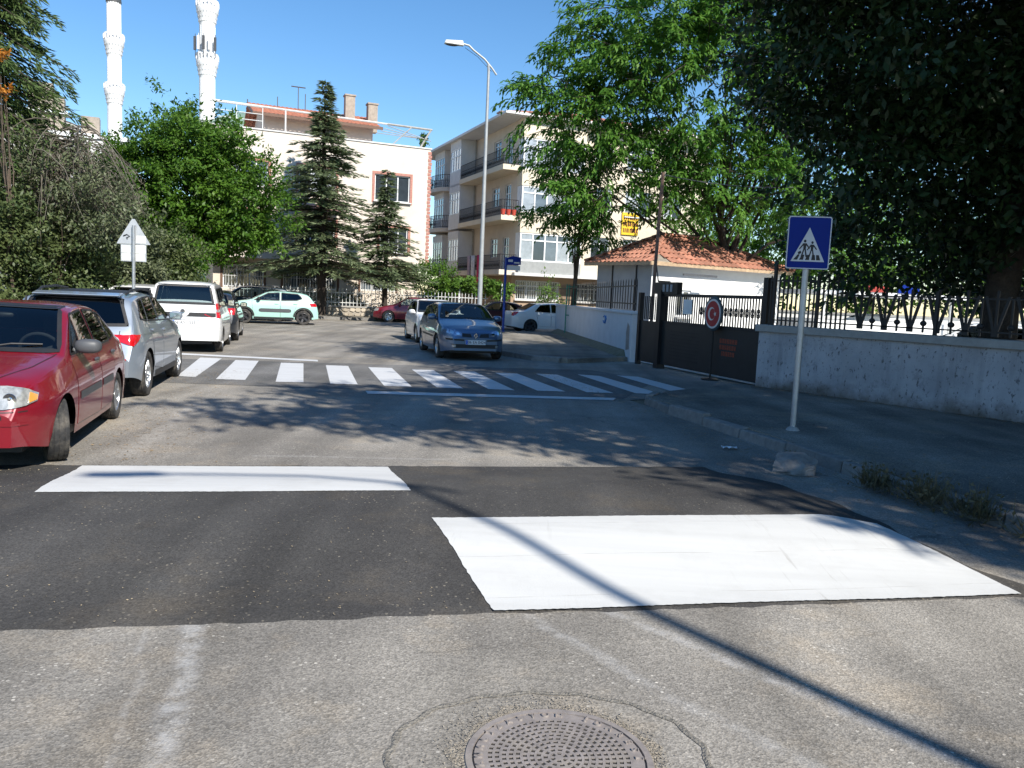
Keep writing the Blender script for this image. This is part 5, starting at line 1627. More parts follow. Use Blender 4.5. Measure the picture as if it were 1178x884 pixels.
# ------------------------------------------------------------------ far left house above the shrubs
b0 = thing('far_house', 'off white house with stepped chimneys above the shrubs at far left', 'house', (-34, 47, 0), R(23))
mb = MB(); mb.box(0, 10.5, 0, 10, 0, 10.1); mb.build('wall', M_OFFW, b0)
mb = MB(); mb.box(-.1, 10.6, -.12, 10.1, 10.1, 10.35); mb.build('parapet_cap', M_FRAME, b0)
mb = MB(); mb.hexa([(1.5, 1, 10.36), (8.8, 1, 10.36), (8.8, 9, 10.36), (1.5, 9, 10.36)], [(1.5, 4, 12.2), (5.6, 4, 12.2), (5.6, 5, 12.2), (1.5, 5, 12.2)]); rf0 = mb.build('roof', M_CONC, b0)
for (x, w, z) in ((5.1, 1.3, 13.2), (6.5, .5, 12.4), (7.9, 1.0, 11.5)):
    mb = MB(); mb.box(x, x + w, .6, 1.5, 10.36, z); mb.build('chimney', M_CHIM, rf0)
mb = MB(); mb.box(4.6, 7.2, .4, 1.7, 11.45, 11.6); mb.build('chimney_slab', M_FRAME, rf0)
for k in range(3): window_unit(b0, 2 + k * 3, 3.6 + k * 3, 7.4, 8.9, -.04, 2, sill=False)

# ------------------------------------------------------------------ minarets and the mosque dome
def minaret(label, x, y, bal, shaft, top, cap_z=None):
    t = thing('minaret', label, 'minaret', (x, y, 0), 0, 'minarets of the mosque')
    mb = MB()
    n = 16; V = []; 
    mb.lathe([(shaft * 1.02, 0), (shaft, bal[0] - 3), (shaft * .97, bal[-1]), (shaft * .93, top)], 40)
    mb.build('shaft', M_MIN, t, True)
    # flutes
    fm_ = MB()
    for k in range(n):
        a = 2 * math.pi * k / n
        fm_.tube([(shaft * 1.0 * math.cos(a), shaft * 1.0 * math.sin(a), 2), (shaft * .95 * math.cos(a), shaft * .95 * math.sin(a), top)], .07, 4, False)
    tag(fm_.build('flutes', M_MIN, t), kind='stuff')
    for z in bal:
        mb = MB(); R_ = shaft * 1.46
        mb.lathe([(shaft * .98, z - 2.6), (shaft * 1.08, z - 2.1), (shaft * 1.14, z - 2.05), (shaft * 1.18, z - 1.5), (shaft * 1.22, z - 1.42), (shaft * 1.3, z - .8), (shaft * 1.34, z - .72), (R_, z - .1), (R_, z), (shaft * .9, z)], 32)
        b = mb.build('balcony', M_MIN, t, True)
        # muqtarnas teeth and parapet of pierced panels
        mm = MB()
        for r, (zz, rr) in enumerate(((z - 1.9, 1.1), (z - 1.3, 1.2), (z - .6, 1.33))):
            for k in range(20):
                a = 2 * math.pi * (k + .5 * r) / 20; mm.ellipsoid((shaft * rr * math.cos(a), shaft * rr * math.sin(a), zz), .09, .09, .2, 6, 4)
        tag(mm.build('corbel_teeth', M_MINS, b), kind='stuff')
        mm = MB()
        for k in range(18):
            a0, a1 = 2 * math.pi * (k + .12) / 18, 2 * math.pi * (k + .88) / 18
            for (za, zb_) in ((z, z + .22), (z + .95, z + 1.15)):
                p = [(R_ * math.cos(a), R_ * math.sin(a)) for a in (2 * math.pi * k / 18, 2 * math.pi * (k + 1) / 18)]
                q = [(R_ * .93 * math.cos(a), R_ * .93 * math.sin(a)) for a in (2 * math.pi * k / 18, 2 * math.pi * (k + 1) / 18)]
                mm.hexa([(*p[0], za), (*p[1], za), (*q[1], za), (*q[0], za)], [(*p[0], zb_), (*p[1], zb_), (*q[1], zb_), (*q[0], zb_)])
            a = 2 * math.pi * k / 18
            mm.box(R_ * .965 * math.cos(a) - .1, R_ * .965 * math.cos(a) + .1, R_ * .965 * math.sin(a) - .1, R_ * .965 * math.sin(a) + .1, z + .2, z + .97)
        tag(mm.build('parapet', M_MIN, b), kind='stuff')
    if cap_z:
        mb = MB(); mb.lathe([(shaft * .93, cap_z), (shaft * 1.1, cap_z), (shaft * 1.1, cap_z + .3), (.05, cap_z + 9)], 24); mb.build('spire', M_GREYPL, t, True)
    return t
mnR = minaret('white minaret nearer the cream house, with aerials on its lower balcony', -48.7, 128, (35.2, 43.0), 1.12, 56, 56)
mnL = minaret('white minaret standing further left with a grey conical spire', -66.4, 135, (31.9, 39.6), 1.05, 45.6, 45.6)
ant_ = thing('antenna_cluster', 'cluster of mobile antenna panels on the lower balcony of the nearer minaret', 'antenna', (-48.7, 128, 0))
for k in range(5):
    a = -2.4 + k * .45
    o = MB(); x, y = 1.9 * math.cos(a), 1.9 * math.sin(a)
    o.box(x - .18, x + .18, y - .1, y + .1, 36.6, 38.6); o.tube([(x, y + .15, 35.6), (x, y + .15, 39.0)], .05, 5)
    o.build('antenna_panel', M_OFFW if k % 2 else M_GREYPL, ant_)
dm = thing('mosque_dome', 'green ribbed mosque dome just showing behind the roof terrace', 'dome', (-42.5, 128, 0))
mb = MB(); mb.lathe([(8, 0), (8, 21), (7.6, 21.2), (7.3, 23), (6.2, 25), (4.4, 26.6), (2.2, 27.5), (.1, 27.8)], 36); mb.build('dome_shell', M_COPPER, dm, True)
mb = MB()
for k in range(24):
    a = 2 * math.pi * k / 24; mb.tube([(r * math.cos(a) * 1.005, r * math.sin(a) * 1.005, z) for r, z in ((7.6, 21.2), (7.3, 23), (6.2, 25), (4.4, 26.6), (2.2, 27.5))], .09, 4, False)
tag(mb.build('dome_ribs', M_COPPER, dm), kind='stuff')
mb = MB(); mb.tube([(0, 0, 27.7), (0, 0, 30)], .09, 6); mb.ellipsoid((0, 0, 28.6), .25, .25, .3, 8, 6); mb.build('finial', M_GREYPL, dm)
# ================================================================== WALLS, FENCES, GATE
M_WALLP = mat('peeling_white_wall', (0.40, 0.41, 0.44), .9, var=.12, scale=3, bump=.9, bscale=28, dirt=(0.14, 0.14, 0.15), dscale=9, dcut=(.55, .66))
def streak_wall(name, c, stain, chip):
    m, n, l, b = nodes_of(name)
    tc = n.new('ShaderNodeTexCoord')
    def noise(s, d, r, sc=(1, 1, 1)):
        mp = n.new('ShaderNodeMapping'); mp.inputs['Scale'].default_value = sc
        l.new(tc.outputs['Object'], mp.inputs['Vector'])
        x = n.new('ShaderNodeTexNoise')
        x.inputs['Scale'].default_value = s; x.inputs['Detail'].default_value = d; x.inputs['Roughness'].default_value = r
        l.new(mp.outputs['Vector'], x.inputs['Vector'])
        return x.outputs['Fac']
    def rg(x, a, b_, c_, d_):
        k = n.new('ShaderNodeMapRange')
        for nm, v in zip(('From Min', 'From Max', 'To Min', 'To Max'), (a, b_, c_, d_)): k.inputs[nm].default_value = v
        l.new(x, k.inputs['Value']); return k.outputs['Result']
    def mix(f, c1, c2):
        k = n.new('ShaderNodeMixRGB'); l.new(f, k.inputs['Fac'])
        for i, q in (('Color1', c1), ('Color2', c2)):
            if isinstance(q, tuple): k.inputs[i].default_value = (*q, 1)
            else: l.new(q, k.inputs[i])
        return k.outputs['Color']
    o = mix(rg(noise(.9, 6, .65), .35, .65, 0, 1), c, tuple(x * .72 for x in c))
    o = mix(rg(noise(3.2, 7, .7, (1, 1, .12)), .5, .75, 0, .7), o, stain)
    o = mix(rg(noise(2.6, 8, .75), .56, .62, 0, .75), o, tuple(x * .55 for x in c))
    o = mix(rg(noise(17, 6, .7, (1, 1, .5)), .575, .63, 0, .9), o, chip)
    sp = n.new('ShaderNodeSeparateXYZ'); l.new(tc.outputs['Object'], sp.inputs['Vector'])
    ad = n.new('ShaderNodeMath'); ad.operation = 'MULTIPLY_ADD'; l.new(noise(2.2, 6, .7), ad.inputs[0]); ad.inputs[1].default_value = -.7; l.new(sp.outputs['Z'], ad.inputs[2])
    o = mix(rg(ad.outputs[0], -.25, .05, .85, 0), o, (0.09, 0.075, 0.055))
    l.new(o, b.inputs['Base Color']); b.inputs['Roughness'].default_value = .92
    bp = n.new('ShaderNodeBump'); bp.inputs['Strength'].default_value = .8; bp.inputs['Distance'].default_value = .02
    l.new(noise(26, 5, .7), bp.inputs['Height']); l.new(bp.outputs['Normal'], b.inputs['Normal'])
    return m
M_WALLP = streak_wall('weathered_white_wall', (0.45, 0.46, 0.49), (0.2, 0.2, 0.21), (0.10, 0.10, 0.105))
M_WALLL = mat('white_washed_wall', (0.62, 0.63, 0.65), .9, var=.08, scale=2, bump=.3, bscale=30, dirt=(0.42, 0.42, 0.42), dscale=3, dcut=(.6, .75))
M_CAP = mat('concrete_cap', (0.3, 0.3, 0.29), .9, var=.15, scale=6)
M_GREENP = mat('green_paint', (0.04, 0.24, 0.17), .6, var=.2, scale=10)
# right-hand wall with a fence of V-shaped bars
wr0, wr1 = Vector((4.83, 16.0, 0)), Vector((12.0, 6.45, 0))
WL = (wr1 - wr0).length
wr = thing('boundary_wall', 'rough white boundary wall in deep shade right of the gate, behind the crossing sign', 'wall', wr0, math.atan2((wr1 - wr0).y, (wr1 - wr0).x))
mb = MB(); V = []; k = 40
for i in range(k + 1):
    x = WL * i / k
    for (yy, zz) in ((-.0, 0.0), (-.0, 1.22), (.24, 1.22), (.24, 0)): V.append((x, yy + .012 * math.sin(i * 1.9), zz))
mb.add(V, [(i * 4 + j, (i + 1) * 4 + j, (i + 1) * 4 + j + 1, i * 4 + j + 1) for i in range(k) for j in range(3)] + [(0, 1, 2, 3), (k * 4 + 3, k * 4 + 2, k * 4 + 1, k * 4)])
mb.build('masonry', M_WALLP, wr)
mb = MB(); mb.box(-.06, WL, -.07, .31, 1.22, 1.36); mb.build('cap', M_CAP, wr, bevel=.012)
fr = thing('iron_fence', 'black iron fence with V shaped bars on top of the shaded wall', 'fence', wr0 + Vector((0, 0, 1.36)), wr.rotation_euler.z)
for (xa, xb, zz) in ((.1, WL, .10), (.1, 1.8, .86), (1.8, WL, .62)):
    mb = MB(); mb.box(xa, xb, .10, .14, zz - .012, zz + .012); mb.build('rail', M_IRON, fr)
vb = MB()
for s in (-1, 1): vb.hexa([(s * .02 - .022, -.018, .0), (s * .02 + .022, -.018, .0), (s * .02 + .022, .018, .0), (s * .02 - .022, .018, .0)], [(s * .17 - .022, -.018, .82), (s * .17 + .022, -.018, .82), (s * .17 + .022, .018, .82), (s * .17 - .022, .018, .82)])
vb.box(-.05, .05, -.02, .02, -.1, .02); vb.box(-.018, .018, -.014, .014, 0, .95)
vbm = vb.mesh('fence_vee', M_IRON)
sb = MB(); sb.box(-.014, .014, -.014, .014, -.1, .72); sb.ellipsoid((0, 0, .12), .06, .03, .07, 8, 6); sbm = sb.mesh('fence_bar', M_IRON)
x = 2.02
while x < WL:
    link('fence_vee', vbm, fr, (x, .12, .1), None, (1, 1, .68)); link('fence_bar', sbm, fr, (x + .225, .12, .1), None, (1, 1, .7)); x += .45
# plain dense bars near the gate
sb2 = MB(); sb2.box(-.013, .013, -.013, .013, 0, .95); sb2m = sb2.mesh('fence_bar', M_IRON)
x = .12
while x < 1.75: link('fence_bar', sb2m, fr, (x, .12, 0)); x += .095
for x in (.2, 1.15, 3.35, 6.2): mb = MB(); mb.box(x - .026, x + .026, .09, .15, 0, (.72 if x > 2 else .98) if x > .5 else 1.25); mb.build('fence_post', M_IRON, fr)

# left-hand wall beyond the gate
wl0, wl1 = Vector((3.27, 22.7, 0)), Vector((1.92, 38.4, 0))
LL = (wl1 - wl0).length
wlf = thing('low_wall', 'low white washed wall with blue scrawl and picket railing left of the gate', 'wall', wl0, math.atan2((wl1 - wl0).y, (wl1 - wl0).x))
mb = MB(); mb.box(0, LL, -.24, 0, 0, 1.34); mb.build('masonry', M_WALLL, wlf)
mb = MB(); mb.box(-.03, LL, -.29, .05, 1.34, 1.42); mb.build('cap', M_WALLL, wlf, bevel=.012)
mb = MB(); mb.hexa([(.5, .0, .1), (.5, .3, .1), (LL - 1, .4, .1), (LL - 1, .0, .1)], [(.7, .003, .3), (.7, .1, .24), (LL - 1, .12, .26), (LL - 1, .003, .3)]); mb.build('footing', mat('mossy_footing', (0.16, 0.15, 0.1), .95, var=.3, scale=5, bump=.8, bscale=12), wlf)
mb = MB(); mb.tube([(3.9 + .16 * math.cos(t), .008, 1.08 + .12 * math.sin(t)) for t in np.linspace(.6, 5.9, 18)], .018, 5); mb.tube([(3.75, .008, 1.2), (3.7, .008, .95), (3.55, .008, 1.1), (3.62, .008, 1.2)], .018, 5); mb.build('scrawl', mat('blue_spray', (0.05, 0.2, 0.5), .8, var=.1), wlf)
mb = MB(); mb.prism([(.15, .003, .35), (.55, .003, .3), (.6, .003, .8), (.45, .003, 1.1), (.2, .003, 1.0)], (0, .004, 0)); mb.build('bare_patch', mat('bare_plaster', (0.33, 0.28, 0.25), .95, var=.2), wlf)
pk = MB(); pk.box(-.028, .028, -.008, .008, 0, .82); pk.add([(-.028, -.008, .82), (.028, -.008, .82), (.028, .008, .82), (-.028, .008, .82), (0, 0, .9)], [(0, 1, 4), (1, 2, 4), (2, 3, 4), (3, 0, 4)])
pkm = pk.mesh('railing_picket', M_IRON)
x = .1
while x < LL - .3: link('railing_picket', pkm, wlf, (x, -.12, 1.46)); x += .36
for zz in (1.62, 2.12): mb = MB(); mb.box(.02, LL - .2, -.105, -.07, zz, zz + .035); mb.build('railing_rail', M_IRON, wlf)

# gate between the walls
ga, gb = Vector((5.02, 17.0, 0)), Vector((3.38, 22.3, 0))
GLn = (gb - ga).length
GA = math.atan2((gb - ga).y, (gb - ga).x)
gt = thing('sliding_gate', 'black sheet metal gate with ornamental bars between the white walls', 'gate', ga, GA)
M_GATE = mat('black_gate_sheet', (0.016, 0.017, 0.018), .5, .1, var=.3, scale=3)
G1 = 4.05
mb = MB(); mb.box(-.3, G1, -.03, .03, .12, 1.17); mb.build('sheet_panel', M_GATE, gt)
# pressed dimples on the sheet, in rows
dmp = MB()
for r in range(9):
    for k in range(16): dmp.ellipsoid((2.2 + k * .09, .032, .32 + r * .085), .016, .008, .016, 6, 4)
tag(dmp.build('pressed_dots', M_IRON, gt), kind='stuff')
for zz in (1.17, 1.86): mb = MB(); mb.box(-.3, G1, -.045, .045, zz, zz + .07); mb.build('rail', M_IRON, gt)
bar = MB(); bar.box(-.011, .011, -.011, .011, 1.24, 1.86); barm = bar.mesh('gate_bar', M_IRON)
orn = MB()
for s in (-1, 1):
    orn.tube([(.02 * s + .035 * math.sin(t) * s, 0, 1.55 + .09 * math.cos(t)) for t in np.linspace(0, math.pi, 8)], .01, 5)
orn.ellipsoid((0, 0, 1.55), .022, .016, .07, 8, 6); orn.tube([(-.06, 0, 1.62), (.06, 0, 1.48)], .009, 5); orn.tube([(.06, 0, 1.62), (-.06, 0, 1.48)], .009, 5)
ornm = orn.mesh('scroll_ornament', M_IRON)
k = 0; x = -.22
while x < G1 - .05:
    link('gate_bar', barm, gt, (x, 0, 0))
    if k % 2 and k < 24: link('scroll_ornament', ornm, gt, (x, 0, 0))
    k += 1; x += .105
# faint orange lettering, too worn to read
for r in range(3):
    mb = MB(); random.seed(20 + r); xx = .55 + .04 * r
    while xx < 1.25 - .05 * r: w = random.uniform(.05, .09); mb.box(xx, xx + w, .0302, .034, .86 - r * .14, .96 - r * .14); xx += w + .025
    tag(mb.build('worn_lettering', mat('worn_orange', (0.22, 0.05, 0.025), .8, var=.6, scale=30), gt), kind='stuff')
for (x, h, w) in ((G1 + .12, 2.02, .11), (-.42, 2.3, .08), (5.4, 1.95, .06)): mb = MB(); mb.box(x - w, x + w, -w, w, 0, h); mb.build('gate_post', M_IRON, gt)
mb = MB(); mb.box(3.3, G1 + .45, -.07, .07, 1.92, 2.22); mb.build('header_plate', M_GATE, gt)
for q in range(3): mb = MB(); mb.box(3.55 + q * .2, 3.66 + q * .2, .072, .08, 1.98, 2.16); mb.build('header_slot', mat('slot_grey', (0.3, 0.31, 0.32), .7), gt)
# small side leaf
mb = MB(); mb.box(G1 + .35, 5.35, -.02, .02, .1, 1.2); mb.build('side_leaf', M_GATE, gt)
x = G1 + .4
while x < 5.35: link('gate_bar', barm, gt, (x, 0, 0)); x += .1
mb = MB(); mb.box(2.55, 2.95, .05, .06, 1.45, 1.80); o = mb.build('notice', mat('white_notice', (0.7, 0.72, 0.72), .6, var=.1)); o.matrix_world = Matrix.Translation(ga) @ Matrix.Rotation(GA, 4, 'Z')
tag(o, 'pale notice sheet fixed behind the bars of the black gate', 'notice')

# round emblem sign on a stand in front of the gate
sg = thing('round_sign', 'round red sign with white crescent on a thin stand before the gate', 'sign', (4.45, 18.3, 0), GA + R(180))
# its face looks along local -x rotated; build facing local +y reversed
mb = MB(); mb.lathe([(0, 0), (.37, 0), (.39, .012), (.39, .03), (0, .03)], 40, axis='y'); rim_ = mb.build('rim_board', mat('dark_sign_rim', (0.02, 0.04, 0.05), .5), sg, True, loc=(0, 0, 1.5))
mb = MB(); mb.lathe([(0, -.006), (.33, -.006), (.335, .004)], 40, axis='y'); mb.build('white_ring', mat('sign_white', (0.6, 0.58, 0.56), .5, var=.08), rim_, True)
mb = MB(); mb.lathe([(0, -.012), (.285, -.012), (.29, -.002)], 40, axis='y'); mb.build('red_field', mat('sign_red', (0.32, 0.012, 0.02), .5, var=.08), rim_, True)
cr = MB(); n = 28; Ro, Ri, dx = .15, .12, .04
oo = [(-.03 + Ro * math.cos(t), Ro * math.sin(t)) for t in np.linspace(.5, 2 * math.pi - .5, n)]
ii = [(-.03 + dx + Ri * math.cos(t), Ri * math.sin(t)) for t in np.linspace(.62, 2 * math.pi - .62, n)]
cr.add([(p[0], -.016, p[1]) for p in oo] + [(p[0], -.016, p[1]) for p in ii], [(i, i + 1, n + i + 1, n + i) for i in range(n - 1)]); cr.build('crescent', MATS['sign_white'], rim_)
st = MB(); pts = []
for k in range(10):
    a = math.pi / 2 + k * math.pi / 5 + .3; r = .065 if k % 2 == 0 else .026; pts.append((.12 + r * math.cos(a), -.016, r * math.sin(a)))
st.add(pts, [tuple(range(10))]); st.build('star', MATS['sign_white'], rim_)
mb = MB(); mb.tube([(0, .04, 0), (0, .04, 1.8)], .022, 8); mb.build('stand', M_IRON, sg)
mb = MB(); mb.lathe([(0, 0), (.2, 0), (.2, .03), (.03, .05), (0, .05)], 20); mb.build('foot', M_IRON, sg, loc=(0, .04, 0))

# ================================================================== SIGNS, LAMPS, POLES
M_STEEL = mat('galvanised_steel', (0.42, 0.44, 0.46), .42, .7, var=.15, scale=8)
M_LAMPP = mat('painted_lamp_post', (0.36, 0.38, 0.39), .5, .3, var=.12, scale=5)
M_SBLUE = mat('sign_blue', (0.003, 0.022, 0.22), .5, var=.06, spec=.15)
M_SWHT = mat('sign_reflective_white', (0.55, 0.57, 0.6), .4, var=.05)
cs = thing('crossing_sign', 'blue square pedestrian crossing sign on a steel post on the right pavement', 'traffic sign', (3.66, 10.35, 0.13), R(-8))
mb = MB(); mb.tube([(0, .035, -.13), (.0, .035, 2.66)], .038, 14); mb.build('post', M_STEEL, cs, True)
mb = MB(); mb.lathe([(.0, 0), (.09, 0), (.07, .03), (.04, .05)], 14); mb.build('base_collar', M_CAP, cs, True, loc=(0, .035, 0))
def rrect(w, h, r, n=6):
    P = []
    for cx, cz, a0 in ((w - r, h - r, 0), (-w + r, h - r, 90), (-w + r, -h + r, 180), (w - r, -h + r, 270)):
        for k in range(n + 1): a = R(a0 + 90 * k / n); P.append((cx + r * math.cos(a), cz + r * math.sin(a)))
    return P
ZC = 2.53 - .13
pl = MB(); pl.prism([(p[0], 0, ZC + p[1]) for p in rrect(.265, .33, .03)], (0, -.012, 0)); bd = pl.build('board', M_SBLUE, cs)
mb = MB(); n = 28; P = rrect(.263, .328, .029); Q = rrect(.25, .315, .022); m_ = len(P)
mb.add([(p[0], -.0145, ZC + p[1]) for p in P] + [(p[0], -.0145, ZC + p[1]) for p in Q], [(i, (i + 1) % m_, m_ + (i + 1) % m_, m_ + i) for i in range(m_)]); mb.build('border', M_SWHT, bd)
tz = lambda x, z, y=-.0150: (x, y, ZC + z)
mb = MB(); mb.add([tz(-.205, -.235), tz(.205, -.235), tz(0, .19)], [(0, 1, 2)]); mb.build('triangle', M_SWHT, bd)
pic = []
for k, x in enumerate((-.155, -.085, -.01, .065, .125)):   # zebra bars under their feet
    pic.append([(x - .02, -.215), (x + .03, -.215), (x + .03 + (0 - x) * .17, -.15), (x - .0 + (0 - x) * .2, -.15)])
def fig(x, z, h, s):
    u = h
    return [[(x - .10 * u, z + .62 * u), (x + .10 * u, z + .62 * u), (x + .07 * u, z + .28 * u), (x - .07 * u, z + .28 * u)],
            [(x - .07 * u, z + .30 * u), (x + .01 * u, z + .30 * u), (x - .12 * u, z - .18 * u), (x - .2 * u, z - .18 * u)],
            [(x - .01 * u, z + .30 * u), (x + .07 * u, z + .30 * u), (x + .17 * u, z - .18 * u), (x + .08 * u, z - .18 * u)],
            [(x - .09 * u, z + .62 * u), (x - .06 * u, z + .52 * u), (x - .28 * u, z + .24 * u), (x - .31 * u, z + .30 * u)],
            [(x + .09 * u, z + .62 * u), (x + .06 * u, z + .52 * u), (x + .26 * u, z + .28 * u), (x + .30 * u, z + .34 * u)],
            [(x + .075 * u * math.cos(a), z + .74 * u + .085 * u * math.sin(a)) for a in np.linspace(0, 2 * math.pi, 13)[:-1]]]
pic += fig(-.045, -.14, .215, 1) + [[(-.125, -.12), (-.09, -.10), (-.08, -.13), (-.115, -.15)]] + fig(.045, -.145, .2, 1)
for q in pic:
    mb = MB(); mb.add([tz(p[0], p[1], -.0158) for p in q], [tuple(range(len(q)))]); mb.build('pictogram_shape', M_INK, bd)
for zz in (ZC - .2, ZC + .2): mb = MB(); mb.box(-.05, .05, .001, .08, zz - .02, zz + .02); mb.build('clamp', M_STEEL, cs)

# warning sign seen from behind
ws = thing('warning_sign', 'grey back of a triangular road sign above a square plate, by the left kerb', 'traffic sign', (-8.95, 19, 0.0), R(10))
M_ALU = mat('bare_aluminium', (0.48, 0.5, 0.52), .5, .5, var=.1, scale=6)
mb = MB(); mb.tube([(0, 0, 0), (.02, 0, 2.95)], .038, 12); mb.build('post', M_STEEL, ws, True)
mb = MB(); mb.prism([(-.37, .05, 2.52), (.37, .05, 2.52), (.33, .05, 2.6), (.03, .05, 3.1), (-.03, .05, 3.1), (-.33, .05, 2.6)][::1], (0, .012, 0)); tri = mb.build('triangle_back', M_ALU, ws)
mb = MB(); mb.prism([(-.28, .05, 2.12), (.28, .05, 2.12), (.28, .05, 2.51), (-.28, .05, 2.51)], (0, .012, 0)); sq = mb.build('plate_back', M_ALU, ws)
for (x0, x1, z0, z1, pp) in ((.06, .27, 2.55, 2.72, tri), (-.26, -.07, 2.32, 2.48, sq), (-.26, -.07, 2.14, 2.30, sq), (.05, .26, 2.31, 2.5, sq), (.05, .25, 2.14, 2.29, sq)):
    mb = MB(); mb.box(x0, x1, .044, .049, z0, z1); mb.build('sticker', mat('paper_sticker', (0.68, 0.68, 0.64), .8, var=.12, scale=18), pp)
mb = MB(); mb.tube([(-.22, .046, 2.70), (-.14, .046, 2.735), (-.08, .046, 2.70), (-.15, .046, 2.66), (-.13, .046, 2.63)], .014, 5); mb.build('paint_mark', M_INK, tri)

# street name post
sn = thing('street_name_post', 'blue street name post with small blue plates by the far corner', 'street sign', (-.5, 35.6, .12), R(5))
M_POST = mat('blue_post', (0.01, 0.05, 0.3), .45, var=.1)
mb = MB(); mb.tube([(0, 0, -.12), (0, 0, 3.25)], .055, 10); mb.build('post', M_POST, sn, True)
mb = MB(); mb.prism([(.03, -.02, 2.92), (.66, -.02, 2.95), (.66, -.02, 3.27), (.3, -.02, 3.32), (.03, -.02, 3.22)], (0, .03, 0)); pp = mb.build('name_plate', MATS['sign_blue'], sn)
mb = MB(); mb.box(.1, .3, -.026, -.021, 3.06, 3.16); mb.box(.36, .6, -.026, -.021, 3.0, 3.06); tag(mb.build('worn_lettering', M_SWHT, pp), kind='stuff')
mb = MB(); mb.box(.05, .64, -.01, .0, 2.7, 2.9); mb.build('lower_plate', M_SWHT, sn)

# street lamps: one ahead, one behind the camera whose shadow crosses the hump
def lamp(label, loc, H, ang, arm=1.5):
    t = thing('street_lamp', label, 'street lamp', loc, ang, 'street lamps')
    mb = MB(); mb.tube([(0, 0, 0), (0, 0, H * .45), (0, 0, H)], [.09, .072, .045], 14); mb.build('pole', M_LAMPP, t, True)
    mb = MB(); mb.box(-.16, .16, -.16, .16, -.02, .04); mb.build('base_plate', M_LAMPP, t)
    mb = MB(); P = [(.28, 0, H - .12), (.12, 0, H + .08), (-.15, 0, H + .36), (-.55, 0, H + .62), (-arm * .75, 0, H + .76), (-arm, 0, H + .8)]
    mb.tube(P, [.035] * 6, 8); mb.tube([(0, 0, H - .05), (-.02, 0, H + .22)], .045, 8); mb.build('arm', M_LAMPP, t, True)
    mb = MB(); mb.hexa([(-arm - .62, -.1, H + .74), (-arm + .05, -.07, H + .72), (-arm + .05, .07, H + .72), (-arm - .62, .1, H + .74)], [(-arm - .58, -.09, H + .86), (-arm + .02, -.06, H + .90), (-arm + .02, .06, H + .90), (-arm - .58, .09, H + .86)]); hd = mb.build('lamp_head', mat('lamp_head', (0.6, 0.6, 0.56), .5, var=.05), t, bevel=.02)
    mb = MB(); mb.ellipsoid((-arm - .35, 0, H + .735), .24, .09, .05, 12, 6); mb.build('lamp_glass', M_GREYPL, hd, True)
    mb = MB(); mb.tube([(.1, 0, H - .02), (-.4, 0, H + .42), (-arm * .9, 0, H + .68)], .008, 4); mb.build('cable', M_BLACK, t)
    return t
lamp('tall grey street lamp with a curved arm on the corner pavement ahead', (-1.28, 29, .12), 9.3, R(12), 0.95)
lamp('grey street lamp behind the camera whose shadow crosses the hump', (6.75, -3.75, .12), 10.6, R(15), 1.7)

# leaning pole by the gate house, with its wire
pt = thing('utility_pole', 'thin rusty pole standing behind the gate with a wire to the right', 'pole', (4.05, 24, 0), 0)
mb = MB(); mb.tube([(-.02, 0, 0), (.0, 0, 2.5), (.06, 0, 5.45)], .05, 8); mb.build('pole', mat('rusty_steel', (0.19, 0.12, 0.09), .7, .3, var=.25, scale=7), pt, True)
mb = MB(); mb.tube([(.06 + 4 * q, .6 * q, 5.4 - .12 * q - .5 * q * (1 - q)) for q in np.linspace(0, 1, 12)], .012, 5); mb.build('wire', M_GREYPL, pt)
mb = MB(); mb.tube([(.0, 0, 3.0), (.12, -.02, 2.3)], .02, 6); mb.build('brace', M_GREYPL, pt)

# ================================================================== MANHOLE, STONE, LITTER
mh = thing('manhole_cover', 'round cast iron manhole cover with rings of square holes in the foreground', 'manhole cover', (0.235, 2.83, 0), R(8))
M_CAST = mat('cast_iron', (0.27, 0.24, 0.225), .65, .2, var=.25, scale=18, dirt=(0.32, 0.28, 0.23), dscale=7, dcut=(.5, .8))
M_HOLE = mat('hole_shade', (0.03, 0.027, 0.024), .95)  # near-black floor: the shade inside the holes is put into its colour
lid = MB(); RL = .318
V, Fc = [], []
rings_ = [0.012 + .0258 * k for k in range(0, 11)]
lid.lathe([(0, .010), (.012, .010)], 24)
for k in range(10):
    r0, r1 = rings_[k], rings_[k + 1]
    ra_, rb_ = r0 + .005, r1 - .005
    n = max(6, int(2 * math.pi * (r0 + r1) / 2 / .0285))
    # solid ring borders
    lid.lathe([(r0, .010), (ra_, .010)], max(24, n)); lid.lathe([(rb_, .010), (r1, .010)], max(24, n))
    for j in range(n):
        a0 = 2 * math.pi * j / n; a1 = 2 * math.pi * (j + .6) / n; a2 = 2 * math.pi * (j + 1) / n
        def P(r, a, z): return (r * math.cos(a), r * math.sin(a), z)
        am = (a1 + a2) / 2
        lid.add([P(ra_, a1, .010), P(rb_, a1, .010), P(rb_, a2, .010), P(ra_, a2, .010)], [(0, 1, 2, 3)])
        # recessed hole walls
        lid.add([P(ra_, a0, .010), P(rb_, a0, .010), P(rb_, a1, .010), P(ra_, a1, .010), P(ra_, a0, -.004), P(rb_, a0, -.004), P(rb_, a1, -.006), P(ra_, a1, -.006)], [(0, 1, 5, 4), (1, 2, 6, 5), (2, 3, 7, 6), (3, 0, 4, 7)])
lid.lathe([(rings_[-1], .010), (RL - .002, .010), (RL, -.004)], 64)
lo = lid.build('lid', M_CAST, mh)
mb = MB(); mb.lathe([(0, .0062), (RL - .03, .0062)], 48); mb.build('hole_floor', M_HOLE, lo)
mb = MB(); mb.lathe([(RL + .006, .002), (RL + .006, .012), (RL + .03, .012), (RL + .035, .001)], 64); mb.build('frame', M_CAST, mh)
msg = 'KANALİZASYON İDARESİ'
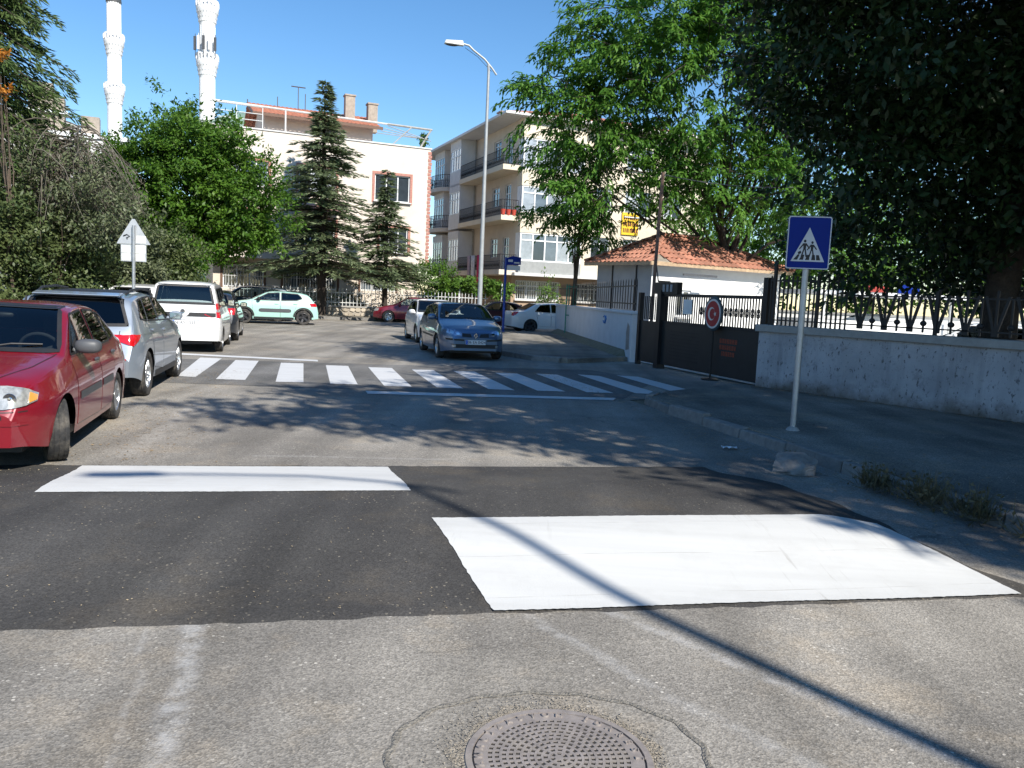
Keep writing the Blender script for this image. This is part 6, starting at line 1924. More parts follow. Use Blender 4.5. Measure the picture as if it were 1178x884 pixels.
for i, ch in enumerate(msg):
    if ch == ' ': continue
    a = R(196 - i * 10.6)
    t = link('letter', text_mesh(ch, .042, M_CAST, .005), mh, ((RL - .021) * math.cos(a), (RL - .021) * math.sin(a), .012), (0, 0, a - R(90)))
# concrete collar of sand and the round cut in the asphalt
M_SAND = mat('sandy_grit', (0.30, 0.265, 0.215), .95, var=.4, scale=60, bump=1, bscale=90)
mb = MB(); n = 90; I, O = [], []
for k in range(n):
    a = 2 * math.pi * k / n
    w = .015 + .03 * max(0, math.sin(a * 1.0 + .0 - .9) * -1 + .4) * (0.5 + .5 * math.sin(a * 5)) + .02 * math.sin(a * 11) + .015 * random.random()
    if R(80) < a < R(190): w += .02 + .02 * math.sin(a * 7)
    I.append(((RL + .03) * math.cos(a), (RL + .03) * math.sin(a), .006)); O.append(((RL + .03 + max(.008, w)) * math.cos(a), (RL + .03 + max(.008, w)) * math.sin(a), .0025))
mb.add(I + O, [(k, (k + 1) % n, n + (k + 1) % n, n + k) for k in range(n)]); so = mb.build('sand_ring', M_SAND, mh)
# ring groove around the patch
gm_ = MB(); n = 140; Pn = []
for k in range(n + 1):
    a = R(-15) + R(215) * k / n; r = .60 + .014 * math.sin(a * 3.1) + .008 * math.sin(a * 17)
    Pn.append((r * 1.0 * math.cos(a) - .03, r * .86 * math.sin(a), .0))
def ribbon(P, w, z, crown=.0):
    mb = MB(); V = []
    for i, p in enumerate(P):
        t = Vector(P[min(i + 1, len(P) - 1)]) - Vector(P[max(i - 1, 0)]); t.normalize(); nn = Vector((-t.y, t.x, 0)); ww = w * (1 + .35 * math.sin(i * .9) * random.random())
        for s, zz in ((-1, .003), (-.2, z), (.5, z * .6), (1, .003)): V.append(tuple(Vector(p) + nn * ww * s + Vector((0, 0, zz))))
    mb.add(V, [(i * 4 + j, i * 4 + j + 1, i * 4 + j + 5, i * 4 + j + 4) for i in range(len(P) - 1) for j in range(3)])
    return mb
ribbon(Pn, .013, .006).build('raised_seam', mat('seam_grit', (0.2, 0.185, 0.16), .95, var=.35, scale=50, bump=1, bscale=80), mh)

bk = MB(); random.seed(4)
_bm = bmesh.new()
for q in ((-.2, -.1, 0), (.02, -.2, 0), (.22, -.08, 0), (.18, .14, 0), (-.16, .16, 0), (-.21, -.06, .06), (-.02, -.19, .05), (.2, -.1, .07), (.21, .1, .13), (-.1, .17, .19), (-.19, .1, .17), (.06, .12, .2), (.0, -.02, .16), (.12, -.12, .1)): _bm.verts.new(Vector(q) + Vector((random.uniform(-.015, .015), random.uniform(-.015, .015), 0)))
bmesh.ops.convex_hull(_bm, input=_bm.verts)
bmesh.ops.subdivide_edges(_bm, edges=_bm.edges[:], cuts=2, use_grid_fill=True)
for q in _bm.verts: q.co += Vector((random.uniform(-1, 1), random.uniform(-1, 1), random.uniform(-1, 1))) * .008
_bm.verts.index_update(); bk.add([tuple(q.co) for q in _bm.verts], [tuple(x.index for x in f.verts) for f in _bm.faces]); _bm.free()
o = bk.build('broken_kerb_stone', mat('pale_stone', (0.2, 0.19, 0.175), .9, var=.3, scale=9, bump=.4, bscale=30), None, loc=(2.98, 8.3, 0.0), rot=(0, 0, R(-25)))
tag(o, 'loose broken block of pale concrete lying against the right kerb', 'stone')
mb = MB(); V = []
for j in range(5):
    for i in range(6): V.append((-.09 + .036 * i, -.05 + .025 * j, .015 + .03 * abs(math.sin(i * 1.7 + j)) * random.uniform(.4, 1)))
mb.add(V, [(j * 6 + i, j * 6 + i + 1, (j + 1) * 6 + i + 1, (j + 1) * 6 + i) for j in range(4) for i in range(5)])
o = mb.build('crumpled_paper', mat('white_litter', (0.7, 0.71, 0.74), .8), None, loc=(2.62, 9.5, 0)); tag(o, 'crumpled white paper lying at the foot of the right kerb', 'litter')
# grit and dry leaf bits scattered over the hump and along the kerb
def scatter(name, label, m, pts, s):
    n = len(pts); P = np.array(pts); V = np.zeros((n, 4, 3)); Fq = np.arange(n * 4).reshape(n, 4)
    a = rng.uniform(0, 2 * np.pi, n); l_ = s * rng.uniform(.4, 1.5, n); w_ = l_ * rng.uniform(.25, .7, n)
    for k, (u_, v_) in enumerate(((-1, 0), (0, -1), (1, 0), (0, 1))):
        V[:, k, 0] = P[:, 0] + np.cos(a) * l_ * u_ - np.sin(a) * w_ * v_; V[:, k, 1] = P[:, 1] + np.sin(a) * l_ * u_ + np.cos(a) * w_ * v_; V[:, k, 2] = P[:, 2] + rng.uniform(0, .006, n)
    o = link(name, np_mesh(name, V.reshape(-1, 3), Fq, m)); return tag(o, label, 'debris', kind='stuff')
pts = []
for _ in range(2600):
    s = rng.uniform(4.1, 7.7); v = rng.uniform(-3.8, .8)
    if rng.random() > (.25 + .75 * (abs(v + 2.9) < .9) + .5 * (s < 4.6)): continue
    if 6.35 < s < 7.8 and -1.9 < v < .95: continue
    u_ = s - .07 * v; p = UV(u_, v, hump_z(u_, v) + .016); pts.append(tuple(p))
pts2 = []
for _ in range(2600):
    a = rng.uniform(0, 2 * math.pi); r_ = .355 + abs(rng.normal(0, .05)) * (1.5 if 1.2 < a < 3.6 else .7)
    pts2.append((.235 + r_ * math.cos(a), 2.83 + r_ * math.sin(a), .004))
scatter('manhole_grit', 'loose sand around the manhole cover', M_SAND, pts2, .004)
scatter('dry_grit', 'tan grit and leaf crumbs strewn over the dark hump', mat('tan_grit', (0.26, 0.21, 0.14), .9, var=.4), pts, .0052)
pts = []
for _ in range(3000):
    u_ = rng.uniform(2, 20); v = 5.5 - abs(rng.normal(0, .35)); 
    if 3.7 < u_ < 8 and v < 4.7: continue
    p = UV(u_, v, .006); pts.append(tuple(p))
for _ in range(1400):
    u_ = rng.uniform(7.9, 17); v = -1.7 + rng.normal(0, .5); pts.append(tuple(UV(u_, v, .006)))
scatter('kerb_debris', 'dry leaf crumbs gathered along the kerb and by the parked cars', mat('dry_leaf', (0.26, 0.19, 0.11), .9, var=.4), pts, .014)

# things in the sunlit yard behind the fence
yv = MB()
hatch('white car in the sunlit yard seen through the V barred fence', P_WHITE, (15.2, 26.5), R(150), H=1.5, L=4.2, glass=M_DKGLASS, group='cars in the yard')
hatch('silver car in the yard beyond the thick dark trunk', P_SILVER, (19.5, 24.0), R(140), H=1.5, L=4.2, glass=M_DKGLASS, group='cars in the yard')
kb = thing('yard_kiosk', 'low white yard shelter with a red trimmed canopy beyond the gate house', 'shelter', (12.2, 33, 0), R(15))
mb = MB(); mb.box(0, 6.5, 0, 3, 0, 1.3); mb.build('wall', M_GWHITE, kb)
mb = MB(); mb.box(-.4, 6.9, -.5, 3.4, 2.35, 2.5); mb.build('canopy', M_FRAME, kb)
mb = MB(); mb.box(1.9, 2.9, -.56, -.5, 2.5, 2.75); mb.build('red_fascia', mat('red_fascia', (0.3, 0.03, 0.02), .6, var=.1), kb)
mb = MB(); mb.box(3.4, 4.4, -.56, -.5, 2.5, 2.85); mb.build('blue_fascia', M_SBLUE, kb)
for x in (0.1, 6.3): mb = MB(); mb.box(x, x + .1, -.3, -.2, 0, 2.35); mb.build('post', M_IRONW, kb)
yw = thing('yard_wall', 'long white wall closing the far side of the sunlit yard', 'wall', (9, 40, 0), R(-10))
mb = MB(); mb.box(0, 36, 0, .3, 0, 1.5); mb.build('masonry', M_GWHITE, yw)
mb = MB(); mb.box(0, 36, -.05, .35, 1.5, 1.6); mb.build('cap', M_CAP, yw)
# ================================================================== TREES AND SHRUBS
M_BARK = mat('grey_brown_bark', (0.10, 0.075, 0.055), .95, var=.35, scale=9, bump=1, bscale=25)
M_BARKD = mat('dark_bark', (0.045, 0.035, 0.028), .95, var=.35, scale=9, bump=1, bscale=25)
L_LOCUST = leaf_mat('locust_leaf', (0.05, 0.16, 0.025), (0.15, 0.29, 0.04), .45)
L_BROAD = leaf_mat('broad_green_leaf', (0.04, 0.115, 0.013), (0.115, 0.215, 0.022), .38)
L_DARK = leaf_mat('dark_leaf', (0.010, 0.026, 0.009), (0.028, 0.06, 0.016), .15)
L_SHRUB = leaf_mat('shrub_leaf', (0.035, 0.065, 0.022), (0.13, 0.16, 0.055), .25)
L_SHRUB2 = leaf_mat('grey_green_leaf', (0.06, 0.085, 0.04), (0.17, 0.19, 0.10), .25)
L_SPRUCE = leaf_mat('spruce_needle', (0.085, 0.14, 0.07), (0.26, 0.30, 0.16), .35)
L_CEDAR = leaf_mat('cedar_needle', (0.035, 0.075, 0.02), (0.10, 0.14, 0.04), .15)
L_DRY = leaf_mat('dry_twig', (0.07, 0.062, 0.048), (0.16, 0.14, 0.11), .0)
L_WEED = leaf_mat('dry_weed', (0.05, 0.055, 0.025), (0.17, 0.14, 0.075), .2)
L_VINE = leaf_mat('vine_leaf', (0.06, 0.14, 0.02), (0.15, 0.26, 0.04), .4)
L_AUTUMN = leaf_mat('orange_leaf', (0.45, 0.16, 0.02), (0.6, 0.28, 0.05), .3)

def unit(a):
    return a / np.maximum(np.linalg.norm(a, axis=1, keepdims=True), 1e-9)

def leaf_quads(P, D, L, W, up=None, fold=0.0, flat=None):
    """diamond leaves: root P, direction D, length L, width W"""
    n = len(P)
    D = unit(D)
    ref = rng.normal(size=(n, 3)) if up is None else up + 0.35 * rng.normal(size=(n, 3))
    S = unit(np.cross(D, ref))
    L = np.broadcast_to(L, (n,))[:, None]; W = np.broadcast_to(W, (n,))[:, None]
    V = np.stack([P, P + D * L * .45 + S * W * .5, P + D * L, P + D * L * .45 - S * W * .5], 1)
    return V.reshape(-1, 3)

def quads_obj(name, V, m, parent):
    F_ = np.arange(len(V)).reshape(-1, 4)
    return link(name, np_mesh(name, V, F_, m), parent)

def in_ell(n, shell=0.45):
    d = unit(rng.normal(size=(n, 3)))
    r = (shell + (1 - shell) * rng.random(n) ** .6)[:, None]
    return d * r

def crown_points(lobes, n):
    vol = np.array([l[3] * l[4] * l[5] for l in lobes]) ** .8
    cnt = np.maximum(1, (vol / vol.sum() * n).astype(int))
    C, O = [], []
    for l, c in zip(lobes, cnt):
        p = in_ell(c) * np.array(l[3:6])
        p *= (1 + .14 * rng.normal(size=(c, 1)))
        C.append(p + np.array(l[:3])); O.append(unit(p))
    return np.concatenate(C), np.concatenate(O)

def limbs(mb, base, top, r0, tips, n_sub=12):
    """trunk to `top` and curved limbs to the tips"""
    base, top = Vector(base), Vector(top)
    mid = base.lerp(top, .5) + Vector((random.uniform(-.12, .12), random.uniform(-.12, .12), 0))
    mb.tube([base - Vector((0, 0, .15)), base + Vector((0, 0, .25)), mid, top], [r0 * 1.35, r0 * 1.05, r0 * .8, r0 * .5], 10)
    for t in tips:
        t = Vector(t)
        q = random.uniform(.35, .95)
        s = base.lerp(top, q)
        m1 = s.lerp(t, .45) + Vector((random.uniform(-.3, .3), random.uniform(-.3, .3), random.uniform(.1, .5)))
        rr = r0 * (.42 if q < .7 else .3)
        mb.tube([s, m1, t], [rr, rr * .6, rr * .18], 6)

def broad_tree(name, label, base, h_trunk, r0, lobes, n_clump, per, spread, ls, lw, leafm, bark, cat='tree', group=None, droop=.25, twig=True, n_limb=14):
    """lobes in world coordinates relative to base"""
    t = thing(name, label, cat, base, 0, group)
    C, O = crown_points(lobes, n_clump)
    # clumps are elongated: leaves scatter along an outward twig
    n = len(C) * per
    idx = np.repeat(np.arange(len(C)), per)
    tw = unit(O + .7 * rng.normal(size=O.shape) + np.array([0, 0, -.1]))
    al = rng.random(n) ** .8
    P = C[idx] + tw[idx] * (al * spread * 2 - spread * .6)[:, None] + rng.normal(size=(n, 3)) * spread * .42 * np.array([1, 1, .7])
    D = unit(O[idx] * .5 + rng.normal(size=(n, 3)) * .8 + np.array([0, 0, -droop]))
    V = leaf_quads(P, D, ls * rng.uniform(.65, 1.3, n), lw * rng.uniform(.7, 1.2, n), up=np.tile([0., 0, 1.], (n, 1)) * .8 + O[idx] * .5)
    quads_obj('crown', V, leafm, t)
    mb = MB()
    sel = rng.choice(len(C), min(n_limb, len(C)), False)
    limbs(mb, (0, 0, 0), (lobes[0][0] * .5, lobes[0][1] * .5, h_trunk), r0, [C[i] * .92 for i in sel])
    tr = mb.build('trunk', bark, t, True)
    if twig:
        tb = MB()
        for i in rng.choice(len(C), min(60, len(C)), False):
            p = Vector(C[i]); d = Vector(tw[i]); c = Vector(lobes[0][:3])
            tb.tube([p + (c - p) * .18, p, p + d * spread], [.022, .014, .005], 4, False)
        tag(tb.build('twigs', bark, t), kind='stuff')
    return t

def pinnate_tree(name, label, base, h_trunk, r0, lobes, n_spray, fronds, leafm, bark, group=None, spray_len=1.0, fl=.26, fw=.085, n_limb=18, trunk_top=None, z_droop=.35):
    t = thing(name, label, 'tree', base, 0, group)
    C, O = crown_points(lobes, n_spray)
    out = unit(O * np.array([1, 1, .25]) + .35 * rng.normal(size=O.shape) + np.array([0, 0, -.05]))
    n = len(C) * fronds
    idx = np.repeat(np.arange(len(C)), fronds)
    a = np.tile(np.linspace(0, 1, fronds), len(C))
    side = unit(np.cross(out, np.array([0, 0, 1.])))
    sgn = np.where(np.arange(n) % 2, 1, -1)[:, None]
    P = C[idx] + out[idx] * ((a - .4) * spray_len)[:, None] - np.array([0, 0, .22 * spray_len]) * ((a ** 2)[:, None]) + rng.normal(size=(n, 3)) * .05
    D = unit(out[idx] * .75 + side[idx] * sgn * .75 + np.array([0, 0, -z_droop]) + .28 * rng.normal(size=(n, 3)))
    L = fl * rng.uniform(.7, 1.25, n)
    V = leaf_quads(P, D, L, fw * rng.uniform(.8, 1.2, n), up=np.tile([0., 0, 1.], (n, 1)))
    # second, drooping half of each frond
    P2 = P + D * (L * .75)[:, None]
    D2 = unit(D + np.array([0, 0, -.8]))
    V2 = leaf_quads(P2, D2, L * .7, fw * .8, up=np.tile([0., 0, 1.], (n, 1)))
    quads_obj('crown', np.concatenate([V, V2]), leafm, t)
    mb = MB()
    sel = rng.choice(len(C), min(n_limb, len(C)), False)
    limbs(mb, (0, 0, 0), trunk_top or (lobes[0][0] * .5, lobes[0][1] * .5, h_trunk), r0, [C[i] * .95 for i in sel])
    mb.build('trunk', bark, t, True)
    tb = MB()
    for i in range(0, len(C), 3):
        p = Vector(C[i]); d = Vector(out[i]); tb.tube([p - d * .9 * spray_len, p, p + d * .5 * spray_len], [.02, .014, .004], 4, False)
    tag(tb.build('twigs', bark, t), kind='stuff')
    return t

def conifer(name, label, base, H, R0, z0, leafm, bark, n_whorl=26, per=9, needles=60, group=None, droop=.18, nl=.22, nw=.05, lean=(0, 0), power=.85):
    t = thing(name, label, 'tree', base, 0, group)
    Vs = []
    mb = MB()
    tr = MB(); tr.tube([(0, 0, -.1), (lean[0] * .5, lean[1] * .5, H * .5), (lean[0], lean[1], H)], [R0 * .075, R0 * .045, .012], 8)
    tr.build('trunk', bark, t, True)
    for w in range(n_whorl):
        q = w / (n_whorl - 1)
        z = z0 + (H - z0) * q * .985
        rad = R0 * (1 - q) ** power * (.82 + .3 * rng.random()) * (1 if q < .6 else 1 - .55 * sm((q - .6) / .2)) + .12
        for k in range(per if q < .85 else 5):
            if rng.random() < .18: continue
            a = rng.uniform(0, 2 * math.pi)
            L = rad * rng.uniform(.5, 1.25)
            d = np.array([math.cos(a), math.sin(a), 0])
            nn = int(needles * (.35 + .65 * L / R0))
            s = rng.random(nn) ** .7
            zz = z + rng.uniform(-.12, .12)
            cx = lean[0] * zz / H; cy = lean[1] * zz / H
            P = np.array([cx, cy, zz]) + d * (s * L)[:, None] + np.array([0, 0, 1.]) * ((.18 * s - (droop + .32) * s * s + .2 * s ** 4) * L)[:, None]
            sd_ = np.cross(d, [0, 0, 1.])
            wd = (.10 + .24 * (1 - s) * min(1, L)) * 1.0
            sg_ = rng.choice([-1, 1], nn)
            P = P + sd_ * (sg_ * wd * rng.random(nn))[:, None] + rng.normal(size=(nn, 3)) * .03
            D = d + sd_ * (sg_ * rng.uniform(.2, 1.0, nn))[:, None] + np.array([0, 0, 1]) * rng.uniform(-.55, .12, nn)[:, None]
            Vs.append(leaf_quads(P, D, nl * rng.uniform(.6, 1.3, nn), nw, up=np.tile([0., 0, 1.], (nn, 1))))
            mb.tube([(cx, cy, zz), tuple(P[0] * 0 + np.array([cx, cy, zz]) + d * L * .55 + np.array([0, 0, (.1 - .3 * (droop + .32)) * L])), tuple(np.array([cx, cy, zz]) + d * L * .95 + np.array([0, 0, (.18 - droop - .12) * L]))], [.03, .018, .005], 4, False)
    quads_obj('crown', np.concatenate(Vs), leafm, t)
    tag(mb.build('branches', bark, t), kind='stuff')
    return t

def shrub(label, base, lobes, n_clump, per, leafm, ls=.13, lw=.07, name='shrub', group='shrubs along the left fence', spread=.28, cat='shrub'):
    return broad_tree(name, label, base, max(l[2] for l in lobes) * .6, .05, lobes, n_clump, per, spread, ls, lw, leafm, M_BARK, cat, group, twig=False, n_limb=8)

random.seed(21)
# ---- the big dark trees on the right: one stands in the frame, the others beside and behind the camera
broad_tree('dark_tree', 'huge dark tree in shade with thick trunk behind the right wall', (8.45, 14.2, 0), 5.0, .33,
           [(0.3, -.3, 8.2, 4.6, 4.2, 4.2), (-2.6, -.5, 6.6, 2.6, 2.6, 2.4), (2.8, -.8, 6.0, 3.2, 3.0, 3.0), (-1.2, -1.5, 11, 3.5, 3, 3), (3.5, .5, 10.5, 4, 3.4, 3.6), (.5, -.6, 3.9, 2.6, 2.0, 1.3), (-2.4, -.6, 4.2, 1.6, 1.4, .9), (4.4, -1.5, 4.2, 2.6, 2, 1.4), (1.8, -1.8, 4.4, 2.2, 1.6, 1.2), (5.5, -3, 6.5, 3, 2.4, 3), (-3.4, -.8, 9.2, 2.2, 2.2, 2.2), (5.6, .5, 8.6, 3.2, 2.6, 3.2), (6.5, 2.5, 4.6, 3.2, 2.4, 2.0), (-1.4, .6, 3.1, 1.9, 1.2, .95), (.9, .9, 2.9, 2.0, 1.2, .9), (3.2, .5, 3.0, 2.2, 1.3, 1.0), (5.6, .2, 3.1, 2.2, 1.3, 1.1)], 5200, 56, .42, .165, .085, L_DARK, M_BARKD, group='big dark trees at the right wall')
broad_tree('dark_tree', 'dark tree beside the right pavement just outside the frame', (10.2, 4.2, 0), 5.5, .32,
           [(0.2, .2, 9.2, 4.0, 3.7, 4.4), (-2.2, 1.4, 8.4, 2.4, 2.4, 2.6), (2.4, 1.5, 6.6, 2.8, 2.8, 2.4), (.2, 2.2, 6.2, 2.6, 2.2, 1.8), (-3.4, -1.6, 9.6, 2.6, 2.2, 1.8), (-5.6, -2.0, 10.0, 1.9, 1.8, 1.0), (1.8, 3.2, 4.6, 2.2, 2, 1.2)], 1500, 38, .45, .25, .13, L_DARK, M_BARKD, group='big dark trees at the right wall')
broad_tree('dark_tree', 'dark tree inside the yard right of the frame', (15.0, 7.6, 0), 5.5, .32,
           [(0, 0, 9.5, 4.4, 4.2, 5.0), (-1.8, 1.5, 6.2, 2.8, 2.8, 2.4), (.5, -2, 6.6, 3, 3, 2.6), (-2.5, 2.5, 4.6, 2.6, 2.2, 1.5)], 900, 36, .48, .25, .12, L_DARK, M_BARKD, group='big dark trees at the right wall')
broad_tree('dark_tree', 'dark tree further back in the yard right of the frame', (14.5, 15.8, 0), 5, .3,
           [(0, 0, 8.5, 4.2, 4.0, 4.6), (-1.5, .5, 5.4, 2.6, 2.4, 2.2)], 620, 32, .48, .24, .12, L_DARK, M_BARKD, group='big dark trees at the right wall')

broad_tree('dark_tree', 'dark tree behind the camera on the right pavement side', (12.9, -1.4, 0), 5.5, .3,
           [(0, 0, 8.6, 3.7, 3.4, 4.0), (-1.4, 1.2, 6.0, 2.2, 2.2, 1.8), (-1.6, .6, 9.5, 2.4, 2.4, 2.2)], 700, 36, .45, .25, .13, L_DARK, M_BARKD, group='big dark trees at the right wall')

# ---- the bright locust behind the gate house
pinnate_tree('locust_tree', 'large bright green locust tree spreading above the gate house roof', (9.0, 33.2, 0), 6.0, .2,
             [(-2.4, -1.2, 10.2, 4.6, 3.6, 4.0), (-6.4, -1.4, 8.4, 2.8, 2.0, 2.2), (-4.6, -1.6, 11.6, 3.0, 2.4, 2.4), (.2, -1.8, 13.0, 3.6, 2.8, 2.6), (2.4, -.6, 9.0, 3.4, 3.2, 3.6), (-5.4, -2, 6.2, 2.8, 1.8, 1.3), (-1.2, -2.0, 6.3, 3.2, 2.0, 1.5), (3.4, -1.0, 5.2, 2.8, 2.0, 1.5), (-7.9, -1.4, 9.6, 1.9, 1.4, .9), (-7.2, -1.4, 11.6, 1.5, 1.2, .7)], 1500, 26, L_LOCUST, M_BARKD, spray_len=1.05, fl=.30, fw=.10, n_limb=24)
pinnate_tree('locust_tree', 'slender young locust with a green guard in front of the apartment bays', (2.35, 34.5, 0), 5.2, .1,
             [(.1, 0, 6.2, 1.7, 1.3, 1.9), (-1.2, -.3, 5.0, 1.2, .9, .5), (1.0, -.2, 4.4, 1.3, 1.0, .9), (-.7, 0, 7.5, 1.4, 1.0, .8)], 170, 22, L_LOCUST, M_BARK, spray_len=.8, fl=.26, fw=.09, n_limb=8, trunk_top=(.25, 0, 6.6))
gd = thing('tree_guard', 'green painted tube guard around the slender locust trunk', 'tree guard', (2.35, 34.5, 0))
for k in range(4):
    a = k * math.pi / 2 + .4; mb = MB(); mb.tube([(.22 * math.cos(a), .22 * math.sin(a), 0), (.22 * math.cos(a), .22 * math.sin(a), 2.3)], .03, 6); mb.build('guard_bar', M_GREENP, gd)
for z in (1.0, 2.2): mb = MB(); mb.tube([(.22 * math.cos(a), .22 * math.sin(a), z) for a in np.linspace(0, 2 * math.pi, 17)], .02, 5, False); mb.build('guard_ring', M_GREENP, gd)

# ---- round green tree left of the cream house
broad_tree('broadleaf_tree', 'dense rounded bright green tree between the shrubs and the cream house', (-14.7, 36.2, 0), 3.6, .2,
           [(0, 0, 6.2, 3.5, 3.0, 2.7), (-2.2, -.3, 5.4, 2.4, 2.2, 2.2), (2.4, -.6, 5.0, 2.3, 2.0, 1.8), (.6, -.4, 7.6, 2.2, 2.0, 1.5), (.8, -1.2, 3.8, 2.6, 1.8, 1.3), (3.0, -.3, 4.2, 1.4, 1.3, .9), (-1.6, -1.2, 3.6, 2.2, 1.6, 1.3)], 1300, 60, .36, .19, .10, L_BROAD, M_BARK)

# ---- conifers before the cream house
conifer('spruce_tree', 'tall dark spruce standing before the cream house', (-10.9, 45.6, .3), 12.7, 3.75, 2.2, L_SPRUCE, M_BARKD, 38, 12, 84, 'spruces before the cream house', nl=.40, nw=.10, power=.72)
conifer('spruce_tree', 'smaller young spruce right of the tall one before the house window', (-7.55, 46.8, .3), 8.2, 2.3, 1.9, L_SPRUCE, M_BARKD, 26, 11, 62, 'spruces before the cream house', nl=.36, nw=.09, power=.85)

# ---- cedar limbs at the top left corner
def cedar():
    t = thing('cedar_tree', 'cedar with drooping green limbs at the top left corner', 'tree', (-17.4, 25.0, 0))
    mb = MB(); mb.tube([(0, 0, 0), (.2, 0, 8), (.1, 0, 16)], [.32, .24, .08], 10); mb.build('trunk', M_BARKD, t, True)
    Vs = []; bm_ = MB()
    for w in range(22):
        z = 5.9 + w * .44
        for k in range(9):
            a = rng.uniform(-math.pi, math.pi) if k > 2 else rng.uniform(-.9, .3)
            L = rng.uniform(2.6, 4.6) * (1 - .03 * w) * (1 if abs(a) < 1.2 else .8)
            d = np.array([math.cos(a), math.sin(a), 0]); sd_ = np.cross(d, [0, 0, 1.])
            nn = 230; s = .12 + .88 * rng.random(nn) ** .75
            c = np.array([.15, 0, z])
            axis = c + d * (s * L)[:, None] + np.array([0, 0, 1.]) * ((.12 * s - .42 * s * s) * L)[:, None]
            wd = (.5 * np.sin(np.pi * np.clip(s, 0, 1)) + .1)
            u_ = rng.uniform(-1, 1, nn) * wd
            P = axis + sd_ * u_[:, None] + np.array([0, 0, -1.]) * (np.abs(u_) * .35 + rng.random(nn) ** 2 * .28)[:, None]
            D = d * .8 + sd_ * (np.sign(u_) * .5)[:, None] + np.array([0, 0, -1]) * rng.uniform(.1, 1.0, nn)[:, None] + .25 * rng.normal(size=(nn, 3))
            Vs.append(leaf_quads(P, D, .26 * rng.uniform(.6, 1.3, nn), .05))
            bm_.tube([tuple(c), tuple(c + d * L * .5 - np.array([0, 0, .045 * L])), tuple(c + d * L - np.array([0, 0, .3 * L]))], [.06, .035, .008], 5, False)
    quads_obj('crown', np.concatenate(Vs), L_CEDAR, t); tag(bm_.build('branches', M_BARKD, t), kind='stuff')
cedar()
shrub('small sprays of orange leaves at the left edge under the cedar', (-13.75, 22.4, 0), [(-.32, 0, 7.55, .2, .2, .12), (-.36, 0, 6.6, .16, .2, .1)], 18, 14, L_AUTUMN, .13, .06, 'orange_leaf_spray', None, .1)

# ---- grey tangle of drooping dry branches over the hedge
def dry_tangle():
    t = thing('dry_bush', 'grey tangle of drooping dry twigs over the hedge at left', 'bush', (-14.0, 24.6, 0))
    mb = MB(); mb.tube([(0, 0, 0), (.1, 0, 3), (.3, 0, 5.6)], [.13, .1, .05], 8); mb.build('stem', M_BARK, t, True)
    bm_ = MB()
    for k in range(220):
        a = rng.uniform(-math.pi, math.pi); L = rng.uniform(.7, 2.7); z = rng.uniform(4.7, 6.2)
        c = Vector((.3 + rng.normal() * .5, rng.normal() * .4, z)); d = Vector((math.cos(a), math.sin(a) * .7, 0)); dr = rng.uniform(1.0, 2.6)
        P = [c + d * (L * s) + Vector((rng.normal() * .03, rng.normal() * .03, .25 * s - dr * s * s)) for s in np.linspace(0, 1, 7)]
        bm_.tube(P, [.022, .018, .015, .012, .009, .007, .004], 4, False)
    tag(bm_.build('twigs', L_DRY, t), kind='stuff')
    Vs = []
    n = 5200; P = np.array([.2, 0, 4.3]) + in_ell(n, .2) * np.array([2.6, 1.6, 1.6]); D = rng.normal(size=(n, 3)) + np.array([0, 0, -1.4])
    quads_obj('dry_leaves', leaf_quads(P, D, .16, .022), L_DRY, t)
dry_tangle()

shrub('sparse grey green foliage mixed into the dry twigs', (-13.7, 24.3, 0), [(0, -.4, 4.4, 1.9, .9, 1.3), (1.2, -.4, 3.8, 1.2, .9, 1.2), (-1.2, -.4, 3.9, 1.2, .9, 1.4)], 380, 26, L_SHRUB2, .13, .06)
# ---- hedge of mixed shrubs along the left fence
HX = [(-15.4, 20.6, 'nearest tall grey green shrub at the left edge', L_SHRUB2, 3.9), (-14.1, 22.8, 'olive shrub in the hedge behind the red saloon', L_SHRUB, 4.3), (-13.4, 24.9, 'yellow green shrub below the dry twigs', L_SHRUB, 4.0),
      (-12.9, 27.2, 'speckled shrub right behind the triangular sign', L_SHRUB2, 4.5), (-12.6, 29.6, 'low green shrub between the sign and the rounded tree', L_SHRUB, 3.6), (-13.2, 31.8, 'dark shrub under the rounded green tree', L_BROAD, 3.4)]
for (x, y, lab, lm, h) in HX:
    shrub(lab, (x - .6, y, 0), [(0, 0, h * .42, 1.7, 1.5, h * .45), (.5, -.3, h * .7, 1.2, 1.1, h * .30), (-.7, .3, h * .8, 1.2, 1.1, h * .25), (.6, -.4, h * .25, 1.2, 1.1, h * .28), (-.2, .2, h * .93, .8, .7, h * .12)], 420, 40, lm, .14, .075)
shrub('tall dark evergreen mass behind the hedge at far left', (-17.8, 23.5, 0), [(0, 0, 2.6, 2.2, 2.0, 2.6), (.3, 0, 4.6, 1.8, 1.6, 1.4)], 320, 34, L_BROAD, .16, .08)
lf = thing('hedge_fence', 'dark low railing along the foot of the left hedge', 'fence', (-15.6, 18.6, 0), math.atan2(13, 4.0))
for zz in (.5, 1.35): mb = MB(); mb.box(0, 13.6, -.02, .02, zz, zz + .04); mb.build('rail', M_IRON, lf)
fb_ = MB(); fb_.box(-.014, .014, -.014, .014, 0, 1.5); fbm = fb_.mesh('fence_bar', M_IRON)
x = .05
while x < 13.6: link('fence_bar', fbm, lf, (x, 0, 0)); x += .2

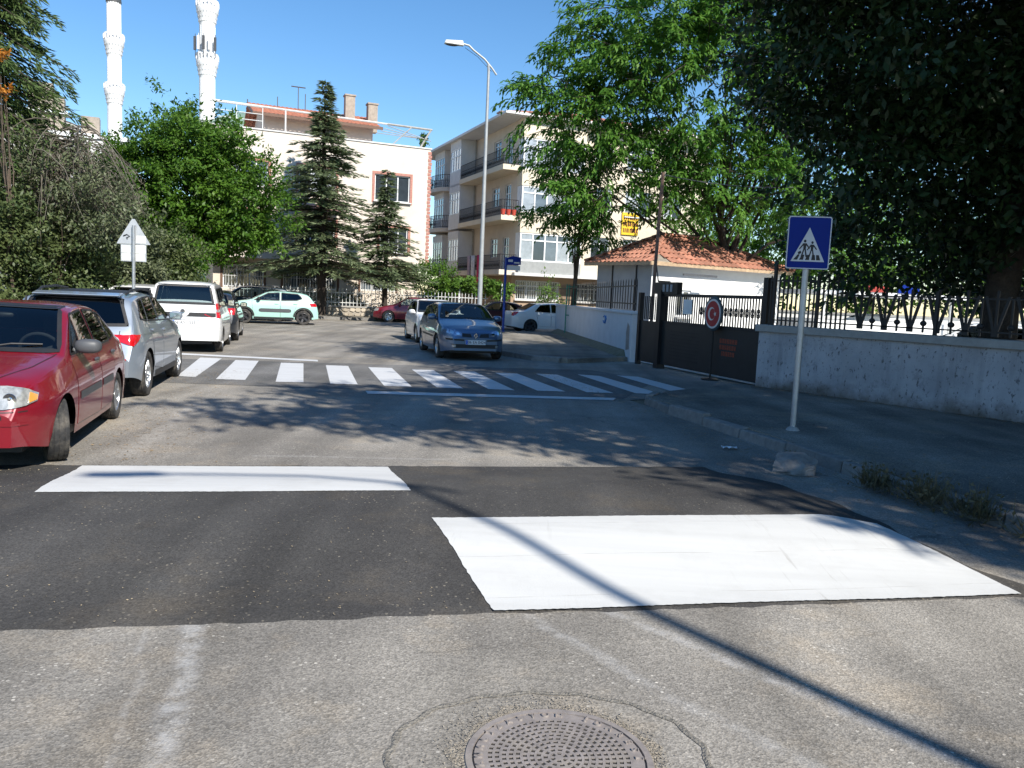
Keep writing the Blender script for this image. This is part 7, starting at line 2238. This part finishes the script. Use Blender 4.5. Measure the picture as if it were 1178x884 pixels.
# ---- round shrub and vine arbour by the picket fence
shrub('rounded dark green shrub behind the wine red saloon', (-5.0, 49.1, .3), [(0, 0, 2.3, 1.5, 1.2, 1.1), (.2, 0, 1.3, .9, .8, 1.0)], 190, 30, L_BROAD, .15, .09, group='garden shrubs')
vn = broad_tree('grape_vine', 'vine trained over white posts between the two houses', (-2.6, 48.9, .2), 2.0, .05, [(-1.2, 0, 2.05, 1.3, .8, .42), (.4, 0, 2.0, 1.3, .8, .4), (1.6, 0, 1.85, .8, .7, .35)], 170, 26, .22, .2, .13, L_VINE, M_BARK, 'vine', n_limb=8, twig=False)
for k in range(4): mb = MB(); mb.tube([(-2.0 + k * 1.25, -.5, -.2), (-2.0 + k * 1.25, -.5, 2.2)], .04, 6); mb.build('arbour_post', M_IRONW, vn)
shrub('thin leafy sapling before the ground floor window bars', (1.9, 49.5, .2), [(0, 0, 1.9, .45, .4, 1.1), (.3, 0, 1.0, .7, .5, .6)], 46, 24, L_VINE, .16, .09, group='garden shrubs')
shrub('low garden plants behind the picket fence', (-8.0, 47.6, .3), [(-3, -.6, .8, 2.2, .5, .5), (0, 0, .8, 2.2, .5, .5), (2.6, .9, .9, 1.6, .5, .5)], 130, 22, L_SHRUB, .14, .07, group='garden shrubs')
shrub('potted plant on the corner of the roof terrace', tuple(Matrix.Translation(b1.location) @ Matrix.Rotation(R(23.1), 4, 'Z') @ Vector((12.5, .5, 10.75))), [(0, 0, .6, .25, .25, .4)], 26, 22, L_VINE, .13, .08, group=None, spread=.1)

# ---- trees that close the view at the back
for i, (x, y, h, r, lm, lab) in enumerate(((20, 46, 9.5, 4.2, L_BROAD, 'rounded tree beyond the yard wall, left of the thick trunk'), (28, 44, 10, 4.6, L_BROAD, 'rounded tree beyond the yard wall behind the thick trunk'), (37, 40, 11, 5, L_BROAD, 'rounded tree beyond the yard wall at the right edge'), (13, 50, 10, 4.2, L_LOCUST, 'green tree beyond the gate house and its locust'), (45, 34, 11, 5, L_BROAD, 'tree at the end of the yard wall right of the frame'))):
    broad_tree('background_tree', lab, (x, y, 0), h * .5, .25, [(0, 0, h * .6, r, r * .9, h * .36), (-r * .5, 0, h * .4, r * .6, r * .6, h * .25), (r * .5, -.3, h * .45, r * .6, r * .6, h * .28)], 420, 30, .55, .3, .17, lm, M_BARK, group='trees beyond the yard', twig=False)
for i, (x, y, lab) in enumerate(((-27, 40, 'tree behind the hedge in front of the far left house'), (-22.5, 41, 'tree between the far left house and the rounded green tree'), (-33, 34, 'tree at the far left beyond the hedge'))):
    broad_tree('background_tree', lab, (x, y, 0), 4, .22, [(0, 0, 5.2, 3.2, 3.0, 2.9), (-1.6, 0, 3.6, 2.2, 2, 2), (1.6, 0, 3.4, 2.2, 2, 1.9)], 300, 30, .5, .26, .14, L_BROAD, M_BARK, group='trees behind the hedge', twig=False)

# ---- dry weeds at the kerb
for i, (x, y, s, lab) in enumerate(((3.52, 7.55, .30, 'bushy dry weed at the kerb nearest the loose block'), (3.74, 7.05, .36, 'straggly dry weed in the middle of the kerb tufts'), (3.93, 6.6, .32, 'ivy like weed tuft on the kerb further right'), (4.1, 6.05, .26, 'thin dry stalks on the kerb at the right edge'), (3.1, 8.65, .16, 'small green tuft on the kerb above the loose block'))):
    t = thing('weed', lab, 'weed', (x - .03, y, .02), 0, 'weeds along the right kerb')
    n = 260 if i < 3 else 90
    P = rng.normal(size=(n, 3)) * np.array([.07, .11, .02]) * (s / .3); P[:, 2] = np.abs(P[:, 2])
    D = rng.normal(size=(n, 3)) * .6 + np.array([-.15, -.15, 1.0])
    V1 = leaf_quads(P, D, s * rng.uniform(.3, 1.0, n), .008)
    quads_obj('stalks', V1, L_WEED, t)
    m_ = n // 2; Q = P[:m_] + unit(D[:m_]) * (s * rng.uniform(.2, .8, m_))[:, None]
    quads_obj('leaves', leaf_quads(Q, rng.normal(size=(m_, 3)), .05, .025), L_WEED, t)
# dry leaf litter and moss at the foot of the walls
n = 2600
pts = []
for _ in range(n):
    q = rng.random(); p = Vector((4.83, 16)).lerp(Vector((12, 6.45)), q) + Vector((-.8, -.6)) * abs(rng.normal(0, .16)) ; pts.append((p.x, p.y, .138))
for _ in range(500):
    p = UV(rng.uniform(3, 12), rng.uniform(5.8, 8), .138); pts.append(tuple(p))
scatter('wall_leaf_litter', 'dry leaf litter at the foot of the shaded wall', MATS['dry_leaf'], pts, .018)
